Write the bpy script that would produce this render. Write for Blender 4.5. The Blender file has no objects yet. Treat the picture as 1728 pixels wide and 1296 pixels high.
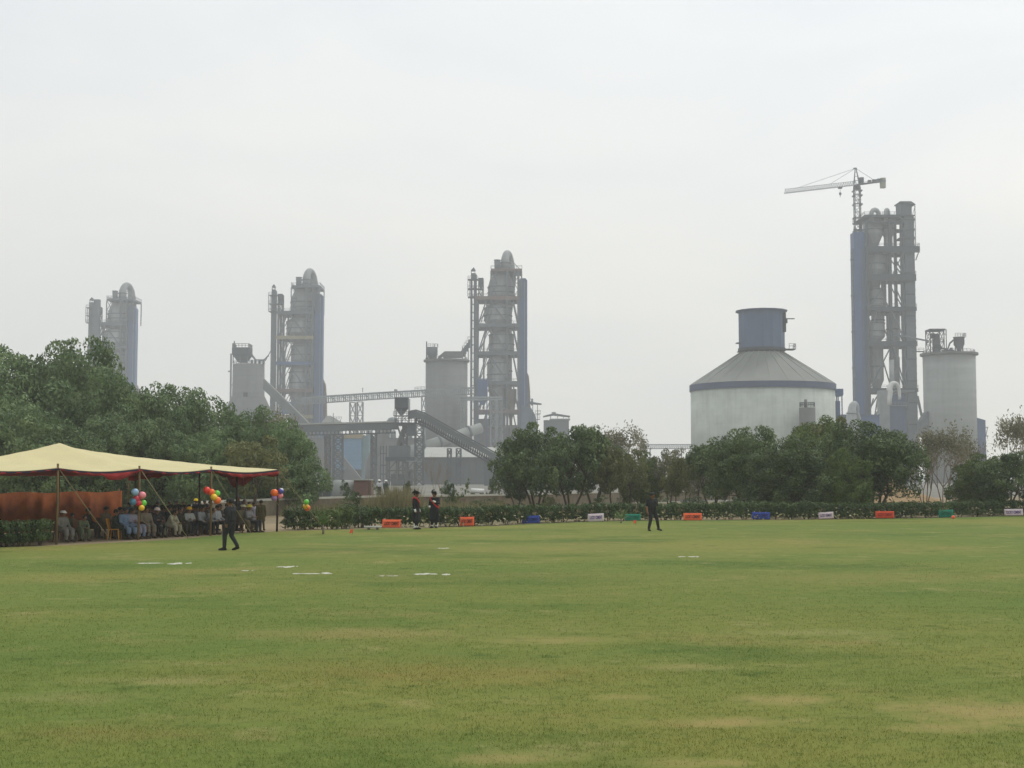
import bpy, bmesh, math, random
import numpy as np
from mathutils import Vector, Matrix
random.seed(7)
scene = bpy.context.scene
COL = scene.collection
R = math.radians
F = 2352.0; CX = 864.0; CY = 648.0; CAMH = 2.5
PITCH = math.atan(157.0 / F)
CP, SP = math.cos(PITCH), math.sin(PITCH)

# ---------- measuring: photograph pixel + distance -> place in the world ----------
def _dir(px, py):
    yc = (CY - py) / F
    return ((px - CX) / F, CP - yc * SP, SP + yc * CP)
def X(px, D, ymid=740):
    d = _dir(px, ymid); return d[0] / d[1] * D
def Z(py, D):
    d = _dir(CX, py); return CAMH + d[2] / d[1] * D
def P(px, py, D):
    d = _dir(px, py); return Vector((d[0] / d[1] * D, D, CAMH + d[2] / d[1] * D))
def G(px, py, z=0.0):
    d = _dir(px, py); t = (z - CAMH) / d[2]
    return Vector((d[0] * t, d[1] * t, z))
def PX(x, y, z):            # inverse, for checks
    v = Vector((x, y, z - CAMH)); f = v.y * CP + v.z * SP; u = -v.y * SP + v.z * CP
    return CX + F * v.x / f, CY - F * u / f

def lin(r, g, b):
    f = lambda c: (c / 255 / 12.92) if c / 255 <= 0.04045 else ((c / 255 + 0.055) / 1.055) ** 2.4
    return (f(r), f(g), f(b))

# ---------- materials ----------
MATS = {}
def mat(name, rgb, rough=0.75, var=0.18, scale=0.6, metal=0.0, bands=None, streak=0.0, tint=None, spec=0.3, bump=0.0, stretch=(1, 1, 1), corr=None):
    if name in MATS: return MATS[name]
    m = bpy.data.materials.new(name); m.use_nodes = True
    nt = m.node_tree; N = nt.nodes; L = nt.links
    b = N['Principled BSDF']
    b.inputs['Roughness'].default_value = rough; b.inputs['Metallic'].default_value = metal
    b.inputs['Specular IOR Level'].default_value = spec
    tc = N.new('ShaderNodeTexCoord')
    mp = N.new('ShaderNodeMapping'); mp.inputs['Scale'].default_value = stretch
    L.new(tc.outputs['Object'], mp.inputs['Vector'])
    nz = N.new('ShaderNodeTexNoise'); nz.inputs['Scale'].default_value = scale; nz.inputs['Detail'].default_value = 6; nz.inputs['Roughness'].default_value = 0.62
    L.new(mp.outputs['Vector'], nz.inputs['Vector'])
    rp = N.new('ShaderNodeValToRGB')
    lo = tuple(c * (1 - var) for c in rgb); hi = tuple(min(1, c * (1 + var)) for c in rgb)
    if tint: lo = tint
    rp.color_ramp.elements[0].position = 0.32; rp.color_ramp.elements[1].position = 0.68
    rp.color_ramp.elements[0].color = (*lo, 1); rp.color_ramp.elements[1].color = (*hi, 1)
    L.new(nz.outputs['Fac'], rp.inputs['Fac'])
    out = rp.outputs['Color']
    def mult(out, fac_socket, a, c):
        mr = N.new('ShaderNodeMapRange'); mr.inputs['To Min'].default_value = a; mr.inputs['To Max'].default_value = c
        L.new(fac_socket, mr.inputs['Value'])
        mx = N.new('ShaderNodeMix'); mx.data_type = 'RGBA'; mx.blend_type = 'MULTIPLY'; mx.inputs['Factor'].default_value = 1
        L.new(out, mx.inputs['A']); L.new(mr.outputs['Result'], mx.inputs['B'])
        return mx.outputs['Result']
    if streak:            # vertical stains running down the wall
        mp2 = N.new('ShaderNodeMapping'); mp2.inputs['Scale'].default_value = (1, 1, 0.07)
        L.new(tc.outputs['Object'], mp2.inputs['Vector'])
        n2 = N.new('ShaderNodeTexNoise'); n2.inputs['Scale'].default_value = 0.55; n2.inputs['Detail'].default_value = 7; n2.inputs['Roughness'].default_value = 0.7
        L.new(mp2.outputs['Vector'], n2.inputs['Vector'])
        r2 = N.new('ShaderNodeMapRange'); r2.inputs['From Min'].default_value = 0.36; r2.inputs['From Max'].default_value = 0.52
        L.new(n2.outputs['Fac'], r2.inputs['Value'])
        out = mult(out, r2.outputs['Result'], 1 - streak, 1.0)
    if bands:             # slip-form lift lines: (metres per lift, depth)
        sx = N.new('ShaderNodeSeparateXYZ'); L.new(tc.outputs['Object'], sx.inputs['Vector'])
        mp3 = N.new('ShaderNodeMapping'); mp3.inputs['Scale'].default_value = (0.02, 0.02, 1.0 / bands[0])
        L.new(tc.outputs['Object'], mp3.inputs['Vector'])
        n3 = N.new('ShaderNodeTexNoise'); n3.inputs['Scale'].default_value = 1.0; n3.inputs['Detail'].default_value = 4; n3.inputs['Roughness'].default_value = 0.75
        L.new(mp3.outputs['Vector'], n3.inputs['Vector'])
        r3 = N.new('ShaderNodeMapRange'); r3.inputs['From Min'].default_value = 0.3; r3.inputs['From Max'].default_value = 0.7
        L.new(n3.outputs['Fac'], r3.inputs['Value'])
        out = mult(out, r3.outputs['Result'], 1 - bands[1], 1.0 + bands[1] * 0.4)
    if corr:              # corrugated cladding: ridges as bump, groove shade also mixed into the colour
        w = N.new('ShaderNodeTexWave'); w.wave_type = 'BANDS'; w.bands_direction = corr[0]; w.inputs['Scale'].default_value = corr[1]
        L.new(tc.outputs['Object'], w.inputs['Vector'])
        bp = N.new('ShaderNodeBump'); bp.inputs['Strength'].default_value = 0.6; bp.inputs['Distance'].default_value = 0.1
        L.new(w.outputs['Fac'], bp.inputs['Height']); L.new(bp.outputs['Normal'], b.inputs['Normal'])
        out = mult(out, w.outputs['Fac'], 0.86, 1.04)
    if bump:
        bp = N.new('ShaderNodeBump'); bp.inputs['Strength'].default_value = bump; bp.inputs['Distance'].default_value = 0.05
        L.new(nz.outputs['Fac'], bp.inputs['Height']); L.new(bp.outputs['Normal'], b.inputs['Normal'])
    L.new(out, b.inputs['Base Color'])
    MATS[name] = m
    return m

def leafmat(name, a, b, c, trans=0.25):
    if name in MATS: return MATS[name]
    m = bpy.data.materials.new(name); m.use_nodes = True
    nt = m.node_tree; N = nt.nodes; L = nt.links
    p = N['Principled BSDF']; p.inputs['Roughness'].default_value = 0.6; p.inputs['Specular IOR Level'].default_value = 0.25
    ge = N.new('ShaderNodeNewGeometry'); oi = N.new('ShaderNodeObjectInfo')
    tc = N.new('ShaderNodeTexCoord'); nz = N.new('ShaderNodeTexNoise'); nz.inputs['Scale'].default_value = 0.55; nz.inputs['Detail'].default_value = 3
    L.new(tc.outputs['Object'], nz.inputs['Vector'])
    ma = N.new('ShaderNodeMath'); ma.operation = 'MULTIPLY_ADD'; ma.inputs[1].default_value = 0.45
    L.new(ge.outputs['Random Per Island'], ma.inputs[0])
    mb = N.new('ShaderNodeMath'); mb.operation = 'MULTIPLY_ADD'; mb.inputs[1].default_value = 1.3; mb.inputs[2].default_value = -0.42
    L.new(nz.outputs['Fac'], mb.inputs[0]); L.new(mb.outputs[0], ma.inputs[2])
    rp = N.new('ShaderNodeValToRGB'); e = rp.color_ramp.elements
    e[0].position = 0.05; e[0].color = (*a, 1); e[1].position = 0.9; e[1].color = (*c, 1)
    x = e.new(0.5); x.color = (*b, 1)
    L.new(ma.outputs[0], rp.inputs['Fac'])
    hs = N.new('ShaderNodeHueSaturation')
    mr = N.new('ShaderNodeMapRange'); mr.inputs['To Min'].default_value = 0.86; mr.inputs['To Max'].default_value = 1.14
    L.new(oi.outputs['Random'], mr.inputs['Value']); L.new(mr.outputs['Result'], hs.inputs['Value']); L.new(rp.outputs['Color'], hs.inputs['Color'])
    L.new(hs.outputs['Color'], p.inputs['Base Color'])
    tr = N.new('ShaderNodeBsdfTranslucent'); L.new(hs.outputs['Color'], tr.inputs['Color'])
    mx = N.new('ShaderNodeMixShader'); mx.inputs[0].default_value = trans
    L.new(p.outputs[0], mx.inputs[1]); L.new(tr.outputs[0], mx.inputs[2])
    L.new(mx.outputs[0], N['Material Output'].inputs['Surface'])
    MATS[name] = m
    return m

# ---------- things ----------
ORIG = {}
def tag(o, label=None, cat=None, group=None, kind=None):
    if label: o['label'] = label
    if cat: o['category'] = cat
    if group: o['group'] = group
    if kind: o['kind'] = kind
    return o
def thing(name, label, cat, loc=(0, 0, 0), rz=0.0, group=None):
    o = bpy.data.objects.new(name, None); COL.objects.link(o)
    o.location = loc; o.rotation_euler = (0, 0, rz); o.empty_display_size = 0.5
    ORIG[o] = Vector(loc)
    return tag(o, label, cat, group)

class MB:
    """collects shapes in world coordinates, then becomes ONE mesh object"""
    def __init__(s): s.v = []; s.f = []; s.sm = []
    def add(s, vs, fs, smooth=False):
        k = len(s.v); s.v.extend(tuple(map(float, q)) for q in vs)
        for f in fs: s.f.append(tuple(i + k for i in f)); s.sm.append(smooth)
        return s
    def hexa(s, c):
        return s.add(c, [(0, 3, 2, 1), (4, 5, 6, 7), (0, 1, 5, 4), (1, 2, 6, 5), (2, 3, 7, 6), (3, 0, 4, 7)])
    def box(s, x0, x1, y0, y1, z0, z1):
        return s.hexa([(x0, y0, z0), (x1, y0, z0), (x1, y1, z0), (x0, y1, z0), (x0, y0, z1), (x1, y0, z1), (x1, y1, z1), (x0, y1, z1)])
    def bar(s, p, q, w, h=None):
        p = Vector(p); q = Vector(q); d = q - p
        if d.length < 1e-6: return s
        d.normalize(); h = h or w
        up = Vector((0, 0, 1)) if abs(d.z) < 0.98 else Vector((0, 1, 0))
        a = d.cross(up).normalized() * (w / 2); b = a.cross(d).normalized() * (h / 2)
        return s.hexa([p - a - b, p + a - b, p + a + b, p - a + b, q - a - b, q + a - b, q + a + b, q - a + b])
    def prism(s, pts, y0, y1):      # outline in x,z extruded along y
        n = len(pts)
        vs = [(x, y0, z) for x, z in pts] + [(x, y1, z) for x, z in pts]
        return s.add(vs, [tuple(range(n)), tuple(range(2 * n - 1, n - 1, -1))] + [(i, i + n, (i + 1) % n + n, (i + 1) % n) for i in range(n)])
    def tube(s, pts, rad, n=10, caps=True, smooth=True):
        pts = [Vector(p) for p in pts]
        if not hasattr(rad, '__len__'): rad = [rad] * len(pts)
        vs = []; ref = None
        for i, p in enumerate(pts):
            d = (pts[min(i + 1, len(pts) - 1)] - pts[max(i - 1, 0)])
            if d.length < 1e-9: d = Vector((0, 0, 1))
            d.normalize()
            if ref is None: ref = Vector((1, 0, 0)) if abs(d.x) < 0.9 else Vector((0, 1, 0))
            a = (ref - d * ref.dot(d)).normalized(); b = d.cross(a); ref = a
            for k in range(n):
                t = 2 * math.pi * k / n
                vs.append(p + (a * math.cos(t) + b * math.sin(t)) * rad[i])
        fs = [(i * n + k, i * n + (k + 1) % n, (i + 1) * n + (k + 1) % n, (i + 1) * n + k) for i in range(len(pts) - 1) for k in range(n)]
        s.add(vs, fs, smooth)
        if caps:
            m = len(s.v) - len(vs)
            s.f.append(tuple(m + k for k in range(n - 1, -1, -1))); s.sm.append(False)
            e = m + (len(pts) - 1) * n
            s.f.append(tuple(e + k for k in range(n))); s.sm.append(False)
        return s
    def cyl(s, p, q, r0, r1=None, n=16, caps=True, smooth=True):
        return s.tube([p, q], [r0, r0 if r1 is None else r1], n, caps, smooth)
    def lathe(s, cx, cy, prof, n=28, smooth=True, caps=True, a0=0.0):
        vs = [(cx + r * math.cos(a0 + 2 * math.pi * k / n), cy + r * math.sin(a0 + 2 * math.pi * k / n), z) for r, z in prof for k in range(n)]
        m = len(prof)
        fs = [(i * n + k, i * n + (k + 1) % n, (i + 1) * n + (k + 1) % n, (i + 1) * n + k) for i in range(m - 1) for k in range(n)]
        b = len(s.v)
        s.add(vs, fs, smooth)
        if caps:
            s.f.append(tuple(b + k for k in range(n - 1, -1, -1))); s.sm.append(False)
            s.f.append(tuple(b + (m - 1) * n + k for k in range(n))); s.sm.append(False)
        return s
    def ball(s, c, r, n=12, m=8, sz=1.0):
        c = Vector(c)
        prof = [(max(1e-3, r * math.sin(math.pi * i / m)), c.z - r * sz * math.cos(math.pi * i / m)) for i in range(m + 1)]
        return s.lathe(c.x, c.y, prof, n, True, False)
    def lattice(s, x0, x1, y0, y1, z0, z1, nseg, w=0.25, wd=None, cross=True):
        wd = wd or w * 0.7
        cs = [(x0, y0), (x1, y0), (x1, y1), (x0, y1)]
        for x, y in cs: s.bar((x, y, z0), (x, y, z1), w)
        for i in range(nseg + 1):
            z = z0 + (z1 - z0) * i / nseg
            for k in range(4):
                a, b = cs[k], cs[(k + 1) % 4]
                s.bar((*a, z), (*b, z), wd)
                if i < nseg:
                    zz = z0 + (z1 - z0) * (i + 1) / nseg
                    if cross or i % 2 == 0: s.bar((*a, z), (*b, zz), wd)
                    if cross or i % 2 == 1: s.bar((*b, z), (*a, zz), wd)
        return s
    def rail(s, pts, h=1.1, w=0.09, step=2.5):
        pts = [Vector(p) for p in pts]
        for a, b in zip(pts[:-1], pts[1:]):
            n = max(1, int((b - a).length / step))
            for i in range(n + 1):
                q = a.lerp(b, i / n); s.bar(q, q + Vector((0, 0, h)), w)
            for hh in (h, h * 0.55): s.bar(a + Vector((0, 0, hh)), b + Vector((0, 0, hh)), w)
        return s
    def build(s, name, m, parent=None, origin=None, label=None):
        o = Vector(origin) if origin is not None else (ORIG[parent] if parent is not None else Vector((0, 0, 0)))
        me = bpy.data.meshes.new(name)
        me.from_pydata([(x - o.x, y - o.y, z - o.z) for x, y, z in s.v], [], s.f)
        me.polygons.foreach_set('use_smooth', s.sm)
        me.validate(); me.update()
        bm = bmesh.new(); bm.from_mesh(me); bmesh.ops.recalc_face_normals(bm, faces=bm.faces); bm.to_mesh(me); bm.free()
        for k in (m if isinstance(m, (list, tuple)) else [m]): me.materials.append(k)
        ob = bpy.data.objects.new(name, me); COL.objects.link(ob)
        ORIG[ob] = o
        if parent is not None: ob.parent = parent
        else: ob.location = o
        if label: ob['label'] = label
        return ob

def np_mesh(name, verts, quads, m, parent=None, loc=None):
    me = bpy.data.meshes.new(name)
    nv, nf, k = len(verts), len(quads), quads.shape[1]
    me.vertices.add(nv); me.vertices.foreach_set('co', verts.astype(np.float32).ravel())
    me.loops.add(nf * k); me.loops.foreach_set('vertex_index', quads.astype(np.int32).ravel())
    me.polygons.add(nf); me.polygons.foreach_set('loop_start', np.arange(0, nf * k, k, dtype=np.int32))
    me.update(calc_edges=True)
    for q in (m if isinstance(m, (list, tuple)) else [m]): me.materials.append(q)
    ob = bpy.data.objects.new(name, me); COL.objects.link(ob)
    if parent is not None: ob.parent = parent
    if loc is not None: ob.location = loc
    return ob
def copy_tree(o, parent=None):
    c = o.copy(); COL.objects.link(c); c.parent = parent
    ORIG[c] = ORIG.get(o, Vector((0, 0, 0)))
    for ch in o.children: copy_tree(ch, c)
    return c

class Site:
    """one plant structure: world x from a pixel column, world z from a pixel row, at distance D"""
    def __init__(s, name, label, cat, px, D, ymid=720, group=None):
        s.D = D; s.ym = ymid
        s.root = thing(name, label, cat, (X(px, D, ymid), D, 0), 0, group)
    def x(s, px): return X(px, s.D, s.ym)
    def z(s, py): return max(0.0, Z(py, s.D))
    def w(s, n): return n * s.D / F          # pixels -> metres
HAZE = 0.00052
# ================= camera, light, air =================
cam = bpy.data.cameras.new('camera'); cam.lens = 36.0 * F / 1728; cam.sensor_width = 36; cam.clip_end = 6000; cam.clip_start = 0.3
camo = bpy.data.objects.new('camera', cam); COL.objects.link(camo)
camo.location = (0, 0, CAMH); camo.rotation_euler = (math.pi / 2 + PITCH, 0, 0); scene.camera = camo

SUN_EL, SUN_AZ = 62.0, 35.0          # azimuth measured clockwise from +Y
sd = bpy.data.lights.new('sun', 'SUN'); sd.energy = 1.35; sd.angle = R(14); sd.color = (1.0, 0.97, 0.92)
so = bpy.data.objects.new('sun', sd); COL.objects.link(so)
so.rotation_euler = Vector((-math.sin(R(SUN_AZ)) * math.cos(R(SUN_EL)), -math.cos(R(SUN_AZ)) * math.cos(R(SUN_EL)), -math.sin(R(SUN_EL)))).to_track_quat('-Z', 'Y').to_euler()

w = bpy.data.worlds.new('World'); scene.world = w; w.use_nodes = True
nt = w.node_tree; N = nt.nodes; L = nt.links; bg = N['Background']
sky = N.new('ShaderNodeTexSky'); sky.sky_type = 'NISHITA'; sky.sun_disc = False
sky.sun_elevation = R(SUN_EL); sky.sun_rotation = R(SUN_AZ); sky.air_density = 1.0; sky.dust_density = 6.0; sky.ozone_density = 1.0
hs = N.new('ShaderNodeHueSaturation'); hs.inputs['Saturation'].default_value = 0.35; L.new(sky.outputs[0], hs.inputs['Color'])
tc = N.new('ShaderNodeTexCoord'); mp = N.new('ShaderNodeMapping'); mp.inputs['Scale'].default_value = (1.0, 1.0, 3.2)
L.new(tc.outputs['Generated'], mp.inputs['Vector'])
nz = N.new('ShaderNodeTexNoise'); nz.inputs['Scale'].default_value = 3.4; nz.inputs['Detail'].default_value = 5; nz.inputs['Roughness'].default_value = 0.55; nz.inputs['Distortion'].default_value = 0.4
L.new(mp.outputs[0], nz.inputs['Vector'])
rp = N.new('ShaderNodeValToRGB'); e = rp.color_ramp.elements          # thin high overcast: brighter and dimmer sheets
e[0].position = 0.30; e[0].color = (0.885, 0.905, 0.94, 1); e[1].position = 0.66; e[1].color = (1.0, 0.995, 0.985, 1)
L.new(nz.outputs['Fac'], rp.inputs['Fac'])
vm = N.new('ShaderNodeMix'); vm.data_type = 'RGBA'; vm.blend_type = 'MULTIPLY'; vm.inputs['Factor'].default_value = 1
sx = N.new('ShaderNodeSeparateXYZ'); L.new(tc.outputs['Generated'], sx.inputs[0])
hg = N.new('ShaderNodeMapRange'); hg.inputs['From Min'].default_value = -0.02; hg.inputs['From Max'].default_value = 0.2; L.new(sx.outputs['Z'], hg.inputs['Value'])
gc = N.new('ShaderNodeMix'); gc.data_type = 'RGBA'; gc.inputs['A'].default_value = (9.3, 9.1, 8.3, 1); gc.inputs['B'].default_value = (10.85, 10.8, 10.35, 1); L.new(hg.outputs[0], gc.inputs['Factor'])
hg2 = N.new('ShaderNodeMapRange'); hg2.inputs['From Min'].default_value = 0.18; hg2.inputs['From Max'].default_value = 0.36; L.new(sx.outputs['Z'], hg2.inputs['Value'])
gd = N.new('ShaderNodeMix'); gd.data_type = 'RGBA'; gd.inputs['B'].default_value = (10.5, 10.85, 11.1, 1); L.new(gc.outputs['Result'], gd.inputs['A']); L.new(hg2.outputs[0], gd.inputs['Factor'])
hx = N.new('ShaderNodeMapRange'); hx.inputs['From Min'].default_value = -0.4; hx.inputs['From Max'].default_value = 0.45; hx.inputs['To Min'].default_value = 0.93; hx.inputs['To Max'].default_value = 1.06; L.new(sx.outputs['X'], hx.inputs['Value'])
gm = N.new('ShaderNodeMix'); gm.data_type = 'RGBA'; gm.blend_type = 'MULTIPLY'; gm.inputs['Factor'].default_value = 1; L.new(gd.outputs['Result'], gm.inputs['A']); L.new(hx.outputs[0], gm.inputs['B'])
L.new(gm.outputs['Result'], vm.inputs['A']); L.new(rp.outputs['Color'], vm.inputs['B'])
mx = N.new('ShaderNodeMix'); mx.data_type = 'RGBA'; mx.inputs['Factor'].default_value = 0.86
L.new(hs.outputs['Color'], mx.inputs['A']); L.new(vm.outputs['Result'], mx.inputs['B'])
L.new(mx.outputs['Result'], bg.inputs['Color']); bg.inputs['Strength'].default_value = 0.1

scene.view_settings.view_transform = 'Standard'; scene.view_settings.look = 'None'
scene.view_settings.exposure = 0.0; scene.view_settings.gamma = 1.0
cy = scene.cycles
cy.use_denoising = True; cy.max_bounces = 6; cy.diffuse_bounces = 3; cy.glossy_bounces = 2; cy.transmission_bounces = 2; cy.volume_bounces = 1; cy.transparent_max_bounces = 8
try: cy.denoiser = 'OPENIMAGEDENOISE'
except Exception: pass

hz = MB().box(-700, 700, -60, 1240, -1.0, 172).build('haze', mat('haze_shell', (1, 1, 1)))
hm = bpy.data.materials.new('haze_air'); hm.use_nodes = True
for n in list(hm.node_tree.nodes):
    if n.type != 'OUTPUT_MATERIAL': hm.node_tree.nodes.remove(n)
pv = hm.node_tree.nodes.new('ShaderNodeVolumePrincipled')
pv.inputs['Color'].default_value = (0.955, 0.985, 1.0, 1); pv.inputs['Density'].default_value = HAZE
hm.node_tree.links.new(pv.outputs[0], hm.node_tree.nodes['Material Output'].inputs['Volume'])
hz.data.materials.clear(); hz.data.materials.append(hm); tag(hz, kind='stuff', label='thin pale dust haze in the air over the lawn and plant', cat='haze')

# ================= ground and lawn =================
def ground_material(name, layers, base, bump=0.3, worn=()):
    m = bpy.data.materials.new(name); m.use_nodes = True
    nt = m.node_tree; N = nt.nodes; L = nt.links; p = N['Principled BSDF']
    p.inputs['Roughness'].default_value = 0.95; p.inputs['Specular IOR Level'].default_value = 0.1
    ge = N.new('ShaderNodeNewGeometry'); out = None; last = None
    rgb = N.new('ShaderNodeRGB'); rgb.outputs[0].default_value = (*base, 1); out = rgb.outputs[0]
    for (sc, lo, hi, col, amt, det, st) in layers:
        mp = N.new('ShaderNodeMapping'); mp.inputs['Scale'].default_value = st; L.new(ge.outputs['Position'], mp.inputs['Vector'])
        nz = N.new('ShaderNodeTexNoise'); nz.inputs['Scale'].default_value = sc; nz.inputs['Detail'].default_value = det; nz.inputs['Roughness'].default_value = 0.62
        L.new(mp.outputs[0], nz.inputs['Vector'])
        mr = N.new('ShaderNodeMapRange'); mr.interpolation_type = 'SMOOTHSTEP'; mr.inputs['From Min'].default_value = lo; mr.inputs['From Max'].default_value = hi; mr.inputs['To Max'].default_value = amt
        L.new(nz.outputs['Fac'], mr.inputs['Value'])
        mx = N.new('ShaderNodeMix'); mx.data_type = 'RGBA'; mx.inputs['B'].default_value = (*col, 1)
        L.new(mr.outputs['Result'], mx.inputs['Factor']); L.new(out, mx.inputs['A']); out = mx.outputs['Result']; last = nz
    for (wx, wy, rx, ry, col, amt) in worn:       # worn bare places with ragged edges
        mp = N.new('ShaderNodeVectorMath'); mp.operation = 'SUBTRACT'; mp.inputs[1].default_value = (wx, wy, 0); L.new(ge.outputs['Position'], mp.inputs[0])
        sc_ = N.new('ShaderNodeVectorMath'); sc_.operation = 'MULTIPLY'; sc_.inputs[1].default_value = (1 / rx, 1 / ry, 0); L.new(mp.outputs[0], sc_.inputs[0])
        le = N.new('ShaderNodeVectorMath'); le.operation = 'LENGTH'; L.new(sc_.outputs[0], le.inputs[0])
        nz = N.new('ShaderNodeTexNoise'); nz.inputs['Scale'].default_value = 1.6; nz.inputs['Detail'].default_value = 8; nz.inputs['Roughness'].default_value = .78; L.new(ge.outputs['Position'], nz.inputs['Vector'])
        ad = N.new('ShaderNodeMath'); ad.operation = 'MULTIPLY_ADD'; ad.inputs[1].default_value = 2.6; L.new(nz.outputs['Fac'], ad.inputs[0]); L.new(le.outputs['Value'], ad.inputs[2])
        mr = N.new('ShaderNodeMapRange'); mr.interpolation_type = 'SMOOTHSTEP'; mr.inputs['From Min'].default_value = 2.4; mr.inputs['From Max'].default_value = 1.3; mr.inputs['To Max'].default_value = amt; L.new(ad.outputs[0], mr.inputs['Value'])
        mx = N.new('ShaderNodeMix'); mx.data_type = 'RGBA'; mx.inputs['B'].default_value = (*col, 1); L.new(mr.outputs['Result'], mx.inputs['Factor']); L.new(out, mx.inputs['A']); out = mx.outputs['Result']
    L.new(out, p.inputs['Base Color'])
    bp = N.new('ShaderNodeBump'); bp.inputs['Strength'].default_value = bump; bp.inputs['Distance'].default_value = 0.03
    L.new(last.outputs['Fac'], bp.inputs['Height']); L.new(bp.outputs['Normal'], p.inputs['Normal'])
    return m
SOIL = lin(146, 130, 104)
soil_m = ground_material('dry_soil', [
    (0.05, 0.42, 0.62, lin(112, 104, 84), 0.8, 5, (1, 1, 1)),
    (0.022, 0.45, 0.6, lin(104, 100, 76), 0.6, 4, (1, 1, 1)),
    (0.9, 0.5, 0.75, lin(166, 146, 114), 0.6, 5, (1, 1, 1)),
    (6.0, 0.45, 0.7, lin(120, 104, 80), 0.5, 4, (1, 1, 1))], SOIL)
GREEN = lin(94, 112, 50)
TAN = lin(158, 138, 92)
LAWN_LAYERS = [
    (0.050, 0.40, 0.60, lin(124, 122, 60), 0.75, 4, (0.8, 1.1, 1)),
    (0.13, 0.50, 0.64, lin(76, 98, 40), 0.85, 5, (0.8, 1.1, 1)),
    (0.24, 0.53, 0.68, lin(140, 126, 76), 0.5, 6, (0.9, 1.1, 1)),
    (0.6, 0.56, 0.70, lin(150, 140, 92), 0.5, 6, (1, 1, 1)),
    (0.8, 0.60, 0.70, lin(62, 84, 32), 0.7, 6, (1, 1, 1)),
    (2.1, 0.50, 0.70, lin(114, 124, 58), 0.5, 5, (1, 1, 1)),
    (4.5, 0.48, 0.72, lin(70, 90, 34), 0.6, 5, (1, 1, 1)),
    (38.0, 0.45, 0.8, lin(146, 140, 84), 0.45, 3, (1, 1, 1))]
WORN_PX = [(760, 1000, 9, 7, lin(84, 106, 43), .6), (1250, 1020, 8, 5, lin(88, 108, 46), .6), (250, 1060, 6, 4, lin(86, 108, 46), .6), (1600, 1020, 5, 4, lin(88, 108, 46), .5), (820, 975, 7, 2.5, lin(70, 94, 44), .5), (1690, 1206, 1.5, .75, TAN, .85), (1600, 1232, .7, .3, TAN, .7), (1330, 1184, .75, .35, TAN, .75), (1235, 1222, .6, .3, TAN, .6), (1190, 1225, .9, .3, lin(150, 132, 84), .6), (1050, 1180, .45, .2, TAN, .5),
    (1165, 1128, .9, .35, lin(158, 142, 96), .55), (870, 1282, .8, .25, TAN, .7), (1160, 1292, .7, .2, TAN, .7), (280, 1152, 1.3, .35, lin(156, 144, 98), .6), (120, 1180, 1.0, .4, lin(150, 138, 92), .5), (600, 1072, 2.6, .9, lin(150, 130, 84), .6),
    (930, 1082, 1.4, .5, TAN, .5), (1370, 1070, 1.6, .5, lin(156, 148, 100), .5), (900, 926, 9, 3.2, lin(146, 132, 78), .42), (1500, 975, 7, 2.0, lin(142, 126, 74), .5), (640, 1130, 3.2, 1.6, lin(132, 114, 62), .42), (800, 1140, 2.6, 1.0, lin(132, 114, 62), .35), (190, 1240, 1.6, .6, lin(142, 122, 72), .5), (100, 975, 3.5, 2.0, lin(142, 126, 72), .4)]
WORN = [(*G(a_, b_)[:2], rx, ry * 1.4, c_, m_ * .66) for (a_, b_, rx, ry, c_, m_) in WORN_PX]
lawn_m = ground_material('mown_turf', LAWN_LAYERS, GREEN, 0.5, WORN)
blade_m = ground_material('grass_blade', LAWN_LAYERS[:7] + [(60.0, 0.4, 0.8, lin(166, 164, 92), 0.6, 2, (1, 1, 1))], lin(110, 127, 56), 0.0, WORN)
for _l in list(blade_m.node_tree.nodes['Principled BSDF'].inputs['Normal'].links): blade_m.node_tree.links.remove(_l)

gr = MB().add([(-650, -50, 0), (650, -50, 0), (650, 1220, 0), (-650, 1220, 0)], [(0, 1, 2, 3)]).build('ground', soil_m)
tag(gr, kind='structure')

edge_px = [(-420, 945), (-150, 934), (-20, 926), (60, 923), (150, 919), (230, 915), (300, 911), (350, 906), (400, 900.5), (470, 897.5), (560, 894.5), (640, 892.5), (700, 892), (770, 890), (840, 888), (900, 884.5), (1000, 881), (1100, 879), (1200, 878.5), (1330, 878), (1450, 876.5), (1560, 875), (1728, 871), (1900, 868), (2300, 862)]
rng = random.Random(3)
edge = []
for (a, b) in zip(edge_px[:-1], edge_px[1:]):
    p, q = G(*a), G(*b); n = max(2, int((q - p).length / 0.5))
    for i in range(n):
        c = p.lerp(q, i / n); edge.append((c.x + rng.uniform(-.12, .12), c.y + rng.uniform(-.18, .18), 0.02))
edge.append(tuple(G(2300, 862)[:2]) + (0.02,))
near = [(90, -20, 0.02), (-45, -20, 0.02)]
lawn = MB().add(edge + near, [tuple(range(len(edge) + 2))])
# a turf sheet with a small cut edge dropping to the soil
b0 = len(lawn.v); lawn.v += [(x, y, 0.0) for x, y, z in edge]
for i in range(len(edge) - 1): lawn.f.append((i, b0 + i, b0 + i + 1, i + 1)); lawn.sm.append(False)
tag(lawn.build('lawn', lawn_m), kind='structure')

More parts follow.
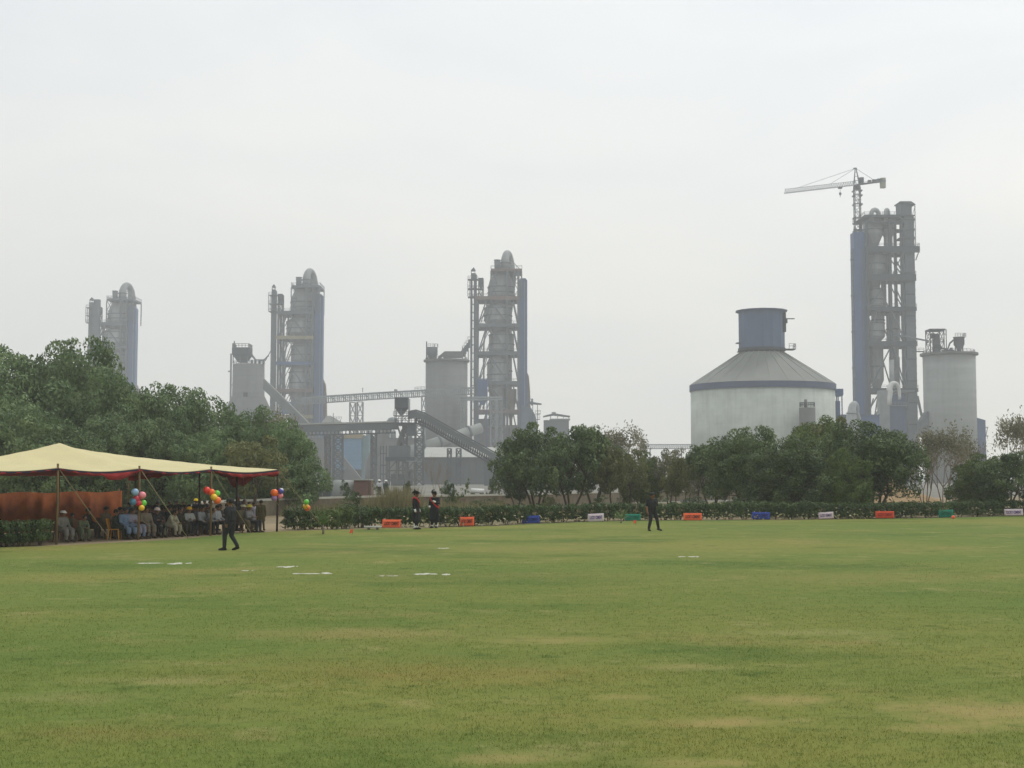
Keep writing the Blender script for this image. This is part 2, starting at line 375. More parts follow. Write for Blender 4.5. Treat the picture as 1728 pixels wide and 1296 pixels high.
def in_lawn(xs, ys):
    ex = np.array([p[0] for p in edge]); ey = np.array([p[1] for p in edge])
    o = np.argsort(ex); a = np.interp(xs, ex[o], ey[o])
    return ys < a - 0.15
def grass_zone(rg, y0, y1, dens, hgt, wid):
    out = []
    area = sum(0.75 * (y0 + (i + .5) / 40 * (y1 - y0)) + 4 for i in range(40)) / 40 * (y1 - y0)
    n = int(area * dens)
    ys = np.sqrt(rg.random(n) * (y1 ** 2 - y0 ** 2) + y0 ** 2)
    xs = (rg.random(n) - .5) * (0.75 * ys + 4)
    k = in_lawn(xs, ys)
    for (wx, wy, rx, ry, c_, m_) in WORN:
        if c_ == TAN: k &= ~((((xs - wx) / rx) ** 2 + ((ys - wy) / ry) ** 2 < .8) & (rg.random(n) < .75))
    k &= (np.sin(xs * 2.3 + np.sin(ys * 1.7) * 2) * np.sin(ys * 2.9 + np.cos(xs * 1.1) * 2) > rg.random(n) * 1.6 - 1.5)
    xs, ys = xs[k], ys[k]; n = len(xs)
    # clumps: leave thin places
    th = rg.random(n) * 2 * np.pi
    h = hgt * (0.45 + 0.8 * rg.random(n)); wd = wid * (0.6 + 0.6 * rg.random(n))
    lean = h * (0.2 + 0.8 * rg.random(n)); la = rg.random(n) * 2 * np.pi
    a = np.stack([xs - np.cos(th) * wd / 2, ys - np.sin(th) * wd / 2, np.full(n, 0.018)], 1)
    b = np.stack([xs + np.cos(th) * wd / 2, ys + np.sin(th) * wd / 2, np.full(n, 0.018)], 1)
    c = np.stack([xs + np.cos(la) * lean, ys + np.sin(la) * lean, 0.02 + h], 1)
    return np.stack([a, b, c], 1).reshape(-1, 3)
rg = np.random.default_rng(11)
gv = np.concatenate([grass_zone(rg, 9.5, 14, 1500, .026, .006), grass_zone(rg, 14, 18, 1000, .026, .0065), grass_zone(rg, 18, 22, 600, .026, .007), grass_zone(rg, 22, 27, 320, .026, .008), grass_zone(rg, 27, 33, 150, .026, .009), grass_zone(rg, 33, 42, 60, .028, .011)])
go = np_mesh('grass', gv, np.arange(len(gv)).reshape(-1, 3), blade_m)
tag(go, 'short mown grass blades covering the lawn', 'grass', kind='stuff')

YARD = ground_material('yard_dust', [(0.04, .4, .62, lin(104, 104, 98), .8, 5, (1, 1, 1)), (0.8, .45, .7, lin(136, 132, 122), .5, 5, (1, 1, 1))], lin(120, 117, 108), .2)
yd = MB().add([(-640, 175, .004), (-60, 112, .004), (0, 124, .004), (60, 178, .004), (640, 330, .004), (640, 1210, .004), (-640, 1210, .004)], [(0, 1, 2, 3, 4, 5, 6)]).build('factory_yard', YARD)
tag(yd, kind='structure')
# darker weed tufts standing in the lawn
chalk_m = mat('chalk', lin(184, 184, 168), 0.95, 0.22, 6.0)
def chalk(px, py, wpx, hpx, label, seed):
    rr = random.Random(seed); c = G(px, py); m = MB()
    a = wpx * c.y / F / 2; b = hpx * c.y * c.y / (F * CAMH) / 2
    for k in range(7):       # a spill of several overlapping feathered lobes
        t = rr.uniform(-.85, .85); lx = c.x + a * t; ly = c.y + rr.uniform(-.5, .5) * b
        ra = a * rr.uniform(.12, .36) * (1 - abs(t) * .5); rb = b * rr.uniform(.18, .45); n = 18
        z = 0.026 + 0.0007 * k
        top = [(lx + ra * math.cos(2 * math.pi * i / n) * rr.uniform(.7, 1.2), ly + rb * math.sin(2 * math.pi * i / n) * rr.uniform(.7, 1.2), z) for i in range(n)]
        m.add(top + [(x, y, 0.0201) for x, y, _ in top], [tuple(range(n))] + [(i, i + n, (i + 1) % n + n, (i + 1) % n) for i in range(n)])
    tag(m.build('chalk_patch', chalk_m, None, (c.x, c.y, 0.02)), label, 'chalk patch', 'white chalk patches on the lawn')
chalk(270, 953, 104, 6, 'widest white chalk patch on the lawn below the walking man in black', 1)
chalk(481, 958, 46, 4, 'small white chalk patch behind the long thin chalk streak', 2)
chalk(520, 969.5, 86, 4, 'long thin white chalk streak nearest the camera', 3)
chalk(730, 970, 60, 5, 'bright white chalk patch at the right end of the group', 4)
chalk(1163, 941, 38, 2.6, 'thin white chalk line alone on the right half of the lawn', 5)
chalk(750, 926.5, 24, 2.0, 'tiny faint chalk mark farthest away on the lawn, below the sentries', 6)
chalk(418, 964.5, 24, 1.6, 'faint chalk trace between the widest patch and the long streak', 7)
chalk(655, 973.5, 44, 1.4, 'hair-thin faint chalk line left of the bright patch', 8)

# low mound of dug earth behind the right-hand trees
rr = random.Random(5)
mound = MB(); c = G(1560, 858); gx = 26; vs = []
for j in range(gx + 1):
    for i in range(gx + 1):
        u, v = i / gx * 2 - 1, j / gx * 2 - 1; d = math.hypot(u, v)
        h = max(0, 1 - d) ** 0.9 * 2.3 * (1 + .25 * math.sin(u * 7 + 1) * math.cos(v * 5)) + (rr.uniform(-.05, .05) if d < 1 else 0)
        vs.append((c.x + u * 5.5, c.y + 12 + v * 7, h - 0.02))
mound.add(vs, [(j * (gx + 1) + i, j * (gx + 1) + i + 1, (j + 1) * (gx + 1) + i + 1, (j + 1) * (gx + 1) + i) for j in range(gx) for i in range(gx)], True)
tag(mound.build('soil_mound', ground_material('dug_earth', [(0.8, .4, .7, lin(128, 108, 80), .8, 6, (1, 1, 1)), (5, .5, .7, lin(128, 104, 74), .6, 5, (1, 1, 1))], lin(150, 128, 96), .5), None, (c.x, c.y + 12, 0)), kind='structure')
# ================= the cement works =================
STEEL = mat('weathered_steel', lin(84, 90, 95), .7, .22, .35, spec=.3)
STEEL_D = mat('dark_steel', lin(56, 61, 66), .7, .2, .35)
STEEL_L = mat('galvanised_steel', lin(128, 134, 137), .55, .18, .4)
VESSEL = mat('dusty_vessel', lin(132, 136, 136), .7, .2, .16, streak=.22)
VESSEL_L = mat('pale_vessel', lin(152, 156, 156), .65, .18, .16, streak=.18)
RUST = mat('red_oxide_steel', lin(106, 88, 82), .8, .25, .4)
YELLOW = mat('faded_yellow_steel', lin(140, 132, 104), .8, .2, .4)
BLUE = mat('blue_cladding', lin(60, 83, 124), .55, .16, .12, streak=.2)
BLUE_L = mat('light_blue_cladding', lin(98, 134, 164), .6, .14, .15, corr=('Z', .55))
BLUE_R = mat('blue_band', lin(62, 72, 100), .55, .15, .1)
CONC = mat('concrete', lin(110, 112, 109), .9, .12, .15, bands=(1.7, .16), streak=.12)
CONC_L = mat('light_concrete', lin(144, 147, 143), .9, .1, .12, bands=(2.6, .15), streak=.1)
CONC_D = mat('old_concrete', lin(96, 97, 94), .9, .16, .2, streak=.15)
WHITE_W = mat('stained_white_wall', lin(182, 187, 178), .85, .10, .25, streak=.13, bands=(2.2, .09))
ROOF_G = mat('dusty_roof_sheet', lin(116, 118, 112), .75, .1, .12, streak=.06)
HEADH = mat('headhouse_cladding', lin(76, 92, 118), .6, .14, .12, streak=.2)
GREYCLAD = mat('grey_cladding', lin(84, 90, 92), .7, .12, .2, streak=.1)
PALE_ROOF = mat('pale_roof_sheet', lin(156, 157, 150), .7, .1, .2)
DARKV = mat('dark_opening', (.02, .021, .022), .9, .1, 1)
PALE_V = mat('haze_pale_vessel', lin(160, 164, 164), .65, .16, .16, streak=.15)  # lighter tone: extra distance haze put into the vessel colour
WHITE_D = mat('white_duct', lin(214, 214, 208), .5, .08, .3)
BROWN = mat('brown_steel', lin(110, 92, 80), .8, .2, .3)

class TowerMap:
    """all three old kiln lines share one design: heights read off the nearest one (680 m away), offsets in its pixels"""
    def __init__(s, name, label, px, D, group):
        s.D = D; s.k = 680 / F
        s.root = thing(name, label, 'preheater tower', (X(px, D, 600), D, 0), 0, group)
        s.x0 = s.root.location.x
    def x(s, dx): return s.x0 + dx * s.k
    def z(s, y): return max(0.0, Z(y, 680))

def cyclone(T, dx, yoff, r, ytop, ycyl, ycone, rc, m=VESSEL, dome=0.35, name='cyclone'):
    rr = r * T.k; cx = T.x(dx); c_y = T.D + yoff; b = MB()
    zt, zc, zb = T.z(ytop), T.z(ycyl), T.z(ycone)
    b.lathe(cx, c_y, [(rc * T.k, zb), (rr * .62, zc - (zc - zb) * .45), (rr, zc), (rr * 1.03, zc + .3), (rr, zc + .6), (rr, zt - rr * dome), (rr * .82, zt - rr * dome * .45), (rr * .5, zt), (.05, zt + .05)], 26)
    o = b.build(name, m, T.root)
    for zz in (zc + (zt - rr * dome - zc) * .4, zt - rr * dome):
        MB().lathe(cx, c_y, [(rr, zz - .25), (rr + .28, zz - .25), (rr + .28, zz + .25), (rr, zz + .25)], 26, False, False).build('stiffener_ring', STEEL, o)
    return o

def old_tower(label, px, D, sh_l, sh_r, rnd, deck_m):
    T = TowerMap('preheater_tower', label, px, D, 'old preheater towers of the cement works'); k = T.k; rr = random.Random(rnd)
    x, z, D = T.x, T.z, T.D
    LV = [741, 692, 644, 594, 547, 501, 454]; VM, VL = (VESSEL, VESSEL_L) if rnd > 1 else (VESSEL_L, PALE_V)  # farthest tower gets paler vessels, its heavier haze set in their colour
    FR = 22 if rnd == 3 else 15; xs = [-48.5, -22, 3, FR]; ys = [D, D + 8.5, D + 17]
    fr = MB()
    for i, dx in enumerate(xs):
        for yy in ys:
            if dx == -22 and yy == D: continue
            top = z(454) if dx > -25 else z(501)
            fr.box(x(dx) - .55, x(dx) + .55, yy - .55, yy + .55, 0, top)
    for y in LV[:-1]:
        for yy in ys: fr.box(x(-47), x(FR), yy - .35, yy + .35, z(y) - 1.5, z(y) - .3)
    fr.build('steel_frame', STEEL, T.root)
    br = MB()
    for a, b in zip(LV[:-2], LV[1:-1]):
        za, zb = z(a), z(b) - 1.2
        for yy in (D - .4, D + 17.2):
            br.bar((x(-46), yy, za), (x(-32), yy, zb), .6 if yy < D else .4)
            br.bar((x(FR), yy, za), (x(FR - 9), yy, zb), .5)
            if yy < D: br.bar((x(-46), yy, za), (x(-24), yy, zb), .35)
            br.bar((x(4), yy, za), (x(-28), yy, zb), .5)
        for xx in (x(-47), x(FR)): br.bar((xx, D, za), (xx, D + 17, zb), .5); br.bar((xx, D + 17, za), (xx, D, zb), .5)
    br.build('bracing', STEEL, T.root)
    for i, y in enumerate(LV[1:-1]):
        p = MB(); zz = z(y)
        p.box(x(-52), x(FR + 2), D - 1.4, D + 18, zz - .25, zz + .2)
        p.box(x(-52), x(FR + 2), D - 1.55, D - 1.25, zz - 1.6, zz + .25)
        for q in range(5): p.box(x(-45 + q * 15) - .2, x(-45 + q * 15) + .2, D - 1.2, D + 17.8, zz - 1.2, zz - .27)
        po = p.build('platform', deck_m[i % len(deck_m)], T.root)
        MB().rail([(x(FR + 2), D + 18, zz + .2), (x(FR + 2), D - 1.3, zz + .2), (x(-49), D - 1.3, zz + .2), (x(-49), D + 18, zz + .2)], 1.3, .13, 3).build('railing', STEEL, po)
    # top deck on its own posts
    p = MB(); zz = z(454)
    p.box(x(-25), x(28), D - .8, D + 17.5, zz - 1.0, zz + .15)
    po = p.build('top_deck', deck_m[-1], T.root)
    MB().rail([(x(28), D + 17.5, zz + .15), (x(28), D - .7, zz + .15), (x(-25), D - .7, zz + .15), (x(-25), D + 17.5, zz + .15)], 1.5, .14, 2.4).build('railing', STEEL, po)
    for dx in (-25, 15, 27.5):
        for yy in (D - .5, D + 17): MB().bar((x(dx), yy, z(501)), (x(dx), yy, zz - 1), .5).build('deck_post', STEEL, T.root)
    for a, b in ((-25, -14), (15, 27.5)):
        p = MB()
        for s0, s1 in ((501, 478), (478, 456)):
            p.bar((x(a), D - .5, z(s0)), (x(b), D - .5, z(s1)), .28); p.bar((x(b), D - .5, z(s0)), (x(a), D - .5, z(s1)), .28)
        p.bar((x(a), D - .5, z(478)), (x(b), D - .5, z(478)), .35)
        p.build('deck_brace', STEEL, T.root)
    p = MB(); p.bar((x(26), D + 4, zz), (x(9), D + 4, z(436)), .3)
    p.build('stay_rod', STEEL, T.root)
    # gooseneck rising out of the top cyclone and turning down behind
    g = MB(); pts = []; rad = []
    for i in range(15):
        t = i / 14 * math.pi
        pts.append((x(-1 + 4.6 * (1 - math.cos(t))), D + 7 + 4.6 * (1 - math.cos(t)), z(441) + (z(416) - z(441) - 1.7) * math.sin(t) ** 1.05)); rad.append(2.2 - .45 * math.sin(t))
    pts = [(x(-1), D + 7, z(470))] + pts + [(x(10.5), D + 16.4, z(462)), (x(3), D + 16.6, z(525)), (x(3), D + 16.6, z(700))]
    rad = [2.5] + rad + [2.3, 2.3, 2.3]
    g.tube(pts, rad, 18); go_ = g.build('gooseneck_duct', VESSEL, T.root)
    for y in (449, 441):
        f = MB(); f.lathe(x(-1), D + 7, [(2.2, z(y)), (2.75, z(y)), (2.75, z(y) + .5), (2.2, z(y) + .5)], 20, False, False)
        f.build('flange', STEEL, go_)
    c = MB(); c.cyl((x(-14), D + 5, zz), (x(-14), D + 5, z(437)), 1.5); c.cyl((x(-14), D + 5, z(437)), (x(-14), D + 5, z(436)), 1.8); c.box(x(-20), x(-14), D + 4.6, D + 5.4, z(441), z(440))
    c.build('vent_cylinder', STEEL, T.root)
    # cyclones, storey by storey
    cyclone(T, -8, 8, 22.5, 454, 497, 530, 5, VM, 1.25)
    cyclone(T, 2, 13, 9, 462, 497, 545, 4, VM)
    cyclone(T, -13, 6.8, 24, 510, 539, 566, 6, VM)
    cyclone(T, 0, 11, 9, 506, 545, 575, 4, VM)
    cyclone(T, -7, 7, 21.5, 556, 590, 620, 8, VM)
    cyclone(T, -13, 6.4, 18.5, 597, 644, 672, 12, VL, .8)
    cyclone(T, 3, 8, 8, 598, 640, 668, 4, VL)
    v = MB()
    v.lathe(x(-14), D + 6.4, [(14 * k, 0), (14 * k, z(662)), (15.5 * k, z(660)), (15.5 * k, z(646))], 22)
    v.build('calciner', VESSEL_L, T.root)
    v = MB(); v.lathe(x(9), D + 4, [(2.2 * k, z(738)), (2.6 * k, z(708)), (10 * k, z(672)), (10 * k, z(656))], 16)
    v.build('hopper', BROWN, T.root)
    du = MB()
    for a, b, r_ in (((-13, 7, 566), (-2, 5, 596), 1.1), ((9, 11, 575), (-4, 8, 604), .9), ((-7, 8, 530), (8, 12, 560), .9), ((-7, 7, 620), (-11, 4, 660), 1.2)):
        du.tube([(x(a[0]), D + a[1], z(a[2]) + 1), (x((a[0] + b[0]) / 2), D + (a[1] + b[1]) / 2, z(a[2]) - 4), (x(b[0]), D + b[1], z(b[2]))], r_, 10)
    du.tube([(x(-32), D + 3, z(505)), (x(-32), D + 3, z(545)), (x(-37), D + 2, z(580)), (x(-37), D + 2, z(690))], .45, 7)
    du.build('chute', VESSEL, T.root)
    pw = MB()          # pipes, small ducts and stair flights in the left bay
    for a, b in zip(LV[:-2], LV[1:-1]):
        za, zb = z(a), z(b); zm = (za + zb) / 2
        pw.bar((x(-32), D + 1, za), (x(-22), D + 1, zm), .9, .3); pw.bar((x(-22), D + 1, zm), (x(-22), D + 2.2, zm), .5); pw.bar((x(-22), D + 2.2, zm), (x(-32), D + 2.2, zb), .9, .3)
        pw.box(x(-24), x(-20), D + .5, D + 2.8, zm - .15, zm)
        pw.rail([(x(-32), D + .5, za), (x(-22), D + .5, zm)], 1.2, .12, 2)
    pw.build('stairway', STEEL, T.root)
    # bucket elevator on the left
    a, b_ = sh_l
    e_ = MB(); wd = (b_ - a)
    e_.box(x(a), x(a + wd * (.34 if rnd == 3 else .5)), D + 2, D + 4, 0, z(470)); e_.box(x(a + wd * (.52 if rnd == 3 else .501)), x(b_), D + 2, D + 4.2, 0, z(462))
    for i in range(24):
        zz = 3 + i * (z(472) - 3) / 24; e_.box(x(a + wd * .3), x(a + wd * .55), D + 2.3, D + 3.8, zz, zz + .35)
    eo = e_.build('bucket_elevator', STEEL, T.root)
    h = MB(); h.box(x(a + 1), x(b_ - 2), D + 1.5, D + 5, z(470), z(460)); h.box(x(a + 1.5), x(b_ - 3), D + 2, D + 4.5, z(456), z(455))
    for dx in (a + 1.5, b_ - 3.2):
        for yy in (D + 2, D + 4.3): h.bar((x(dx), yy, z(460)), (x(dx), yy, z(455)), .22)
    h.prism([(x(a + 1), z(455)), (x(b_ - 2), z(455)), (x((a + b_) / 2), z(450))], D + 1.7, D + 4.8)
    h.build('elevator_head', STEEL, eo)
    pl = MB()
    for y, x0_, x1_ in ((470, a - 4, b_ + 2), (486, a - 4, b_ + 12), (500, a - 4, b_ + 10)):
        pl.box(x(x0_), x(x1_), D + .5, D + 6, z(y) - .3, z(y)); pl.rail([(x(x0_), D + .5, z(y)), (x(x1_), D + .5, z(y))], 1.3, .16, 2)
    for dx in (a - 4, a - 1):
        pl.bar((x(dx), D + .6, z(500)), (x(dx), D + .6, z(470)), .3)
    pl.build('elevator_platform', STEEL, eo)
    fb = MB()
    fb.lattice(x(b_ + 3), x(b_ + 11), D + 2, D + 7, z(501), z(469), 3, .35); fb.box(x(b_ + 2.5), x(b_ + 11), D + 1.6, D + 7.4, z(478), z(468)); fb.prism([(x(b_ + 3), z(478)), (x(b_ + 11), z(478)), (x(b_ + 8), z(487)), (x(b_ + 6), z(487))], D + 2.5, D + 6.5)
    fb.build('feed_bin', STEEL_D, T.root)
    if rnd == 1: 
        MB().box(x(-46), x(-35), D - 5, D - 2, 0, z(457)).build('second_elevator', STEEL, T.root)
        MB().box(x(-36), x(21), D + 17.6, D + 18, 0, z(503)).build('rear_cladding', STEEL_L, T.root)
    # blue clad stair and lift shaft on the right
    a, b_ = sh_r
    s_ = MB(); s_.prism([(x(a), 0), (x(b_), 0), (x(b_), z(473)), (x(b_ - 3), z(469)), (x(a + 2), z(469)), (x(a), z(474))], D + 1, D + 6)
    so_ = s_.build('lift_shaft', BLUE, T.root)
    t_ = MB(); t_.box(x(b_ - 5), x(b_ - 4.2), D + .6, D + .998, 0, z(475)); t_.build('shaft_trim', STEEL_L, so_)
    d_ = MB(); d_.prism([(x(b_ - 3), 0), (x(b_ + 8), 0), (x(b_ + 5), z(660)), (x(b_ + 3), z(634)), (x(b_ - 2), z(622))], D + 6.1, D + 10)
    d_.build('raw_meal_duct', BROWN, T.root)
    # foot of the tower
    f_ = MB()
    f_.box(x(-50), x(-18), D + 5, D + 19, 0, z(706)); f_.box(x(-17), x(24), D + 10, D + 19, 0, z(716))
    for i in range(7):
        dx = -50 + i * 12; f_.box(x(dx) - .6, x(dx) + .6, D - 2.5, D - 1.3, 0, z(720))
    f_.box(x(-51), x(24), D - 2.6, D + 4.9, z(722), z(719))
    f_.build('base_building', CONC_D, T.root)
    if rnd == 3:
        b2 = MB(); b2.box(x(-47), x(-30), D - 6, D - 1.6, z(674), z(641)); b2.prism([(x(-47), z(674)), (x(-30), z(674)), (x(-35), z(684)), (x(-42), z(684))], D - 5.5, D - 2)
        for dx in (-46, -31): b2.bar((x(dx), D - 5.5, 0), (x(dx), D - 5.5, z(674)), .5)
        b2.build('bag_filter', BLUE, T.root)
    else:
        b2 = MB(); b2.box(x(-38), x(-18), D - 5, D - 1.7, z(690), z(668)); b2.build('bag_filter', BLUE, T.root)
    return T

old_tower('tallest of the old grey preheater towers, behind the round grey silo and inclined conveyor', 853, 680, (-60, -49), (23.5, 37), 3, [RUST, STEEL, STEEL, STEEL, RUST])
old_tower('hazy grey preheater tower with yellowish gallery edges left of the high pipe conveyor', 513.5, 740, (-63.5, -54), (18, 33), 2, [YELLOW, RUST, BLUE, YELLOW, STEEL])
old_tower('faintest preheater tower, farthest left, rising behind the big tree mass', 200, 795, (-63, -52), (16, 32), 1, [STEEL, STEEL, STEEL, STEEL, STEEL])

# ---------------- the newest tower, right ----------------
def new_tower():
    T = Site('preheater_tower', 'tallest newest preheater tower with a narrow blue shaft, beside the tower crane', 'preheater tower', 1503, 600, 560)
    x, z, D, k = T.x, T.z, T.D, 600 / F
    T.k = k
    class Q: pass
    q = Q(); q.root = T.root; q.k = k; q.D = D; q.z = z; q.x = lambda px: x(px)
    def cyc(px, yo, r, a, b, c, rc, m=VESSEL, dome=.35): return cyclone(q, px, yo, r, a, b, c, rc, m, dome)
    LV = [742, 656, 577, 519, 464, 417]
    fr = MB()
    for px in (1465, 1504, 1524):
        for yy in (D, D + 10, D + 20):
            if px == 1504 and yy > D: continue
            fr.box(x(px) - .6, x(px) + .6, yy - .6, yy + .6, 0, z(372))
    for y in LV[1:] + [372]:
        for yy in (D, D + 20): fr.box(x(1464), x(1545), yy - .4, yy + .4, z(y) - 1.3, z(y) - .26)
    fr.build('steel_frame', STEEL_D, T.root)
    co = MB(); co.box(x(1529), x(1545.5), D - .5, D + 5, 0, z(366)); c_ = co.build('stair_core', STEEL, T.root)
    t = MB()
    for i in range(34):
        zz = 4 + i * 3.3; t.box(x(1545.5), x(1547.5), D + 1, D + 3, zz, zz + .6)
    for i in range(12): t.box(x(1530), x(1545), D - .9, D - .5, 6 + i * 9.4, 6.5 + i * 9.4)
    t.build('landing', STEEL_D, c_)
    for i, y in enumerate(LV[1:]):
        zz = z(y); p = MB(); x1 = 1553 if y == 417 else 1546; x0 = 1462
        p.box(x(x0), x(x1), D - 1.5, D + 21, zz - .25, zz + .2)
        h = {417: 2.6, 464: 2.8, 519: 1.6, 577: 2.0, 656: 1.5}[y]
        p.box(x(x0), x(x1), D - 1.7, D - 1.3, zz - h, zz + .25)
        po = p.build('platform', STEEL_D, T.root)
        MB().rail([(x(x1), D + 21, zz + .2), (x(x1), D - 1.4, zz + .2), (x(x0), D - 1.4, zz + .2)], 1.3, .13, 2.6).build('railing', STEEL, po)
    # right-hand upper lift frame and roof house
    u = MB()
    for y in (369, 386, 400): u.box(x(1522), x(1547), D - 1, D + 8, z(y) - .5, z(y))
    for px in (1541, 1547):
        for yy in (D - .8, D + 7.5): u.bar((x(px), yy, z(417)), (x(px), yy, z(347)), .3)
    for a, b in ((417, 400), (400, 386), (386, 369), (369, 350)):
        u.bar((x(1541), D - .8, z(a)), (x(1547), D - .8, z(b)), .16); u.bar((x(1522), D - .8, z(a)), (x(1529), D - .8, z(b)), .25)
    u.bar((x(1553), D - 1.5, z(417) - 1), (x(1546), D - 1.5, z(440)), .4)
    u.build('lift_frame', STEEL, T.root)
    u = MB(); u.box(x(1523), x(1541), D - .3, D + 7, z(366), z(342)); u.hexa([(x(1521.5), D - 1.5, z(342)), (x(1548), D - 1.5, z(346)), (x(1548), D + 8, z(346)), (x(1521.5), D + 8, z(342)), (x(1521.5), D - 1.5, z(340.5)), (x(1540), D - 1.5, z(340.5)), (x(1540), D + 8, z(340.5)), (x(1521.5), D + 8, z(340.5))])
    u.build('lift_house', STEEL, T.root)
    p = MB(); zz = z(364)
    p.box(x(1461), x(1546), D - 1.2, D + 20.5, zz - .25, zz + .2); p.box(x(1461), x(1520), D - 1.4, D - 1.1, zz - 1, zz + .3)
    po = p.build('top_deck', STEEL_D, T.root)
    MB().rail([(x(1522), D - 1.1, zz + .2), (x(1461), D - 1.1, zz + .2), (x(1461), D + 20, zz + .2)], 1.3, .13, 2.4).build('railing', STEEL, po)
    for px, wpx, y0, yy in ((1484.5, 7.4, 347.5, 3), (1506, 3.6, 346.5, 4)):
        g = MB(); pts = [(x(px - wpx), D + yy, z(376))] + [(x(px - wpx * math.cos(math.pi * i / 12)), D + yy + 2.5 * i / 12, z(362) + (z(y0) - z(362) - .9) * math.sin(math.pi * i / 12) ** .8) for i in range(13)] + [(x(px + wpx), D + yy + 2.5, z(378))]
        g.tube(pts, 1.0 if wpx > 5 else .85, 16); g.build('gooseneck_duct', VESSEL_L, T.root)
    cyc(1482, 6, 17, 370, 392, 424, 4, VESSEL, .2); cyc(1509, 7, 11, 369, 388, 408, 7.5, VESSEL, .25)
    v = MB(); v.cyl((x(1509), D + 7, z(415)), (x(1509), D + 7, z(388)), 7.5 * k); v.build('riser_duct', VESSEL_L, T.root)
    cyc(1483, 6, 19, 424, 453, 494, 6, VESSEL, .2); cyc(1484.5, 6, 12.5, 482, 514, 524, 9, VESSEL, .3)
    cyc(1481, 6, 18, 541, 566, 584, 7, VESSEL, .15); cyc(1490, 8, 11, 522, 545, 556, 9, VESSEL, .3)
    cyc(1516, 8, 11.5, 521, 572, 606, 7, VESSEL_L, .3); cyc(1484, 6, 12, 580, 640, 664, 8, VESSEL, .2)
    for px, yo, y0, y1, r_ in ((1506, 8, 462, 420, 4.5), (1502, 9, 520, 466, 4.5)):
        MB().cyl((x(px), D + yo, z(y0)), (x(px), D + yo, z(y1)), r_ * k).build('riser_duct', VESSEL, T.root)
    v = MB()
    v.tube([(x(1483), D + 6, z(492)), (x(1497), D + 8, z(500)), (x(1500), D + 8, z(516))], 1.2, 10); v.build('riser_duct', VESSEL, T.root)
    v = MB(); v.cyl((x(1517), D + 8, z(720)), (x(1517), D + 8, z(600)), 9 * k); v.build('riser_duct', VESSEL, T.root)
    v = MB(); v.cyl((x(1501.5), D - 2, z(656)), (x(1501.5), D - 2, z(608)), 4 * k); v.build('pale_duct', VESSEL_L, T.root)
    br = MB()
    for a, b in zip(LV[:-1], LV[1:]):
        za, zb = z(a), z(b) - 1.5
        for yy in (D - .8, D + 20.6):
            br.bar((x(1466), yy, za), (x(1503), yy, zb), .5) if (b in (464, 577)) else br.bar((x(1466), yy, za), (x(1480), yy, zb), .5)
            br.bar((x(1505), yy, zb), (x(1526), yy, za), .5)
            if b == 417: br.bar((x(1507), yy, za), (x(1528), yy, zb), .4)
        br.bar((x(1465), D, za), (x(1465), D + 20, zb), .4); br.bar((x(1524), D, za), (x(1524), D + 20, zb), .4)
    for a in (742, 716, 690): br.bar((x(1465), D - .5, z(a)), (x(1482), D - .5, z(a - 28)), .5)
    br.bar((x(1547), D + 1, z(668)), (x(1561), D + 1, z(738)), .9)
    br.build('bracing', STEEL, T.root)
    rr = random.Random(4)
    for i in range(18):
        xx = x(rr.uniform(1466, 1480)); yy = D + rr.uniform(0, 14); z0 = z(rr.uniform(470, 735)); MB().bar((xx, yy, z0), (xx + rr.uniform(-2, 2), yy + rr.uniform(-2, 2), z0 + rr.uniform(3, 9)), rr.uniform(.25, .5)).build('pipe', STEEL, T.root)
    st = MB()
    for a, b in zip(LV[:-1], LV[1:]):
        za, zb = z(a), z(b); n_ = max(2, round((zb - za) / 5))
        for i in range(n_):
            u, v_ = za + (zb - za) * i / n_, za + (zb - za) * (i + 1) / n_; l, r_ = (1525, 1529) if i % 2 else (1529, 1525)
            st.bar((x(l), D - .6, u), (x(r_), D - .6, v_), .5, .2)
    st.build('stairway', STEEL, T.root)
    s_ = MB(); s_.prism([(x(1444), 0), (x(1464), 0), (x(1464), z(393)), (x(1460), z(390)), (x(1444), z(391))], D + 1, D + 7)
    so_ = s_.build('lift_shaft', BLUE, T.root)
    MB().box(x(1457.5), x(1458.5), D + .6, D + .998, 0, z(420)).build('shaft_trim', STEEL, so_)
    lf = MB()
    for px in (1440, 1443.2): lf.bar((x(px), D + 2, 0), (x(px), D + 2, z(419)), .35)
    for i in range(44):
        zz = 2 + i * (z(420) - 2) / 44; lf.bar((x(1440), D + 2, zz), (x(1444.1), D + 2, zz), .3)
        if i % 7 == 0: lf.box(x(1439.5), x(1444), D + 1.5, D + 3.5, zz, zz + .5)
    lf.build('ladder_cage', STEEL, T.root)
    f_ = MB(); f_.box(x(1468), x(1506), D + 12.5, D + 18, 0, z(712)); f_.box(x(1505), x(1528), D + 12, D + 20, 0, z(664)); f_.build('base_building', CONC_D, T.root)
    return T
new_tower()

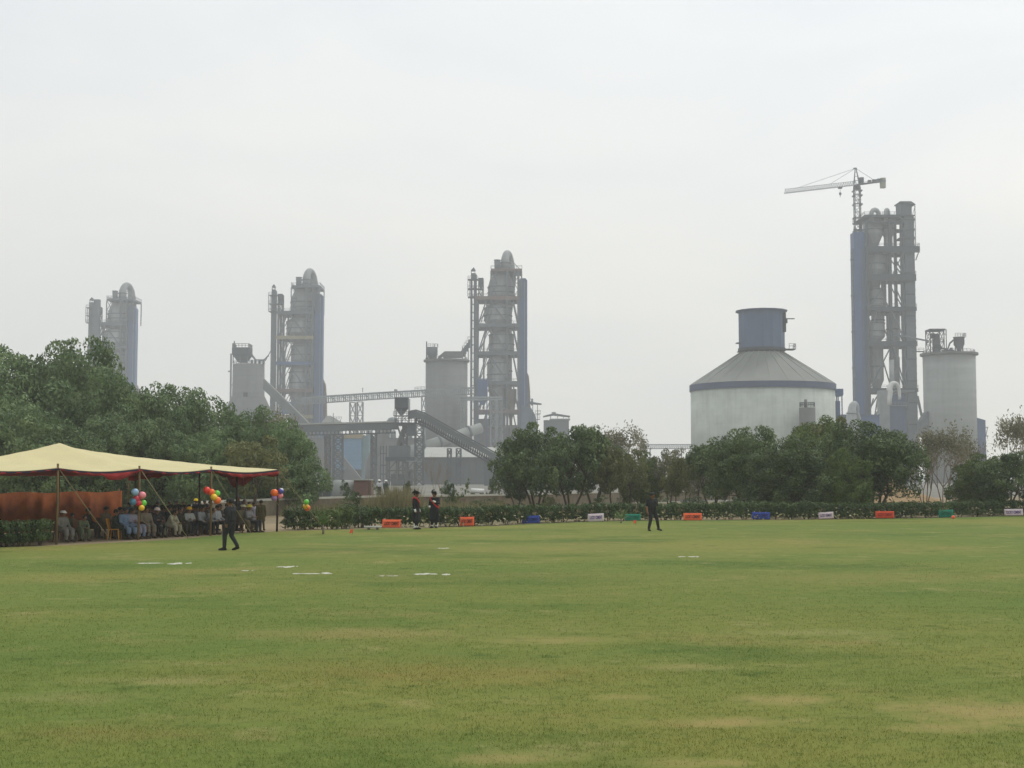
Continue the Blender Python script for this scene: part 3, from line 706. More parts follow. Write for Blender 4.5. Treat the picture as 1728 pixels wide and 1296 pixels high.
# ---------------- tower crane ----------------
def crane():
    T = Site('tower_crane', 'slim tower crane with a long lattice jib behind the newest preheater tower', 'crane', 1447.5, 612, 350)
    x, z, D = T.x, T.z, T.D
    m = MB(); m.lattice(x(1443), x(1452.5), D, D + 2.4, 0, z(316), 48, .34, .17, False); mo = m.build('mast', STEEL, T.root)
    c = MB()
    for y in (390, 368, 345, 330, 322):
        c.box(x(1440.5), x(1443 - .4), D - .5, D + 3, z(y) - .15, z(y) + .35); c.box(x(1453), x(1455.5), D - .5, D + 3, z(y) - .15, z(y) + .35); c.box(x(1441), x(1455), D - .9, D - .3, z(y), z(y) + .4)
    c.build('mast_collar', STEEL, mo)
    MB().lathe(x(1447.7), D + 1.2, [(1.5, z(318)), (1.7, z(314)), (1.2, z(311))], 14).build('slewing_ring', STEEL_D, T.root)
    # jib and counter jib follow one straight, gently rising line
    A = Vector((x(1319), D - 7, z(331.5))); B = Vector((x(1447), D + 1.2, z(311))); Cc = Vector((x(1499), D + 4.2, z(302)))
    j = MB(); n = 30; d = (B - A)
    side = Vector((0, .85, 0))
    for s in (side, -side): j.bar(A + s, B + s, .2)
    up = lambda t: Vector((0, 0, 1.75 if t > .03 else .4))
    j.bar(A + up(.04), B + Vector((0, 0, 1.75)), .2)
    for i in range(n):
        a, b = A + d * (i / n), A + d * ((i + 1) / n); mdl = (a + b) / 2 + Vector((0, 0, 1.75))
        for s in (side, -side): j.bar(a + s, mdl, .09); j.bar(mdl, b + s, .09)
        j.bar(a + side, a - side, .13)
    j.build('jib', STEEL_L, T.root)
    k = MB(); d = Cc - B
    for s in (side, -side): k.bar(B + s, Cc + s, .4, .5)
    for i in range(9): k.bar(B + d * (i / 8) + side, B + d * (i / 8) - side, .2)
    k.rail([B + side, Cc + side], 1.0, .1, 2); ko = k.build('counter_jib', STEEL, T.root)
    q = MB(); q.box(Cc.x - 2.2, Cc.x - .05, Cc.y - 1, Cc.y + 1, Cc.z - 3.2, Cc.z + 1.3); q.build('counterweight', mat('crane_ballast', lin(136, 140, 120), .9, .1, .5), ko)
    q = MB()
    for t, l in ((.45, 1.4), (.62, 1.8), (.8, 2.2)): p = B + d * t; q.box(p.x - l / 2, p.x + l / 2, p.y - .7, p.y + .7, p.z + .3, p.z + 1.3)
    q.build('winch', STEEL_D, ko)
    a = MB(); top = Vector((x(1446), D + 1.2, z(283)))
    for ox, oy in ((-1.1, -.8), (1.4, -.8), (1.4, .8), (-1.1, .8)): a.bar(B + Vector((ox, oy, .3)), top + Vector((ox * .15, oy * .15, 0)), .26)
    for t in (.25, .5, .75): a.bar(B.lerp(top, t) + Vector((-1 * (1 - t), -.8 * (1 - t), 0)), B.lerp(top, t) + Vector((1.3 * (1 - t), -.8 * (1 - t), 0)), .16)
    a.box(top.x - .9, top.x + .5, top.y - .4, top.y + .4, top.z - .3, top.z + .2)
    a.build('tower_head', STEEL, T.root)
    cb = MB(); J = lambda t: A.lerp(B, t) + Vector((0, 0, 1.75))
    cb.bar(top, J(.18), .15); cb.bar(top, J(.63), .15); cb.bar(top, B.lerp(Cc, .72), .12)
    cb.build('pendant_cable', STEEL, T.root)
    cbn = MB(); p = B.lerp(Cc, .13); cbn.box(p.x - .9, p.x + .9, D - 1.4, D + .2, p.z + .2, p.z + 2.6); cbn.build('operator_cab', STEEL_D, T.root)
    t = MB(); p = A.lerp(B, .77); t.box(p.x - .8, p.x + .8, p.y - .9, p.y + .9, p.z - .8, p.z - .2)
    t.bar(p + Vector((0, 0, -.8)), p + Vector((0, 0, -2.6)), .12); t.box(p.x - .45, p.x + .45, p.y - .3, p.y + .3, p.z - 3.6, p.z - 2.6); t.bar(p + Vector((0, 0, -3.6)), p + Vector((0, 0, -4.6)), .2)
    t.build('hook_block', STEEL_D, T.root)
crane()

# ---------------- white clinker dome silo ----------------
def white_silo():
    T = Site('clinker_silo', 'huge white round silo with a blue band, cone roof and blue headhouse', 'silo', 1286, 430, 640)
    x, z, D = T.x, T.z, T.D; cx = x(1286); cyy = D; r = T.w(120.3)
    zw, zb = z(660.5), z(650.5)
    w_ = MB().lathe(cx, cyy, [(r, 0), (r, zw)], 72).build('silo_wall', WHITE_W, T.root)
    MB().lathe(cx, cyy, [(r - .6, zw), (r + .35, zw), (r + .35, zb), (r - .6, zb)], 72, False, False).build('eave_band', BLUE_R, T.root)
    rt = T.w(37)
    ro = MB().lathe(cx, cyy, [(r + .5, zb + .02), (rt, z(595.5))], 26, False, True, .06).build('cone_roof', ROOF_G, T.root)
    rb = MB()
    for i in range(26):
        a = .06 + 2 * math.pi * i / 26; c, s = math.cos(a), math.sin(a)
        rb.bar((cx + c * (r + .3), cyy + s * (r + .3), zb + .12), (cx + c * rt, cyy + s * rt, z(595.5) + .12), .2, .2)
    rb.build('roof_rib', mat('pale_rib', lin(128, 130, 124), .7, .1, .3), ro)
    hr = T.w(39); ho = MB().lathe(cx, cyy, [(hr, z(592)), (hr, z(526))], 14, False, True, .1).build('headhouse', HEADH, T.root)
    MB().lathe(cx, cyy, [(hr + .2, z(526)), (hr + .9, z(526.5)), (hr + .9, z(524.5)), (.1, z(521))], 14, False, True, .1).build('headhouse_roof', BLUE_R, ho)
    MB().lathe(cx, cyy, [(rt - .5, z(596)), (hr + .15, z(592.5)), (hr + .15, z(588)), (hr + .02, z(588))], 28, False, False).build('headhouse_collar', STEEL_D, ho)
    dv = MB(); a = -.62
    dv.box(cx + hr * .80, cx + hr * .97, cyy - hr * .52, cyy - hr * .30, z(562), z(530)); dv.build('doorway', DARKV, ho)
    c = MB(); c.box(cx + hr - .2, cx + T.w(55), cyy - 1.4, cyy - .9, z(539.3), z(537.8)); c.box(cx + hr - .4, cx + hr + .7, cyy - 1.4, cyy - .6, z(546), z(539.3)); c.build('hoist_beam', STEEL_D, ho)
    p = MB(); p.box(cx + hr * .75, cx + T.w(51), cyy - 6, cyy - 2, z(592.6), z(591.2)); p.rail([(cx + T.w(40), cyy - 6, z(591.2)), (cx + T.w(51), cyy - 6, z(591.2)), (cx + T.w(51), cyy - 2, z(591.2))], 1.5, .12, 1.2)
    p.box(cx - hr - .8, cx - hr + .3, cyy - 1.5, cyy + 1, z(580), z(578.5)); p.box(cx - hr - .7, cx - hr + 1.5, cyy - 3, cyy - 1, z(595.5), z(594)); p.build('service_balcony', STEEL_D, ho)
    # conveyor head at the right shoulder
    h = MB(); h.prism([(x(1404), z(657)), (x(1419), z(657)), (x(1419), z(666)), (x(1418), z(669)), (x(1404), z(667))], D - 3, D + 3)
    for px in (1408, 1417):
        for yy in (D - 2.5, D + 2.5): h.bar((x(px), yy, 0), (x(px), yy, z(668)), .3)
    h.box(x(1408), x(1414.5), D - 2, D + 2, 0, z(677)); h.build('side_conveyor_head', BLUE, T.root)
white_silo()

def concrete_silo(label, px, D, rpx, ytop, m, cap=0, base=None):
    T = Site('concrete_silo', label, 'silo', px, D, ytop + 60)
    x, z = T.x, T.z; cx = x(px); r = T.w(rpx); zt = z(ytop)
    prof = [(r, 0), (r, zt)]
    if base: prof = [(r * 1.65, 0), (r * 1.6, z(base) - 3), (r * 1.02, z(base - 22)), (r, zt)]
    MB().lathe(cx, D, prof, 56).build('silo_wall', m, T.root)
    if cap:
        MB().lathe(cx, D, [(r - .2, zt - .9), (r + T.w(cap), zt - .5), (r + T.w(cap), zt + .35), (r - .2, zt + .35)], 56, False, False).build('parapet_ring', CONC_D, T.root)
    MB().rail([(cx + (r - .2) * math.cos(a), D + (r - .2) * math.sin(a), zt + .3) for a in [2 * math.pi * i / 28 for i in range(29)]], 1.2, .12, 3).build('railing', STEEL, T.root)
    return T
# silo right of the newest tower
T = concrete_silo('pale banded concrete silo with rooftop steel frame right of the newest preheater tower', 1602.5, 560, 43, 598, CONC_L, 4.5)
x, z, D = T.x, T.z, T.D
m = MB(); m.lattice(x(1564), x(1587), D - 6, D, z(597), z(560), 2, .35, .2); m.box(x(1563.5), x(1589), D - 6.6, D + .6, z(560), z(557.5))
m.bar((x(1592), D - 5, z(597)), (x(1592), D - 5, z(558)), .3); m.bar((x(1587), D - 5, z(566)), (x(1592), D - 5, z(566)), .25)
m.build('rooftop_frame', STEEL_D, T.root)
m = MB(); m.box(x(1573), x(1581), D - 4.5, D - 1.5, z(595), z(565)); m.cyl((x(1569), D - 3, z(567)), (x(1582), D - 3, z(572)), 1.1, None, 12); m.cyl((x(1575), D - 4, z(583)), (x(1584), D - 4, z(590)), .9); m.build('elevator_head', STEEL_D, T.root)
m = MB(); cx = x(1616); m.lathe(cx, D - 3, [(.8, z(596)), (1, z(590)), (2.1, z(583)), (2.1, z(572)), (2.3, z(571.5)), (2.3, z(570))], 16); 
for i in range(4): m.bar((cx + 2 * math.cos(i * 1.57 + .4), D - 3 + 2 * math.sin(i * 1.57 + .4), z(597)), (cx + 2 * math.cos(i * 1.57 + .4), D - 3 + 2 * math.sin(i * 1.57 + .4), z(572)), .2)
m.rail([(x(1607), D - 5.1, z(571)), (x(1625), D - 5.1, z(571)), (x(1625), D - .9, z(571))], 1.6, .13, 1); m.build('vent_filter', STEEL_D, T.root)
m = MB(); m.tube([(x(1586), D - 2, z(588)), (x(1598), D - 2, z(590)), (x(1602), D - 2, z(580)), (x(1607), D - 3, z(575))], .35, 8)
for a, b in ((1588, 592), (1592, 589), (1597, 591), (1601, 588), (1604, 592)): m.box(x(a), x(a + 3), D - 4, D - 2, z(597), z(b))
m.box(x(1586), x(1606), D - 3.2, D - 2.6, z(593), z(592)); m.build('air_slide', STEEL_D, T.root)
m = MB(); m.bar((x(1544), 590, z(551)), (x(1563), D - 4, z(577)), .6); m.box(x(1546), x(1563), D + 2, D + 3.5, z(593), z(591.5)); m.rail([(x(1546), D + 2, z(591.5)), (x(1563), D + 2, z(591.5))], 1.2, .12, 2); m.build('link_bridge', STEEL, T.root)
m = MB(); m.hexa([(x(1549), D - 4, z(738)), (x(1560), D - 4, z(728)), (x(1560), D + 2, z(728)), (x(1549), D + 2, z(738)), (x(1549), D - 4, z(711)), (x(1561), D - 4, z(694)), (x(1561), D + 2, z(694)), (x(1549), D + 2, z(711))])
m.build('feed_gallery', STEEL, T.root)
# silo by tower 3
T = concrete_silo('wide grey concrete silo with a thin roof mast left of the tallest old tower', 753.5, 640, 35.5, 609, CONC, 3.5)
x, z, D = T.x, T.z, T.D
m = MB(); m.bar((x(720), D - 2, z(609)), (x(720), D - 2, z(577)), .5); m.box(x(718.5), x(721.5), D - 2.6, D - 1.4, z(609), z(604)); m.build('roof_mast', STEEL_D, T.root)
m = MB(); m.lathe(x(730), D - 3, [(1.5, z(606)), (2.4, z(600)), (2.4, z(587))], 14); m.rail([(x(723), D - 5.5, z(587)), (x(739), D - 5.5, z(587)), (x(739), D - 1, z(587))], 1.4, .13, 1); m.bar((x(733), D - 3, z(587)), (x(733), D - 3, z(582)), .35)
for px in (723, 737): m.bar((x(px), D - 5, z(609)), (x(px), D - 5, z(587)), .3)
m.build('vent_filter', STEEL, T.root)
m = MB(); m.prism([(x(748), z(604)), (x(781), z(604)), (x(781), z(594)), (x(751), z(594)), (x(748), z(596))], D - 4, D + 1); m.build('roof_house', CONC_D, T.root)
m = MB(); m.prism([(x(738), z(602)), (x(748), z(594)), (x(776), z(594)), (x(793), z(573)), (x(794), z(579)), (x(780), z(601)), (x(750), z(598)), (x(740), z(606))], D + 1.2, D + 4); m.build('feed_gallery', STEEL, T.root)
m = MB()
for i, (a, b) in enumerate(((781, 588), (784, 583), (787, 579), (790, 573))): m.box(x(a), x(a + 3), D - 1, D + 1, z(b + 14), z(b)); m.rail([(x(a - 1), D - 1.2, z(b)), (x(a + 4), D - 1.2, z(b))], 1.2, .14, 1)
for a in (780, 785, 790): m.bar((x(a), D, z(612)), (x(a), D, z(585)), .4)
m.build('stair_stack', STEEL, T.root)
# silo by tower 2
T = concrete_silo('smaller grey silo with a dark hopper on its roof, left of the yellowish-edged tower', 419, 690, 26.5, 615, CONC, 0, 690)
x, z, D = T.x, T.z, T.D
m = MB(); m.hexa([(x(403), D - 4, z(612)), (x(415), D - 4, z(612)), (x(415), D + 2, z(612)), (x(403), D + 2, z(612)), (x(395), D - 6, z(600)), (x(422), D - 6, z(600)), (x(422), D + 4, z(600)), (x(395), D + 4, z(600))])
m.box(x(394.5), x(422.5), D - 6.2, D + 4.2, z(600), z(588)); ho = m.build('roof_hopper', STEEL_D, T.root)
m = MB(); m.rail([(x(395), D + 4, z(588)), (x(395), D - 6, z(588)), (x(422), D - 6, z(588)), (x(422), D + 4, z(588))], 1.9, .2, 1.4); m.bar((x(397.5), D - 5, z(588)), (x(397.5), D - 5, z(577)), .5); m.build('railing', STEEL_D, ho)
for px in (396, 408, 420): MB().bar((x(px), D - 5, z(615)), (x(px), D - 5, z(600)), .4).build('hopper_leg', STEEL, T.root)
MB().bar((x(423), D - 4, z(595)), (x(434), D - 4, z(610)), .8).build('spout', STEEL, T.root)
m = MB(); m.tube([(x(424), D - 2, z(600)), (x(432), D - 2, z(608)), (x(446), D - 2, z(608)), (x(452), D, z(600))], .4, 8)
m.build('roof_pipe', STEEL, T.root)
for px in (424, 430, 437, 444): MB().box(x(px), x(px + 3), D - 3, D - 1, z(615), z(608)).build('roof_box', STEEL, T.root)
m = MB()
m.rail([(x(422), D - 4, z(614)), (x(446), D - 4, z(614))], 1.6, .16, 1.6); m.build('roof_rail', STEEL, T.root); m = MB(); m.bar((x(447), D, z(609)), (x(456), D, z(592)), .35); m.build('feed_pipe', STEEL, T.root)
m = MB(); m.bar((x(389.7), D - 1, z(690)), (x(389.7), D - 1, z(597)), .8); m.box(x(385), x(391), D - 1.6, D - .4, z(628), z(626)); m.bar((x(391), D - 1, z(650)), (x(393), D - 1, z(650)), .4); m.build('side_pipe', STEEL_L, T.root)
MB().box(x(416), x(423), D - T.w(27) - .4, D - 6, z(671), z(664)).build('service_door', DARKV, T.root)
# small silo in front of the white one
T = concrete_silo('small drab silo in front of the white silo wall, half behind the trees', 1363, 405, 13.5, 688, CONC_D, 0)
x, z, D = T.x, T.z, T.D
m = MB(); m.cyl((x(1360.5), D, z(688)), (x(1360.5), D, z(674)), T.w(2.6)); m.build('roof_stack', CONC_D, T.root)

# ---------------- conveyors ----------------
def gallery(label, name, pts_px, D0, D1, hpx_top, depth, m, roof=None, trestles=(), slat=None, kind='conveyor'):
    """closed belt gallery along a pixel polyline; trestles = (px0, px1, ytop, segments)"""
    n = len(pts_px); Ds = [D0 + (D1 - D0) * i / (n - 1) for i in range(n)]
    c = P(pts_px[0][0], pts_px[0][1], D0); r = thing(name, label, kind, (c.x, c.y, 0))
    b = MB(); rf = MB()
    for (a, bb, da, db) in zip(pts_px[:-1], pts_px[1:], Ds[:-1], Ds[1:]):
        p, q = P(*a, da), P(*bb, db); ha = hpx_top * da / F; hb = hpx_top * db / F
        dy = Vector((0, depth, 0))
        b.hexa([p - Vector((0, 0, ha)), q - Vector((0, 0, hb)), q - Vector((0, 0, hb)) + dy, p - Vector((0, 0, ha)) + dy, p, q, q + dy, p + dy])
        if roof:
            e = Vector((0, .35, 0)); u = Vector((0, 0, .12)); v = Vector((0, 0, .55))
            rf.hexa([p - e + u, q - e + u, q + dy + e + u, p + dy + e + u, p - e + v, q - e + v, q + dy + e + v, p + dy + e + v])
    g_ = b.build('gallery', m, r)
    if roof: rf.build('gallery_roof', roof, r)
    for (x0, x1, yt, ns, dd) in trestles:
        t = MB(); t.lattice(X(x0, dd), X(x1, dd), dd, dd + depth, 0, Z(yt, dd), ns, .35, .2)
        t.build('trestle', STEEL_L if dd > 500 else STEEL, r)
    return r, g_

# high pipe conveyor between the two old towers
r, g_ = gallery('long high conveyor on white slatted truss crossing between the two old towers', 'pipe_conveyor', [(500, 671), (548, 667.5), (640, 661.5), (718, 657), (800, 653)], 600, 600, 2.6, 2.5, STEEL_L,
    trestles=((589.5, 599, 679, 6, 601), (602, 611.5, 678, 6, 601), (711, 717.5, 668, 6, 601)))
b = MB(); pts = [(500, 671), (548, 667.5), (640, 661.5), (718, 657), (800, 653)]
for i in range(95):
    px = 500 + i * 300 / 94; yt = np.interp(px, [p[0] for p in pts], [p[1] for p in pts]); dd = 600
    a = P(px, yt + 2.5, dd); c = P(px, yt + 12, dd); b.bar(a, c, .5 if i % 3 else .3)
    if i % 6 == 0: b.bar(a, P(px + 12, yt + 11.6, dd), .25)
for (a, c) in zip(pts[:-1], pts[1:]): b.bar(P(a[0], a[1] + 12, 600), P(c[0], c[1] + 12, 600), .5); b.bar(P(a[0], a[1] + 12, 602.2), P(c[0], c[1] + 12, 602.2), .5); b.bar(P(a[0], a[1] + 5.5, 599.7), P(c[0], c[1] + 5.5, 599.7), .2)
b.build('slatted_truss', STEEL_L, r)
b = MB(); b.bar(P(612, 662, 600), P(612, 655, 600), .3); b.box(P(611, 655, 600).x, P(613.2, 655, 600).x, 599.7, 600.3, Z(656, 600), Z(654.8, 600)); b.box(P(665, 660, 600).x, P(670, 660, 600).x, 599.5, 602, Z(661, 600), Z(657, 600)); b.rail([P(700, 658.5, 600), P(716, 657.3, 600)], 1.3, .16, 1.3); b.build('lamp_post', STEEL_L, r)

# low dark belt gallery
r, g_ = gallery('low dark enclosed belt conveyor running left from the transfer tower', 'belt_conveyor', [(470, 719), (520, 717.2), (600, 715.2), (671, 713.3)], 430, 424, 11, 3.2, GREYCLAD, PALE_ROOF,
    trestles=((548, 556, 733, 9, 431), (562, 577, 733, 8, 430), (626, 634, 733, 8, 429)))
b = MB()
for i in range(60):
    t = i / 59; px = 478 + t * 186; y0 = np.interp(px, [470, 520, 600, 671], [719, 717.2, 715.2, 713.3]); dd = 429.5
    b.bar(P(px, y0 + 10.8, dd), P(px + (2.6 if i % 2 else -2.6), y0 + 16.5, dd), .18)
b.bar(P(472, 735.6, 430), P(668, 730.4, 430), .35); b.bar(P(472, 735.6, 432.8), P(668, 730.4, 432.8), .35)
b.build('bottom_truss', STEEL, r)

# transfer tower with hopper
T = Site('transfer_tower', 'steel transfer tower carrying a square dark hopper above the belt conveyors', 'transfer tower', 690, 420, 700)
x, z, D = T.x, T.z, T.D
m = MB(); m.box(x(666), x(688), D, D + 4, z(688), z(671)); m.hexa([(x(673), D + 1.5, z(699)), (x(680), D + 1.5, z(699)), (x(680), D + 2.5, z(699)), (x(673), D + 2.5, z(699)), (x(666), D, z(688)), (x(688), D, z(688)), (x(688), D + 4, z(688)), (x(666), D + 4, z(688))])
ho = m.build('hopper', STEEL_D, T.root); MB().box(x(665.5), x(688.5), D - .15, D + 4.15, z(670.9), z(670)).build('hopper_rim', STEEL_L, ho)
m = MB()
for px in (666.5, 677, 689.5):
    for yy in (D - .3, D + 4.3): m.bar((x(px), yy, z(713)), (x(px), yy, z(690 if px == 677 else 672)), .22)
m.bar((x(666.5), D - .3, z(713)), (x(677), D - .3, z(699)), .16); m.bar((x(677), D - .3, z(713)), (x(689.5), D - .3, z(699)), .16); m.bar((x(689.5), D - .3, z(713)), (x(677), D - .3, z(699)), .16)
m.rail([(x(664), D - .5, z(701)), (x(692), D - .5, z(701))], 1.2, .12, .9); m.box(x(664), x(692), D - .6, D + 4.5, z(702), z(701)); m.build('hopper_frame', STEEL, T.root)
m = MB(); m.box(x(668), x(700), D - .6, D + 5, z(718), z(713)); m.rail([(x(668), D - .6, z(713)), (x(700), D - .6, z(713))], 1.2, .12, .9); m.build('deck', STEEL_D, T.root)
m = MB(); m.lattice(x(700.5), x(714), D - .2, D + 4, 0, z(706), 9, .4, .2); m.lattice(x(679), x(686), D + 1, D + 4, 0, z(718), 9, .28, .16); m.box(x(688), x(702), D, D + 4, z(735), z(718)); m.bar((x(671), D, z(718)), (x(679), D, z(745)), .5); m.build('support_frame', STEEL, T.root)
m = MB(); m.tube([(x(688), D + 2, z(716)), (x(680), D + 2, z(728)), (x(674), D + 2, z(745)), (x(672), D + 2, z(760))], .85, 10); m.build('chute', CONC_D, T.root)
m = MB(); m.lathe(x(659), D + 8, [(T.w(11), z(716)), (T.w(11), z(709)), (T.w(7), z(703.5)), (.2, z(702))], 16); m.build('dust_hood', STEEL_L, T.root)

# inclined conveyor coming down to the right
r, g_ = gallery('dark inclined conveyor sloping down to the right from the transfer tower', 'inclined_conveyor', [(688, 697), (702, 694), (716, 698.5), (780, 735), (850, 774)], 421, 396, 10, 3.2, GREYCLAD, mat('dusty_dark_roof', lin(76, 80, 82), .8, .15, .3),
    trestles=((755, 761, 757, 5, 410), (770, 777.5, 757, 5, 409)))
b = MB()
line = lambda px: np.interp(px, [688, 702, 716, 780, 850], [697, 694, 698.5, 735, 774])
for i in range(38):
    px = 703 + i * 3.8; dd = 421 - (px - 688) / 162 * 25
    b.bar(P(px, line(px) + 9.5, dd), P(px, line(px) + 20, dd), .26); b.bar(P(px, line(px) + 9.5, dd), P(px + 3.8, line(px + 3.8) + 20, dd), .2)
for pa, pb in ((702, 716), (716, 780), (780, 848)):
    da, db = 421 - (pa - 688) / 162 * 25, 421 - (pb - 688) / 162 * 25
    for off in (20, 15): b.bar(P(pa, line(pa) + off, da), P(pb, line(pb) + off, db), .5 if off == 20 else .25)
b.build('walkway_truss', STEEL_D, r)
b = MB(); b.prism([(X(817, 402), 0), (X(829, 402), 0), (X(833, 402), Z(779, 402)), (X(816, 402), Z(770, 402))], 401, 404.5); b.build('tail_house', GREYCLAD, r)

# incline from the smaller silo down to the belt gallery
r, g_ = gallery('grey covered incline descending right from the small hopper silo', 'inclined_conveyor', [(444, 640), (472, 667), (523, 718)], 640, 560, 17, 3.5, GREYCLAD, ROOF_G, trestles=())
b = MB(); b.lattice(X(487, 610), X(494, 610), 611, 613, 0, Z(704, 610), 5, .35, .2); b.build('trestle', STEEL, r)

# distant flat truss conveyor left of the white silo
r, g_ = gallery('far thin truss bridge at tree height left of the white silo', 'conveyor_bridge', [(1085, 749.5), (1168, 749.5)], 620, 620, 1.4, 2, STEEL_L)
b = MB()
for i in range(27):
    px = 1086 + i * 3.1; b.bar(P(px, 750, 620), P(px, 757, 620), .22); b.bar(P(px, 750.5, 620), P(px + 3.1, 756.5, 620), .16)
b.bar(P(1085, 757, 620), P(1168, 757, 620), .4); b.build('truss', STEEL_L, r)
b = MB()
for px in (1097, 1139, 1144, 1150): b.bar(P(px, 756, 621), Vector((X(px, 621), 621, 0)), .5)
b.build('trestle', STEEL_L, r)

# ---------------- other plant buildings ----------------
# long shed with pale roof
T = Site('long_shed', 'long grey shed with a pale roof behind the inclined conveyor', 'shed', 780, 470, 780)
x, z, D = T.x, T.z, T.D
MB().box(x(713), x(868), D, D + 24, 0, z(772)).build('wall', GREYCLAD, T.root)
m = MB(); m.hexa([(x(711), D - .8, z(772)), (x(870), D - .8, z(772)), (x(846), D + 25, z(768)), (x(711), D + 25, z(768)), (x(711), D - .8, z(771.2)), (x(870), D - .8, z(771.2)), (x(846), D + 25, z(752)), (x(711), D + 25, z(752))]); m.build('roof', PALE_ROOF, T.root)
m = MB()
for i in range(12): px = 716 + i * 12.7; m.box(x(px), x(px + .9), D - .35, D - .01, 0, z(773))
m.build('wall_column', CONC_D, T.root)
# processing station on a concrete frame
T = Site('process_station', 'grey boxy process station raised on a dark concrete frame left of the lattice support', 'building', 672, 405, 770)
x, z, D = T.x, T.z, T.D
MB().box(x(656), x(690), D, D + 7, z(771), z(752)).build('wall', GREYCLAD, T.root)
MB().box(x(651), x(700), D - 1, D + 8, z(778), z(771.3)).build('floor_slab', STEEL_D, T.root)
m = MB(); m.box(x(686), x(712), D - 1.8, D - 1.02, z(779), z(777.5)); m.build('walkway', STEEL_L, T.root)
m = MB()
for px in (652, 668, 684, 698):
    for yy in (D, D + 7): m.box(x(px), x(px + 2.6), yy, yy + .5, 0, z(778))
for y in (795, 811):
    for yy in (D, D + 7): m.box(x(652), x(701), yy + .05, yy + .5, z(y), z(y - 2.2))
    for px in (652, 698): m.box(x(px), x(px + 2.6), D + .5, D + 7, z(y) + .1, z(y - 1.8))
for a, b_ in ((654, 668), (670, 684), (686, 698)): m.bar((x(a), D + .2, z(795)), (x(b_), D + .2, z(779)), .3); m.bar((x(a), D + .2, z(811)), (x(b_), D + .2, z(796)), .25)
m.build('support_frame', CONC_D, T.root)
m = MB(); m.box(x(659), x(681), D + 2, D + 6, 0, z(800)); m.cyl((x(692), D + 3, 0), (x(692), D + 3, z(792)), T.w(4)); m.build('machine', STEEL, T.root)
m = MB()
for px in (641, 646, 651): m.bar((x(px), D + 2, 0), (x(px), D + 2, z(752)), .3)
for y in (765, 785, 800): m.bar((x(641), D + 2, z(y)), (x(651), D + 2, z(y)), .3)
m.build('stair_frame', STEEL, T.root)
# blue corrugated building
T = Site('clad_building', 'light blue ribbed building seen under the low belt conveyor', 'building', 595, 560, 765)
x, z, D = T.x, T.z, T.D
MB().box(x(566), x(610), D, D + 14, z(792), z(740)).build('wall', BLUE_L, T.root)
MB().box(x(610.05), x(622), D + 1, D + 12, 0, z(735)).build('stair_wall', mat('teal_cladding', lin(96, 122, 128), .6, .12, .2), T.root)
m = MB(); m.box(x(575), x(611), D - .5, D + 14.5, z(739.8), z(733)); m.build('roof', mat('ochre_cladding', lin(146, 132, 104), .8, .15, .3), T.root)
MB().box(x(566), x(622), D + 2, D + 13, 0, z(792) - .02).build('plinth', CONC_D, T.root)
# inclined ducts
T = Site('gas_duct', 'fat pale duct slanting down left under the belt conveyor beside the light blue building', 'duct', 633, 520, 765)
m = MB(); m.tube([P(655, 716, 520), P(648, 733, 520), P(631, 768, 520), P(625, 782, 520), Vector((X(625, 520), 520, 0))], [1.9, 1.9, 1.9, 2.0, 2.0], 14); m.build('duct', CONC, T.root)
T = Site('chute_gallery', 'pale slanting chute running down right below the light blue building', 'chute', 590, 500, 790)
m = MB(); m.bar(P(566, 762, 500), P(612, 818, 500), 3.2, 2.2); m.build('chute_body', CONC, T.root)
m = MB(); m.bar(P(566, 757.5, 499.5), P(612, 813.5, 499.5), .4); m.build('handrail', STEEL, T.root)
T = Site('plant_hall', 'grey flat-topped plant hall behind the fat slanting duct', 'building', 640, 670, 760)
x, z, D = T.x, T.z, T.D
MB().box(x(522), x(724), D, D + 20, 0, z(741)).build('wall', CONC_D, T.root)
m = MB(); m.box(x(521), x(725), D - .5, D + 20.5, z(740.9), z(739)); m.build('roof', GREYCLAD, T.root)
m = MB(); m.box(x(632), x(655), D + 3, D + 12, z(738.9), z(722)); m.build('penthouse', GREYCLAD, T.root)
for px in (620, 662, 690): MB().cyl((x(px), D + 5, z(738.9)), (x(px), D + 5, z(726)), 1.3, None, 12).build('vent_pipe', STEEL_L, T.root)
# rotary kiln of the nearest old line
T = Site('rotary_kiln', 'pale rotary kiln tube lying behind the inclined conveyor', 'kiln', 770, 600, 735)
m = MB(); m.cyl(P(690, 762, 600), P(812, 722, 612), 2.3, None, 22); ko = m.build('kiln_shell', CONC_L, T.root)
for t in (.2, .42, .62, .83):
    m = MB(); a = P(690, 762, 600).lerp(P(812, 722, 612), t); d = (P(812, 722, 612) - P(690, 762, 600)).normalized() * .5; m.cyl(a - d, a + d, 2.75, None, 22); m.build('tyre_ring', STEEL, ko)
m = MB()
for t in (.2, .42, .62, .83):
    a = P(690, 762, 600).lerp(P(812, 722, 612), t); m.box(a.x - 1.5, a.x + 1.5, a.y - 2, a.y + 2, 0, a.z - 2.4)
m.build('pier', CONC_D, T.root)
# pipe bridge and lattice mast before the nearest old tower
T = Site('pipe_bridge', 'lattice mast carrying a thin pipe bridge in front of the tallest old tower', 'pipe bridge', 837, 625, 700)
x, z, D = T.x, T.z, T.D
m = MB(); m.lattice(x(828), x(837), D, D + 3, 0, z(673), 9, .4, .22); m.lattice(x(839), x(847), D, D + 3, 0, z(673), 9, .4, .22); m.lattice(x(777), x(783), D, D + 3, 0, z(674), 8, .35, .18); m.build('lattice_mast', STEEL_L, T.root)
m = MB(); m.box(x(777), x(849), D - .3, D + 3.3, z(675.5), z(673)); m.rail([(x(777), D - .3, z(673)), (x(849), D - .3, z(673))], 1.1, .12, 2); m.cyl((x(777), D + 1, z(671)), (x(847), D + 1, z(671)), .4); m.build('bridge_deck', STEEL_L, T.root)
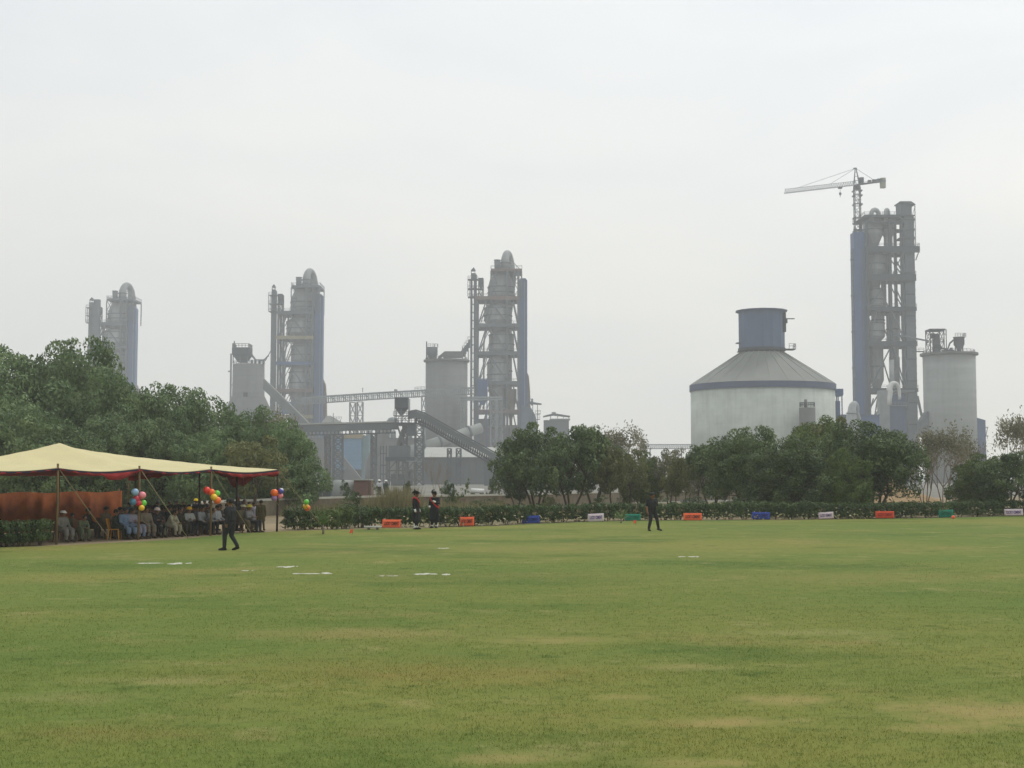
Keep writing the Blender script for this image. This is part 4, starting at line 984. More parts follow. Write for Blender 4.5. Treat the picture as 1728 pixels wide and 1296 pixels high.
# cooler house and side platforms right of the nearest old tower
T = Site('cooler_house', 'dark blue-grey annex with open roofed platforms right of the tallest old tower', 'building', 898, 660, 690)
x, z, D = T.x, T.z, T.D
m = MB(); m.prism([(x(880), 0), (x(907), 0), (x(907), z(716)), (x(903), z(700)), (x(896), z(688)), (x(880), z(684))], D, D + 9); m.build('wall', mat('grey_blue_cladding', lin(88, 102, 118), .7, .15, .2), T.root)
m = MB(); m.hexa([(x(890), D - 1, z(681)), (x(914), D - 1, z(682.4)), (x(914), D + 6, z(682.4)), (x(890), D + 6, z(681)), (x(890), D - 1, z(677)), (x(914), D - 1, z(681)), (x(914), D + 6, z(681)), (x(890), D + 6, z(677))])
for px in (899, 907): m.bar((x(px), D - .5, 0), (x(px), D - .5, z(680)), .3)
for y, a, b_ in ((699, 903, 912), (708, 903, 911)): m.box(x(a), x(b_), D - 1, D + 3, z(y), z(y - 1)); m.rail([(x(a), D - 1, z(y - 1)), (x(b_), D - 1, z(y - 1))], 1.5, .14, 1)
m.tube([(x(892), D + 1, z(680)), (x(894), D + 1, z(672)), (x(898), D + 1, z(673)), (x(898), D + 1, z(684))], .5, 8); m.build('platform', STEEL, T.root)
# mill building under a canopy roof, peeking over the trees
T = Site('mill_building', 'far grey building with a thin open canopy roof just above the middle trees', 'building', 943, 720, 715)
x, z, D = T.x, T.z, T.D
MB().box(x(918), x(960), D, D + 10, 0, z(709)).build('wall', GREYCLAD, T.root)
m = MB(); m.box(x(928), x(962), D - .5, D + 11, z(708.8), z(706.5))
for px in (929, 941, 951, 960): m.bar((x(px), D, z(706)), (x(px), D, z(701)), .35)
m.build('parapet', STEEL_L, T.root)
m = MB(); m.prism([(x(917), z(702)), (x(935), z(697.5)), (x(962), z(702)), (x(962), z(703.2)), (x(935), z(700)), (x(917), z(703.2))], D - 2, D + 10); m.build('canopy_roof', STEEL, T.root)
MB().box(x(931.5), x(938), D + 2, D + 6, z(700), z(695)).build('roof_vent', STEEL_L, T.root)
# kiln inlet shed beside tower 2
T = Site('kiln_inlet_shed', 'small grey hip-roofed shed right of the yellowish-edged tower, above the belt conveyor', 'shed', 560, 700, 705)
x, z, D = T.x, T.z, T.D
MB().box(x(546), x(572), D, D + 9, 0, z(713)).build('wall', GREYCLAD, T.root)
m = MB(); m.add([(x(543), D - 1, z(713)), (x(577), D - 1, z(713)), (x(577), D + 10, z(713)), (x(543), D + 10, z(713)), (x(550), D + 4, z(701)), (x(556), D + 4, z(701))], [(0, 1, 5, 4), (1, 2, 5), (2, 3, 4, 5), (3, 0, 4), (3, 2, 1, 0)]); m.build('roof', ROOF_G, T.root)
m = MB()
for px in (563, 575): m.bar((x(px), D - 1.5, 0), (x(px), D - 1.5, z(697 if px == 563 else 708)), .3)
m.rail([(x(560), D - 1.5, z(708)), (x(577), D - 1.5, z(708))], 1.3, .14, 1.2); m.build('railing', STEEL, T.root)
# blue sheds, filter and ducts round the newest tower
T = Site('blue_shed', 'long low dark blue shed between the white silo and newest tower', 'shed', 1440, 545, 705)
x, z, D = T.x, T.z, T.D
MB().box(x(1400), x(1484), D, D + 12, 0, z(701)).build('wall', BLUE, T.root)
MB().box(x(1399), x(1485), D - .6, D + 12.6, z(700.95), z(699.5)).build('roof', BLUE_R, T.root)
T = Site('gooseneck_stack', 'squat white gooseneck duct on the low blue shed roof', 'duct', 1440, 540, 700)
x, z, D = T.x, T.z, T.D
m = MB(); pts = [(x(1434), D, 0), (x(1436.5), D, z(705)), (x(1437), D, z(697))] + [(x(1443.5 - 5.8 * math.cos(math.pi * i / 12)), D + .2 * i, z(696) + (z(681.5) - z(696)) * math.sin(math.pi * i / 12)) for i in range(13)] + [(x(1452), D + 2.6, z(705)), (x(1453), D + 2.6, 0)]
m.tube(pts, [2.4, 2.1, 1.75] + [1.7 - .08 * i for i in range(13)] + [.75, .75], 16); go2 = m.build('duct', VESSEL_L, T.root)
MB().cyl((x(1436.9), D, z(698.6)), (x(1437), D, z(697.4)), 2.15, None, 16).build('flange', STEEL, go2)
T = Site('gooseneck_duct', 'bright white arched duct bending over the blue bag filter', 'duct', 1508, 575, 660)
x, z, D = T.x, T.z, T.D
m = MB(); pts = [(x(1500), D, z(683)), (x(1500.5), D, z(672)), (x(1502), D, z(660))] + [(x(1510 - 9.0 * math.cos(math.pi * i / 14)), D + .1 * i, z(658) + (z(646.5) - z(658)) * math.sin(math.pi * i / 14)) for i in range(15)] + [(x(1519.5), D + 1.4, z(668)), (x(1519.6), D + 1.4, z(674))]
m.tube(pts, [1.0, 1.1, 1.2] + [1.25 - .045 * i for i in range(15)] + [.6, .6], 18); m.build('duct', WHITE_D, T.root)
m = MB(); m.prism([(x(1484), 0), (x(1500.5), 0), (x(1500.5), z(671)), (x(1497), z(658)), (x(1484), z(659))], D - .5, D + 4); m.build('downcomer', VESSEL, T.root)
T = Site('bag_filter', 'dark blue bag filter house under the bright white arched duct', 'filter house', 1515, 580, 690)
x, z, D = T.x, T.z, T.D
m = MB(); m.prism([(x(1501), 0), (x(1528.5), 0), (x(1528.5), z(672)), (x(1525), z(665)), (x(1509), z(665)), (x(1501), z(676))], D, D + 7); m.build('casing', BLUE, T.root)
m = MB(); m.box(x(1500), x(1530), D - .8, D + 8, z(685), z(683.5)); m.rail([(x(1500), D - .8, z(683.5)), (x(1530), D - .8, z(683.5))], 1.2, .12, 1.2); m.box(x(1510), x(1543), D - 1, D + 8, z(661), z(659)); m.rail([(x(1510), D - 1, z(665)), (x(1527), D - 1, z(665))], 1.2, .12, 1.2); m.build('walkway', STEEL_L, T.root)
T = Site('blue_annex', 'narrow dark blue clad annex at the right side of the pale banded silo', 'building', 1655, 565, 730)
x, z, D = T.x, T.z, T.D
m = MB(); m.prism([(x(1644), 0), (x(1663.5), 0), (x(1663.5), z(709)), (x(1648), z(704.5)), (x(1644), z(704.5))], D, D + 8); m.build('wall', BLUE, T.root)
m = MB()
for y in (721, 736): m.box(x(1663.5), x(1670), D + 1, D + 3, z(y), z(y - .8))
m.bar((x(1665), D + 1, z(736)), (x(1668), D + 1, z(721)), .25); m.build('bracket', STEEL, T.root)
# ================= trees, shrubs, hedges =================
BARK = mat('bark', lin(78, 68, 56), .95, .25, 2.0)
BARK_P = mat('pale_bark', lin(128, 116, 102), .95, .2, 2.0)
LEAF_D = leafmat('leaf_dark', lin(54, 70, 46), lin(84, 102, 62), lin(124, 138, 86), .15)
LEAF_L = leafmat('leaf_haze_pale', lin(74, 95, 62), lin(104, 125, 80), lin(132, 149, 100), .2)  # air haze over the left mass is mixed into this paler leaf colour
LEAF_M = leafmat('leaf_mid', lin(58, 76, 36), lin(88, 106, 52), lin(122, 132, 70))
LEAF_O = leafmat('leaf_olive', lin(78, 84, 50), lin(112, 116, 72), lin(142, 138, 88))
LEAF_G = leafmat('leaf_greyish', lin(92, 92, 76), lin(122, 120, 98), lin(148, 142, 112))
LEAF_H = leafmat('leaf_hedge', lin(42, 58, 34), lin(72, 92, 50), lin(122, 134, 82))
LEAF_Y = leafmat('leaf_pale', lin(132, 128, 88), lin(164, 158, 118), lin(196, 190, 156))
TWIG = mat('dry_twig', lin(132, 118, 102), .95, .2, 2.0)
STRAW = leafmat('straw', lin(94, 94, 64), lin(124, 118, 84), lin(150, 140, 104), .2)

def leaves(rg, pts, nrm, size, aspect=.5, jit=.6):
    n = len(pts)
    d = nrm + rg.normal(0, jit, (n, 3)); d /= np.linalg.norm(d, axis=1, keepdims=True) + 1e-9
    r = rg.normal(0, 1, (n, 3)); a = np.cross(d, r); a /= np.linalg.norm(a, axis=1, keepdims=True) + 1e-9
    b = np.cross(d, a)
    s = (size * (0.55 + 0.9 * rg.random(n)))[:, None]
    a = a * s * .5; b = b * s * .5 * aspect
    v = np.stack([pts - a, pts - a * .1 + b, pts + a, pts - a * .1 - b], 1).reshape(-1, 3)
    return v
def unit(rg, n):
    d = rg.normal(0, 1, (n, 3)); return d / np.linalg.norm(d, axis=1, keepdims=True)

def crown_points(rg, W, H0, H1, nblob, nsub, nleaf, flat=.8, gap=.0, sub_r=.42):
    """two levels of leaf clumps inside an uneven crown"""
    c0 = np.array([0, 0, (H0 + H1) / 2]); ax = np.array([W / 2, W / 2 * .9, (H1 - H0) / 2])
    d = unit(rg, nblob); d[:, 2] = np.where(d[:, 2] < -.8, -d[:, 2], d[:, 2])
    bc = c0 + d * ax * (0.45 + .28 * rg.random((nblob, 1))); br = (0.26 + .16 * rg.random(nblob)) * min(ax[0], ax[2] * 1.15)
    # sub clumps on each blob
    P_, N_ = [], []
    for i in range(nblob):
        sd_ = unit(rg, nsub); sc = bc[i] + sd_ * br[i] * np.array([1.1, 1.1, flat]); sr = br[i] * sub_r * (.7 + .6 * rg.random(nsub))
        if gap: k = rg.random(nsub) > gap; sc, sr, sd_ = sc[k], sr[k], sd_[k]
        for c, r_, q in zip(sc, sr, sd_):
            m = max(3, int(nleaf * (r_ / (br[i] * sub_r)) ** 2)); u = unit(rg, m)
            u = u + q * .55; u /= np.linalg.norm(u, axis=1, keepdims=True)
            P_.append(c + u * r_ * (.78 + .36 * rg.random((m, 1))) * np.array([1.1, 1.1, .85])); N_.append(u)
    return np.concatenate(P_), np.concatenate(N_), bc, br

def branch_tree(mb, rr, p, d, r, ln, lev, tips, kids=(2, 3), spread=.55, n=5):
    q = p + d * ln * .5 + Vector((rr.uniform(-1, 1), rr.uniform(-1, 1), rr.uniform(-.3, .5))) * ln * .07
    e_ = p + d * ln
    mb.tube([p, q, e_], [r, r * .85, r * .66], n if lev < 2 else 3, False)
    if lev <= 0: tips.append(e_); return
    for _ in range(rr.randint(*kids)):
        a = Vector((rr.uniform(-1, 1), rr.uniform(-1, 1), rr.uniform(-.25, .9))).normalized()
        nd = (d * (1 - spread) + a * spread); nd.normalize()
        branch_tree(mb, rr, e_, nd, r * .6, ln * rr.uniform(.62, .85), lev - 1, tips, kids, spread, n)

def make_tree(name, W, H, hb, stems, seed, leaf_m, bark=BARK, nblob=16, nsub=13, nleaf=58, lsize=.3, gap=.08, sub_r=.42, lean=.35):
    rg = np.random.default_rng(seed); rr = random.Random(seed)
    root = thing(name, None, 'tree')
    p, n, bc, br = crown_points(rg, W, hb, H, nblob, nsub, nleaf, gap=gap, sub_r=sub_r)
    lo, hi = np.percentile(p[:, 2], .7), np.percentile(p[:, 2], 99.7); k = (H - hb) / (hi - lo); kx = W / (np.percentile(p[:, 0], 99.3) - np.percentile(p[:, 0], .7)); ky = W / (np.percentile(p[:, 1], 99.3) - np.percentile(p[:, 1], .7))
    for q in (p, bc): q[:, 2] = hb + (q[:, 2] - lo) * k; q[:, 0] *= kx; q[:, 1] *= ky
    v = leaves(rg, p, n, lsize, .5, .5)
    np_mesh('crown', v, np.arange(len(v)).reshape(-1, 4), leaf_m, root)
    t = MB(); order = sorted(range(nblob), key=lambda i: math.atan2(bc[i][1], bc[i][0]))
    for s in range(stems):
        a = 2 * math.pi * s / stems + rr.uniform(-.4, .4); b0 = Vector((math.cos(a) * .18 * (stems > 1), math.sin(a) * .18 * (stems > 1), -.05))
        top = Vector((math.cos(a) * W * lean * .5 * (stems > 1) + rr.uniform(-.2, .2), math.sin(a) * W * lean * .5 * (stems > 1), hb + (H - hb) * .25))
        r0 = W * .020 / (1 + .25 * (stems > 1)); mid = b0.lerp(top, .5) + Vector((rr.uniform(-.2, .2), rr.uniform(-.2, .2), 0))
        t.tube([b0, b0.lerp(mid, .15), mid, top], [r0 * 1.5, r0 * 1.1, r0 * .9, r0 * .7], 8, False)
        for i in order[s::stems]:
            c = Vector(bc[i]); m = top.lerp(c, .5) + Vector((0, 0, -.2)) + Vector((rr.uniform(-.3, .3), rr.uniform(-.3, .3), 0))
            st = mid.lerp(top, rr.uniform(.4, 1)); t.tube([st, m, c], [r0 * .5, r0 * .34, r0 * .15], 5, False)
            for _ in range(3):
                e_ = c + Vector(unit(rg, 1)[0]) * br[i] * .9; t.tube([c.lerp(m, .3), e_], [r0 * .17, r0 * .05], 4, False)
    t.build('trunk', bark, root)
    root['w'] = W; root['h'] = H
    return root
def make_bare(name, W, H, seed, stems=4, lev=5, leaf=None, nleaf=0, bark=TWIG, lsize=.16, trunk=.16, r0=.09, spread=.5):
    rr = random.Random(seed); rg = np.random.default_rng(seed); root = thing(name, None, 'tree'); t = MB(); tips = []
    for s in range(stems):
        a = 2 * math.pi * s / stems + rr.uniform(-.5, .5); d = Vector((math.cos(a) * .38, math.sin(a) * .38, 1)).normalized()
        branch_tree(t, rr, Vector((math.cos(a) * .12, math.sin(a) * .12, -.05)), d, r0, H * .27, lev, tips, (2, 3), spread)
    # scale to size
    vs = np.array(t.v); sx = W / (vs[:, 0].max() - vs[:, 0].min()); sz = H / vs[:, 2].max()
    t.v = [(x * sx, y * sx, z * sz) for x, y, z in t.v]
    t.build('branches', bark, root)
    if leaf:
        tp = np.array([tuple(q) for q in tips]) * np.array([sx, sx, sz]); k = rg.integers(0, len(tp), nleaf)
        p = tp[k] + rg.normal(0, .28, (nleaf, 3)); v = leaves(rg, p, unit(rg, nleaf), lsize)
        np_mesh('crown', v, np.arange(len(v)).reshape(-1, 4), leaf, root)
    root['w'] = W; root['h'] = H
    return root
PROTO = {}
def proto(key, f): PROTO[key] = f
made = {}
def place_tree(kind, px, D, ytop, wpx, label, rz=0, cat=None, group=None, name=None, z0=0.0, zs=None):
    if kind not in made:
        o = PROTO[kind](); made[kind] = o
    else:
        o = copy_tree(made[kind])
        if name is None: o.name = made[kind].name.split('.')[0]
    sx = wpx * D / F / o['w']; sz = (Z(ytop, D) - z0) / o['h']
    o.location = (X(px, D, 790), D, z0); o.scale = (sx, sx, sz); o.rotation_euler = (0, 0, rz)
    tag(o, label, cat, group)
    return o
for _k, _m in (('', LEAF_D), ('l', LEAF_L)):
    proto(_k + 'dense1', lambda m=_m: make_tree('leafy_tree', 9, 9, .5, 3, 21, m, nblob=26, nleaf=130, lsize=.24, gap=.02))
    proto(_k + 'dense2', lambda m=_m: make_tree('leafy_tree', 9, 8.5, .35, 4, 22, m, nblob=28, nleaf=125, lsize=.24, gap=.04))
    proto(_k + 'dense3', lambda m=_m: make_tree('leafy_tree', 8, 8, .6, 2, 23, LEAF_M if m is LEAF_D else m, nblob=24, nleaf=115, lsize=.24, gap=.06))
proto('umb1', lambda: make_tree('leafy_tree', 7, 6.2, 1.5, 4, 31, LEAF_D, nblob=20, nleaf=90, lsize=.21, gap=.04, lean=.5))
proto('umb2', lambda: make_tree('leafy_tree', 6, 5.6, 1.35, 3, 32, LEAF_D, nblob=18, nleaf=84, lsize=.21, gap=.08, lean=.5))
proto('ol1', lambda: make_tree('leafy_tree', 4.5, 5, 1.6, 1, 41, LEAF_O, BARK, 15, 11, 60, .2, .12))
proto('ol2', lambda: make_tree('leafy_tree', 4.5, 5, 1.5, 2, 42, LEAF_O, BARK, 15, 11, 54, .2, .16))
proto('gry', lambda: make_tree('leafy_tree', 4.5, 5, 1.3, 2, 43, LEAF_G, BARK, 15, 11, 40, .18, .2))
proto('bare1', lambda: make_bare('bare_tree', 5, 6, 51, 4, 5, LEAF_G, 900, TWIG, .14))
proto('bare2', lambda: make_bare('bare_tree', 5, 6, 52, 3, 5, LEAF_G, 3000, TWIG, .2))
proto('bare3', lambda: make_bare('bare_tree', 5, 6, 53, 2, 5, None, 0, mat('pale_twig', lin(146, 130, 108), .95, .2, 2.0), r0=.07))
proto('con', lambda: make_tree('shrub_tree', 2, 3, .15, 1, 61, LEAF_D, BARK, 10, 9, 26, .16, .05))
proto('con2', lambda: make_tree('shrub_tree', 1.8, 3.2, .1, 1, 62, LEAF_M, BARK, 9, 9, 26, .16, .1))
LT = 'trees of the big mass behind the tent'
# left mass, tallest at the frame edge and stepping down to the right
place_tree('ldense1', 15, 100, 584, 240, 'tallest tree of the left mass, cut by the left photo edge', .3, None, LT)
place_tree('ldense2', 118, 103, 579, 200, 'high tree hiding the foot of the faintest preheater tower', 1.4, None, LT)
place_tree('ldense1', 196, 99, 634, 170, 'sloping-topped tree just below and right of the faintest tower', 2.2, None, LT)
place_tree('ldense2', 272, 101, 652, 160, 'dark tree in the left mass, above the crease of the tent roof', 3.5, None, LT)
place_tree('ldense3', 345, 104, 664, 160, 'dark clumpy tree left of the small hopper silo foot', .9, None, LT)
place_tree('ldense1', 405, 98, 692, 140, 'tree just below the small hopper silo, above the tent roof end', 4.1, None, LT)
place_tree('ldense3', 484, 95, 712, 132, 'rightmost tree of the left mass, thin trunk beside the tent corner', 5.0, None, LT)
place_tree('ldense2', -45, 90, 668, 190, 'dense lower tree at the far left edge above the tent', 2.8, None, LT)
place_tree('ldense3', 62, 88, 690, 180, 'lower leafy tree directly behind the tent peak', 1.1, None, LT)
place_tree('ldense1', 170, 90, 700, 160, 'lower dark tree behind the tent roof between peak and crease', 5.6, None, LT)
place_tree('ldense2', 262, 92, 712, 150, 'lower leafy tree behind the middle of the tent roof', .2, None, LT)
place_tree('ldense3', 352, 90, 728, 130, 'lower tree with bare gaps behind the right half of the tent', 3.0, None, LT)
place_tree('ol2', 430, 88, 738, 110, 'thinner brownish-green tree behind the right tent corner', 1.9, None, LT)
place_tree('bare2', 462, 101, 700, 90, 'sparse twiggy tree thinning the right shoulder of the left mass', 2.5, None, LT)
place_tree('bare3', 541, 110, 745, 40, 'reddish dry tree at the right fringe of the left mass', .5)
MT = 'trees of the middle clump'
place_tree('umb1', 905, 94, 716, 128, 'large round dark tree on splayed stems at the left of the middle clump', .4, None, MT)
place_tree('umb2', 962, 99, 721, 118, 'dark broad tree in the centre of the middle clump', 2.0, None, MT)
place_tree('umb1', 1002, 104, 732, 96, 'dark tree at the right of the middle clump, before bare twigs', 4.0, None, MT)
place_tree('umb2', 872, 98, 772, 66, 'low bushy tree at the left foot of the middle clump', 1.0, None, MT)
place_tree('ol1', 1033, 98, 752, 66, 'slim olive tree with a single straight trunk right of the middle clump', .4)
place_tree('ol2', 1062, 101, 760, 62, 'olive tree left of the forked one, behind the white board', 1.5)
place_tree('dense3', 1083, 106, 764, 70, 'small green tree on a forked trunk behind the guard in black', 2.6)
place_tree('bare2', 1050, 124, 722, 88, 'tall bare grey tree showing above the olive trees', .7)
place_tree('gry', 1128, 106, 757, 74, 'greyish thin-leaved tree in the gap left of the white silo base', 1.2)
place_tree('ol2', 1160, 110, 768, 56, 'small olive tree at the left base of the white silo', 3.3)
place_tree('gry', 1103, 116, 770, 60, 'faint greyish tree behind the guard, between green and thin-leaved ones', 4.0)
place_tree('ol1', 1140, 97, 772, 52, 'small olive tree in front of the thin-leaved grey one', 2.2)
place_tree('gry', 1178, 102, 764, 58, 'pale thin tree touching the lanky dark one on its left', 5.1)
place_tree('con2', 1112, 92, 836, 44, 'low greyish shrub under the small trees right of the guard', 2.2)
place_tree('con', 1170, 94, 838, 40, 'low dark shrub under the small trees left of the lanky tree', 4.2)
place_tree('con2', 1010, 96, 836, 46, 'low shrub between the stems right in the middle clump', .3)
place_tree('umb2', 1203, 98, 752, 84, 'lanky dark green tree on leaning stems left of the right-hand thicket', 5.2)
RT = 'trees of the right thicket'
place_tree('dense2', 1262, 92, 724, 140, 'broad dark tree before the white silo wall, left in the right thicket', .8, None, RT)
place_tree('dense1', 1334, 88, 742, 150, 'low dense dark tree reaching the hedge, centre of the right thicket', 2.4, None, RT)
place_tree('dense3', 1383, 104, 708, 140, 'lighter green treetop standing above the right thicket near the drab silo', 3.6, None, RT)
place_tree('dense2', 1472, 90, 714, 165, 'large dark tree before the newest preheater tower foot', 4.6, None, RT)
place_tree('dense3', 1428, 86, 760, 84, 'mid green rounded tree between the two biggest of the right thicket', 5.5, None, RT)
place_tree('ol2', 1395, 108, 706, 100, 'brownish thin-leaved treetop at the crest of the right thicket', 2.1, None, RT)
place_tree('bare2', 1592, 98, 722, 104, 'grey-brown bare bush before the pale banded silo', .9)
place_tree('bare1', 1560, 101, 740, 80, 'twiggy leafless bush right of the right thicket', 2.9)
place_tree('bare1', 1628, 104, 738, 84, 'leafless bush at the right foot of the pale banded silo', 4.4)
place_tree('dense3', 1648, 94, 768, 96, 'mid green bushy tree right of the bare bushes', 1.7)
place_tree('umb2', 1702, 91, 764, 110, 'dark green spreading tree at the right photo edge', 3.1)
place_tree('bare2', 1722, 112, 700, 92, 'tall feathery sparse tree at the right photo edge', 1.2)
place_tree('bare3', 742, 104, 762, 74, 'bare pale tree behind the two sentries', 1.0)
place_tree('con', 688, 118, 812, 20, 'small dark conical shrub left of the bare pale tree', 0)
place_tree('con', 757, 94, 811, 26, 'dark upright shrub just right of the sentries', 1.0)
place_tree('con2', 776, 90, 824, 24, 'dark rounded shrub beside the upright shrub right of the sentries', 2.0)
place_tree('con2', 788, 120, 808, 16, 'thin green sapling before the long shed', .5)
place_tree('con', 830, 122, 809, 20, 'little pointed shrub before the right end of the long shed', 3.0)
place_tree('con2', 842, 92, 840, 34, 'grey-green low bush behind the hedge right of the orange board', 4.0)
place_tree('con', 812, 88, 842, 40, 'wide low bush behind the hedge above the second orange board', 5.0)
place_tree('con', 596, 84, 826, 30, 'dark conical shrub in front of the brown cabin', 2.2)
place_tree('con2', 582, 78, 845, 46, 'low spreading shrub before the dark conical one', 3.4)
place_tree('con', 582, 120, 810, 15, 'green sapling before the pale tank', 1.4)
place_tree('con2', 634, 112, 812, 14, 'dim slender sapling behind the helmeted pair', 4.6)
place_tree('con', 1240, 86, 838, 26, 'dark scrubby bush poking over the hedge under the leaning tree', .6)
place_tree('ol1', 925, 92, 838, 30, 'low thorny bush among stems of the middle clump', 2.6)
# dry tall grass by the sentries and behind the hedges
def dry_grass(px0, px1, D, dd, n, h, label, seed, m=STRAW):
    rg = np.random.default_rng(seed); x0, x1 = X(px0, D, 860), X(px1, D, 860); c = np.array([(x0 + x1) / 2, D, 0])
    p = np.stack([x0 + rg.random(n) * (x1 - x0), D + rg.random(n) * dd, np.zeros(n)], 1) - c
    hh = h * (.4 + .75 * rg.random(n)); l = rg.normal(0, .16, (n, 2)) * hh[:, None]; t = rg.random(n) * 6.28; w_ = .02 + .02 * rg.random(n)
    a = p.copy(); a[:, 0] -= np.cos(t) * w_; a[:, 1] -= np.sin(t) * w_; b = p.copy(); b[:, 0] += np.cos(t) * w_; b[:, 1] += np.sin(t) * w_
    e_ = p.copy(); e_[:, :2] += l; e_[:, 2] = hh
    v = np.stack([a, b, e_], 1).reshape(-1, 3)
    o = np_mesh('dry_grass', v, np.arange(len(v)).reshape(-1, 3), m, None, tuple(c))
    return tag(o, label, 'grass', kind='stuff')
dry_grass(640, 694, 76, 7, 2600, 1.9, 'tall dry straw-coloured grass left of the sentries', 1)
dry_grass(606, 650, 80, 5, 900, 1.4, 'dry grass tuft behind the low bushes', 2)
dry_grass(700, 850, 84, 8, 3000, 1.0, 'dry grass strip behind the left part of the hedge', 3)
dry_grass(850, 1190, 86, 12, 3600, .6, 'short dry grass on bare earth under the middle trees', 4)
dry_grass(1200, 1660, 93, 12, 3000, .5, 'short dry grass on bare earth under the right thicket', 6)
dry_grass(470, 700, 88, 9, 3000, .8, 'dry weeds in front of the low wall left of the bare pale tree', 7)
# leaf litter and pale scraps under the hedge
rg = np.random.default_rng(5); n = 1500
ex = np.array([q[0] for q in edge]); ey = np.array([q[1] for q in edge]); oo = np.argsort(ex); xs = rg.uniform(X(640, 70), X(1728, 90), n); ys = np.interp(xs, ex[oo], ey[oo]) + .45 + np.abs(rg.normal(0, .55, n))
pp = np.stack([xs, ys, .05 + np.abs(rg.normal(0, .2, n))], 1); v = leaves(rg, pp, np.tile([0, -.3, 1.0], (n, 1)), .14, .7)
tag(np_mesh('leaf_litter', v, np.arange(len(v)).reshape(-1, 4), LEAF_Y), 'pale dry leaves and scraps scattered under the hedge', 'leaf litter', kind='stuff')

# ---- hedges: rows of clipped bushes ----
def bush_mesh(seed, w_, h, n, m, lsize=.13, stem=True, loose=0.0):
    rg = np.random.default_rng(seed); rr = random.Random(seed)
    u = unit(rg, n); k = np.abs(u) ** .55 * np.sign(u)       # boxy clipped outline
    rad = (.72 + .34 * rg.random((n, 1)))
    lump = 1 + .16 * np.sin(u[:, :1] * 7 + seed) * np.cos(u[:, 2:] * 6 + seed * 2)
    p = k * rad * lump * np.array([w_ * .53, w_ * .45, h * .40]); p[:, 2] += h * .57
    p += rg.normal(0, .03 + loose, (n, 3))
    v = leaves(rg, p, u, lsize)
    t = MB()
    if stem:
        for i in range(6):
            a = rr.uniform(0, 6.28); q = Vector((math.cos(a) * w_ * .12, math.sin(a) * w_ * .1, 0)); e_ = Vector((math.cos(a) * w_ * .38, math.sin(a) * w_ * .35, h * rr.uniform(.4, .8)))
            t.tube([q, q.lerp(e_, .5) + Vector((0, 0, .05)), e_], [.025, .018, .01], 5, False)
    return v, t
bush_data = []
for sd_ in range(5):
    v, t = bush_mesh(70 + sd_, 1.05, 1.05, 1900, LEAF_H)
    o = np_mesh('bush', v, np.arange(len(v)).reshape(-1, 4), LEAF_H); me = o.data; bpy.data.objects.remove(o)
    ts = t.build('stem', BARK); tm = ts.data; bpy.data.objects.remove(ts)
    bush_data.append((me, tm))
def hedge(label, px0, px1, step, hgt, off, seed, skip=0.0):
    rr = random.Random(seed); px = px0; first = None
    while px <= px1:
        i = np.interp(px, [q[0] for q in edge_px], [q[1] for q in edge_px]); c = G(px, i); c.y += off; c.x = X(px, c.y, 860)
        if first is None: first = thing('hedge', label, 'hedge', (c.x, c.y, 0))
        if rr.random() >= skip:
            me, tm = rr.choice(bush_data)
            b = bpy.data.objects.new('bush', me); COL.objects.link(b); b.parent = first; b.location = (c.x - first.location.x, c.y - first.location.y, rr.uniform(-.03, .03))
            s = step * c.y / F / 1.0; b.scale = (s * rr.uniform(1.0, 1.25), rr.uniform(.95, 1.2), hgt * rr.uniform(.95, 1.06) / 1.05); b.rotation_euler = (0, 0, rr.choice([0, math.pi]) + rr.uniform(-.2, .2))
            t = bpy.data.objects.new('stem', tm); COL.objects.link(t); t.parent = b
        px += step * rr.uniform(.92, 1.05)
    return first
hedge('long clipped dark hedge behind the boards from the sentries to the guard in black', 755, 1108, 25, .98, 1.6, 1)
hedge('short pair of clipped hedge bushes just right of the guard in black', 1120, 1182, 28, .95, 1.4, 2)
hedge('long clipped dark hedge on the right, from the third orange board to the photo edge', 1206, 1790, 26, 1.0, 1.5, 3)
hedge('clipped hedge fronting the left end of the tent', -140, 92, 30, .95, .9, 4)
hb = hedge('row of hedge bushes behind the first orange board and the sentries', 628, 745, 26, .95, 2.5, 5)
def bush(px, py, w_m, h, seed, label, m, n=1500, lsize=.15, loose=.05):
    c = G(px, py); r_ = thing('bush', label, 'bush', tuple(c))
    v, t = bush_mesh(seed, w_m, h, n, m, lsize, True, loose)
    np_mesh('foliage', v, np.arange(len(v)).reshape(-1, 4), m, r_)
    tb = t.build('stem', BARK); tb.parent = r_
    return r_
bush(502, 894, 1.15, .98, 81, 'dark round bush just right of the tent corner pole', LEAF_H)
bush(526, 893, .9, .85, 82, 'leggy bush between the dark round bush and the young palm', LEAF_M, 900)
bush(557, 893, .95, .9, 83, 'leafy bush just right of the young palm', LEAF_M, 1100)
bush(580, 892, .8, .95, 84, 'loose bright green bush with bare stems left of the grey slab', LEAF_M, 800)
bush(609, 890.5, .85, .95, 85, 'leggy bush standing above the grey slab', LEAF_H, 900)
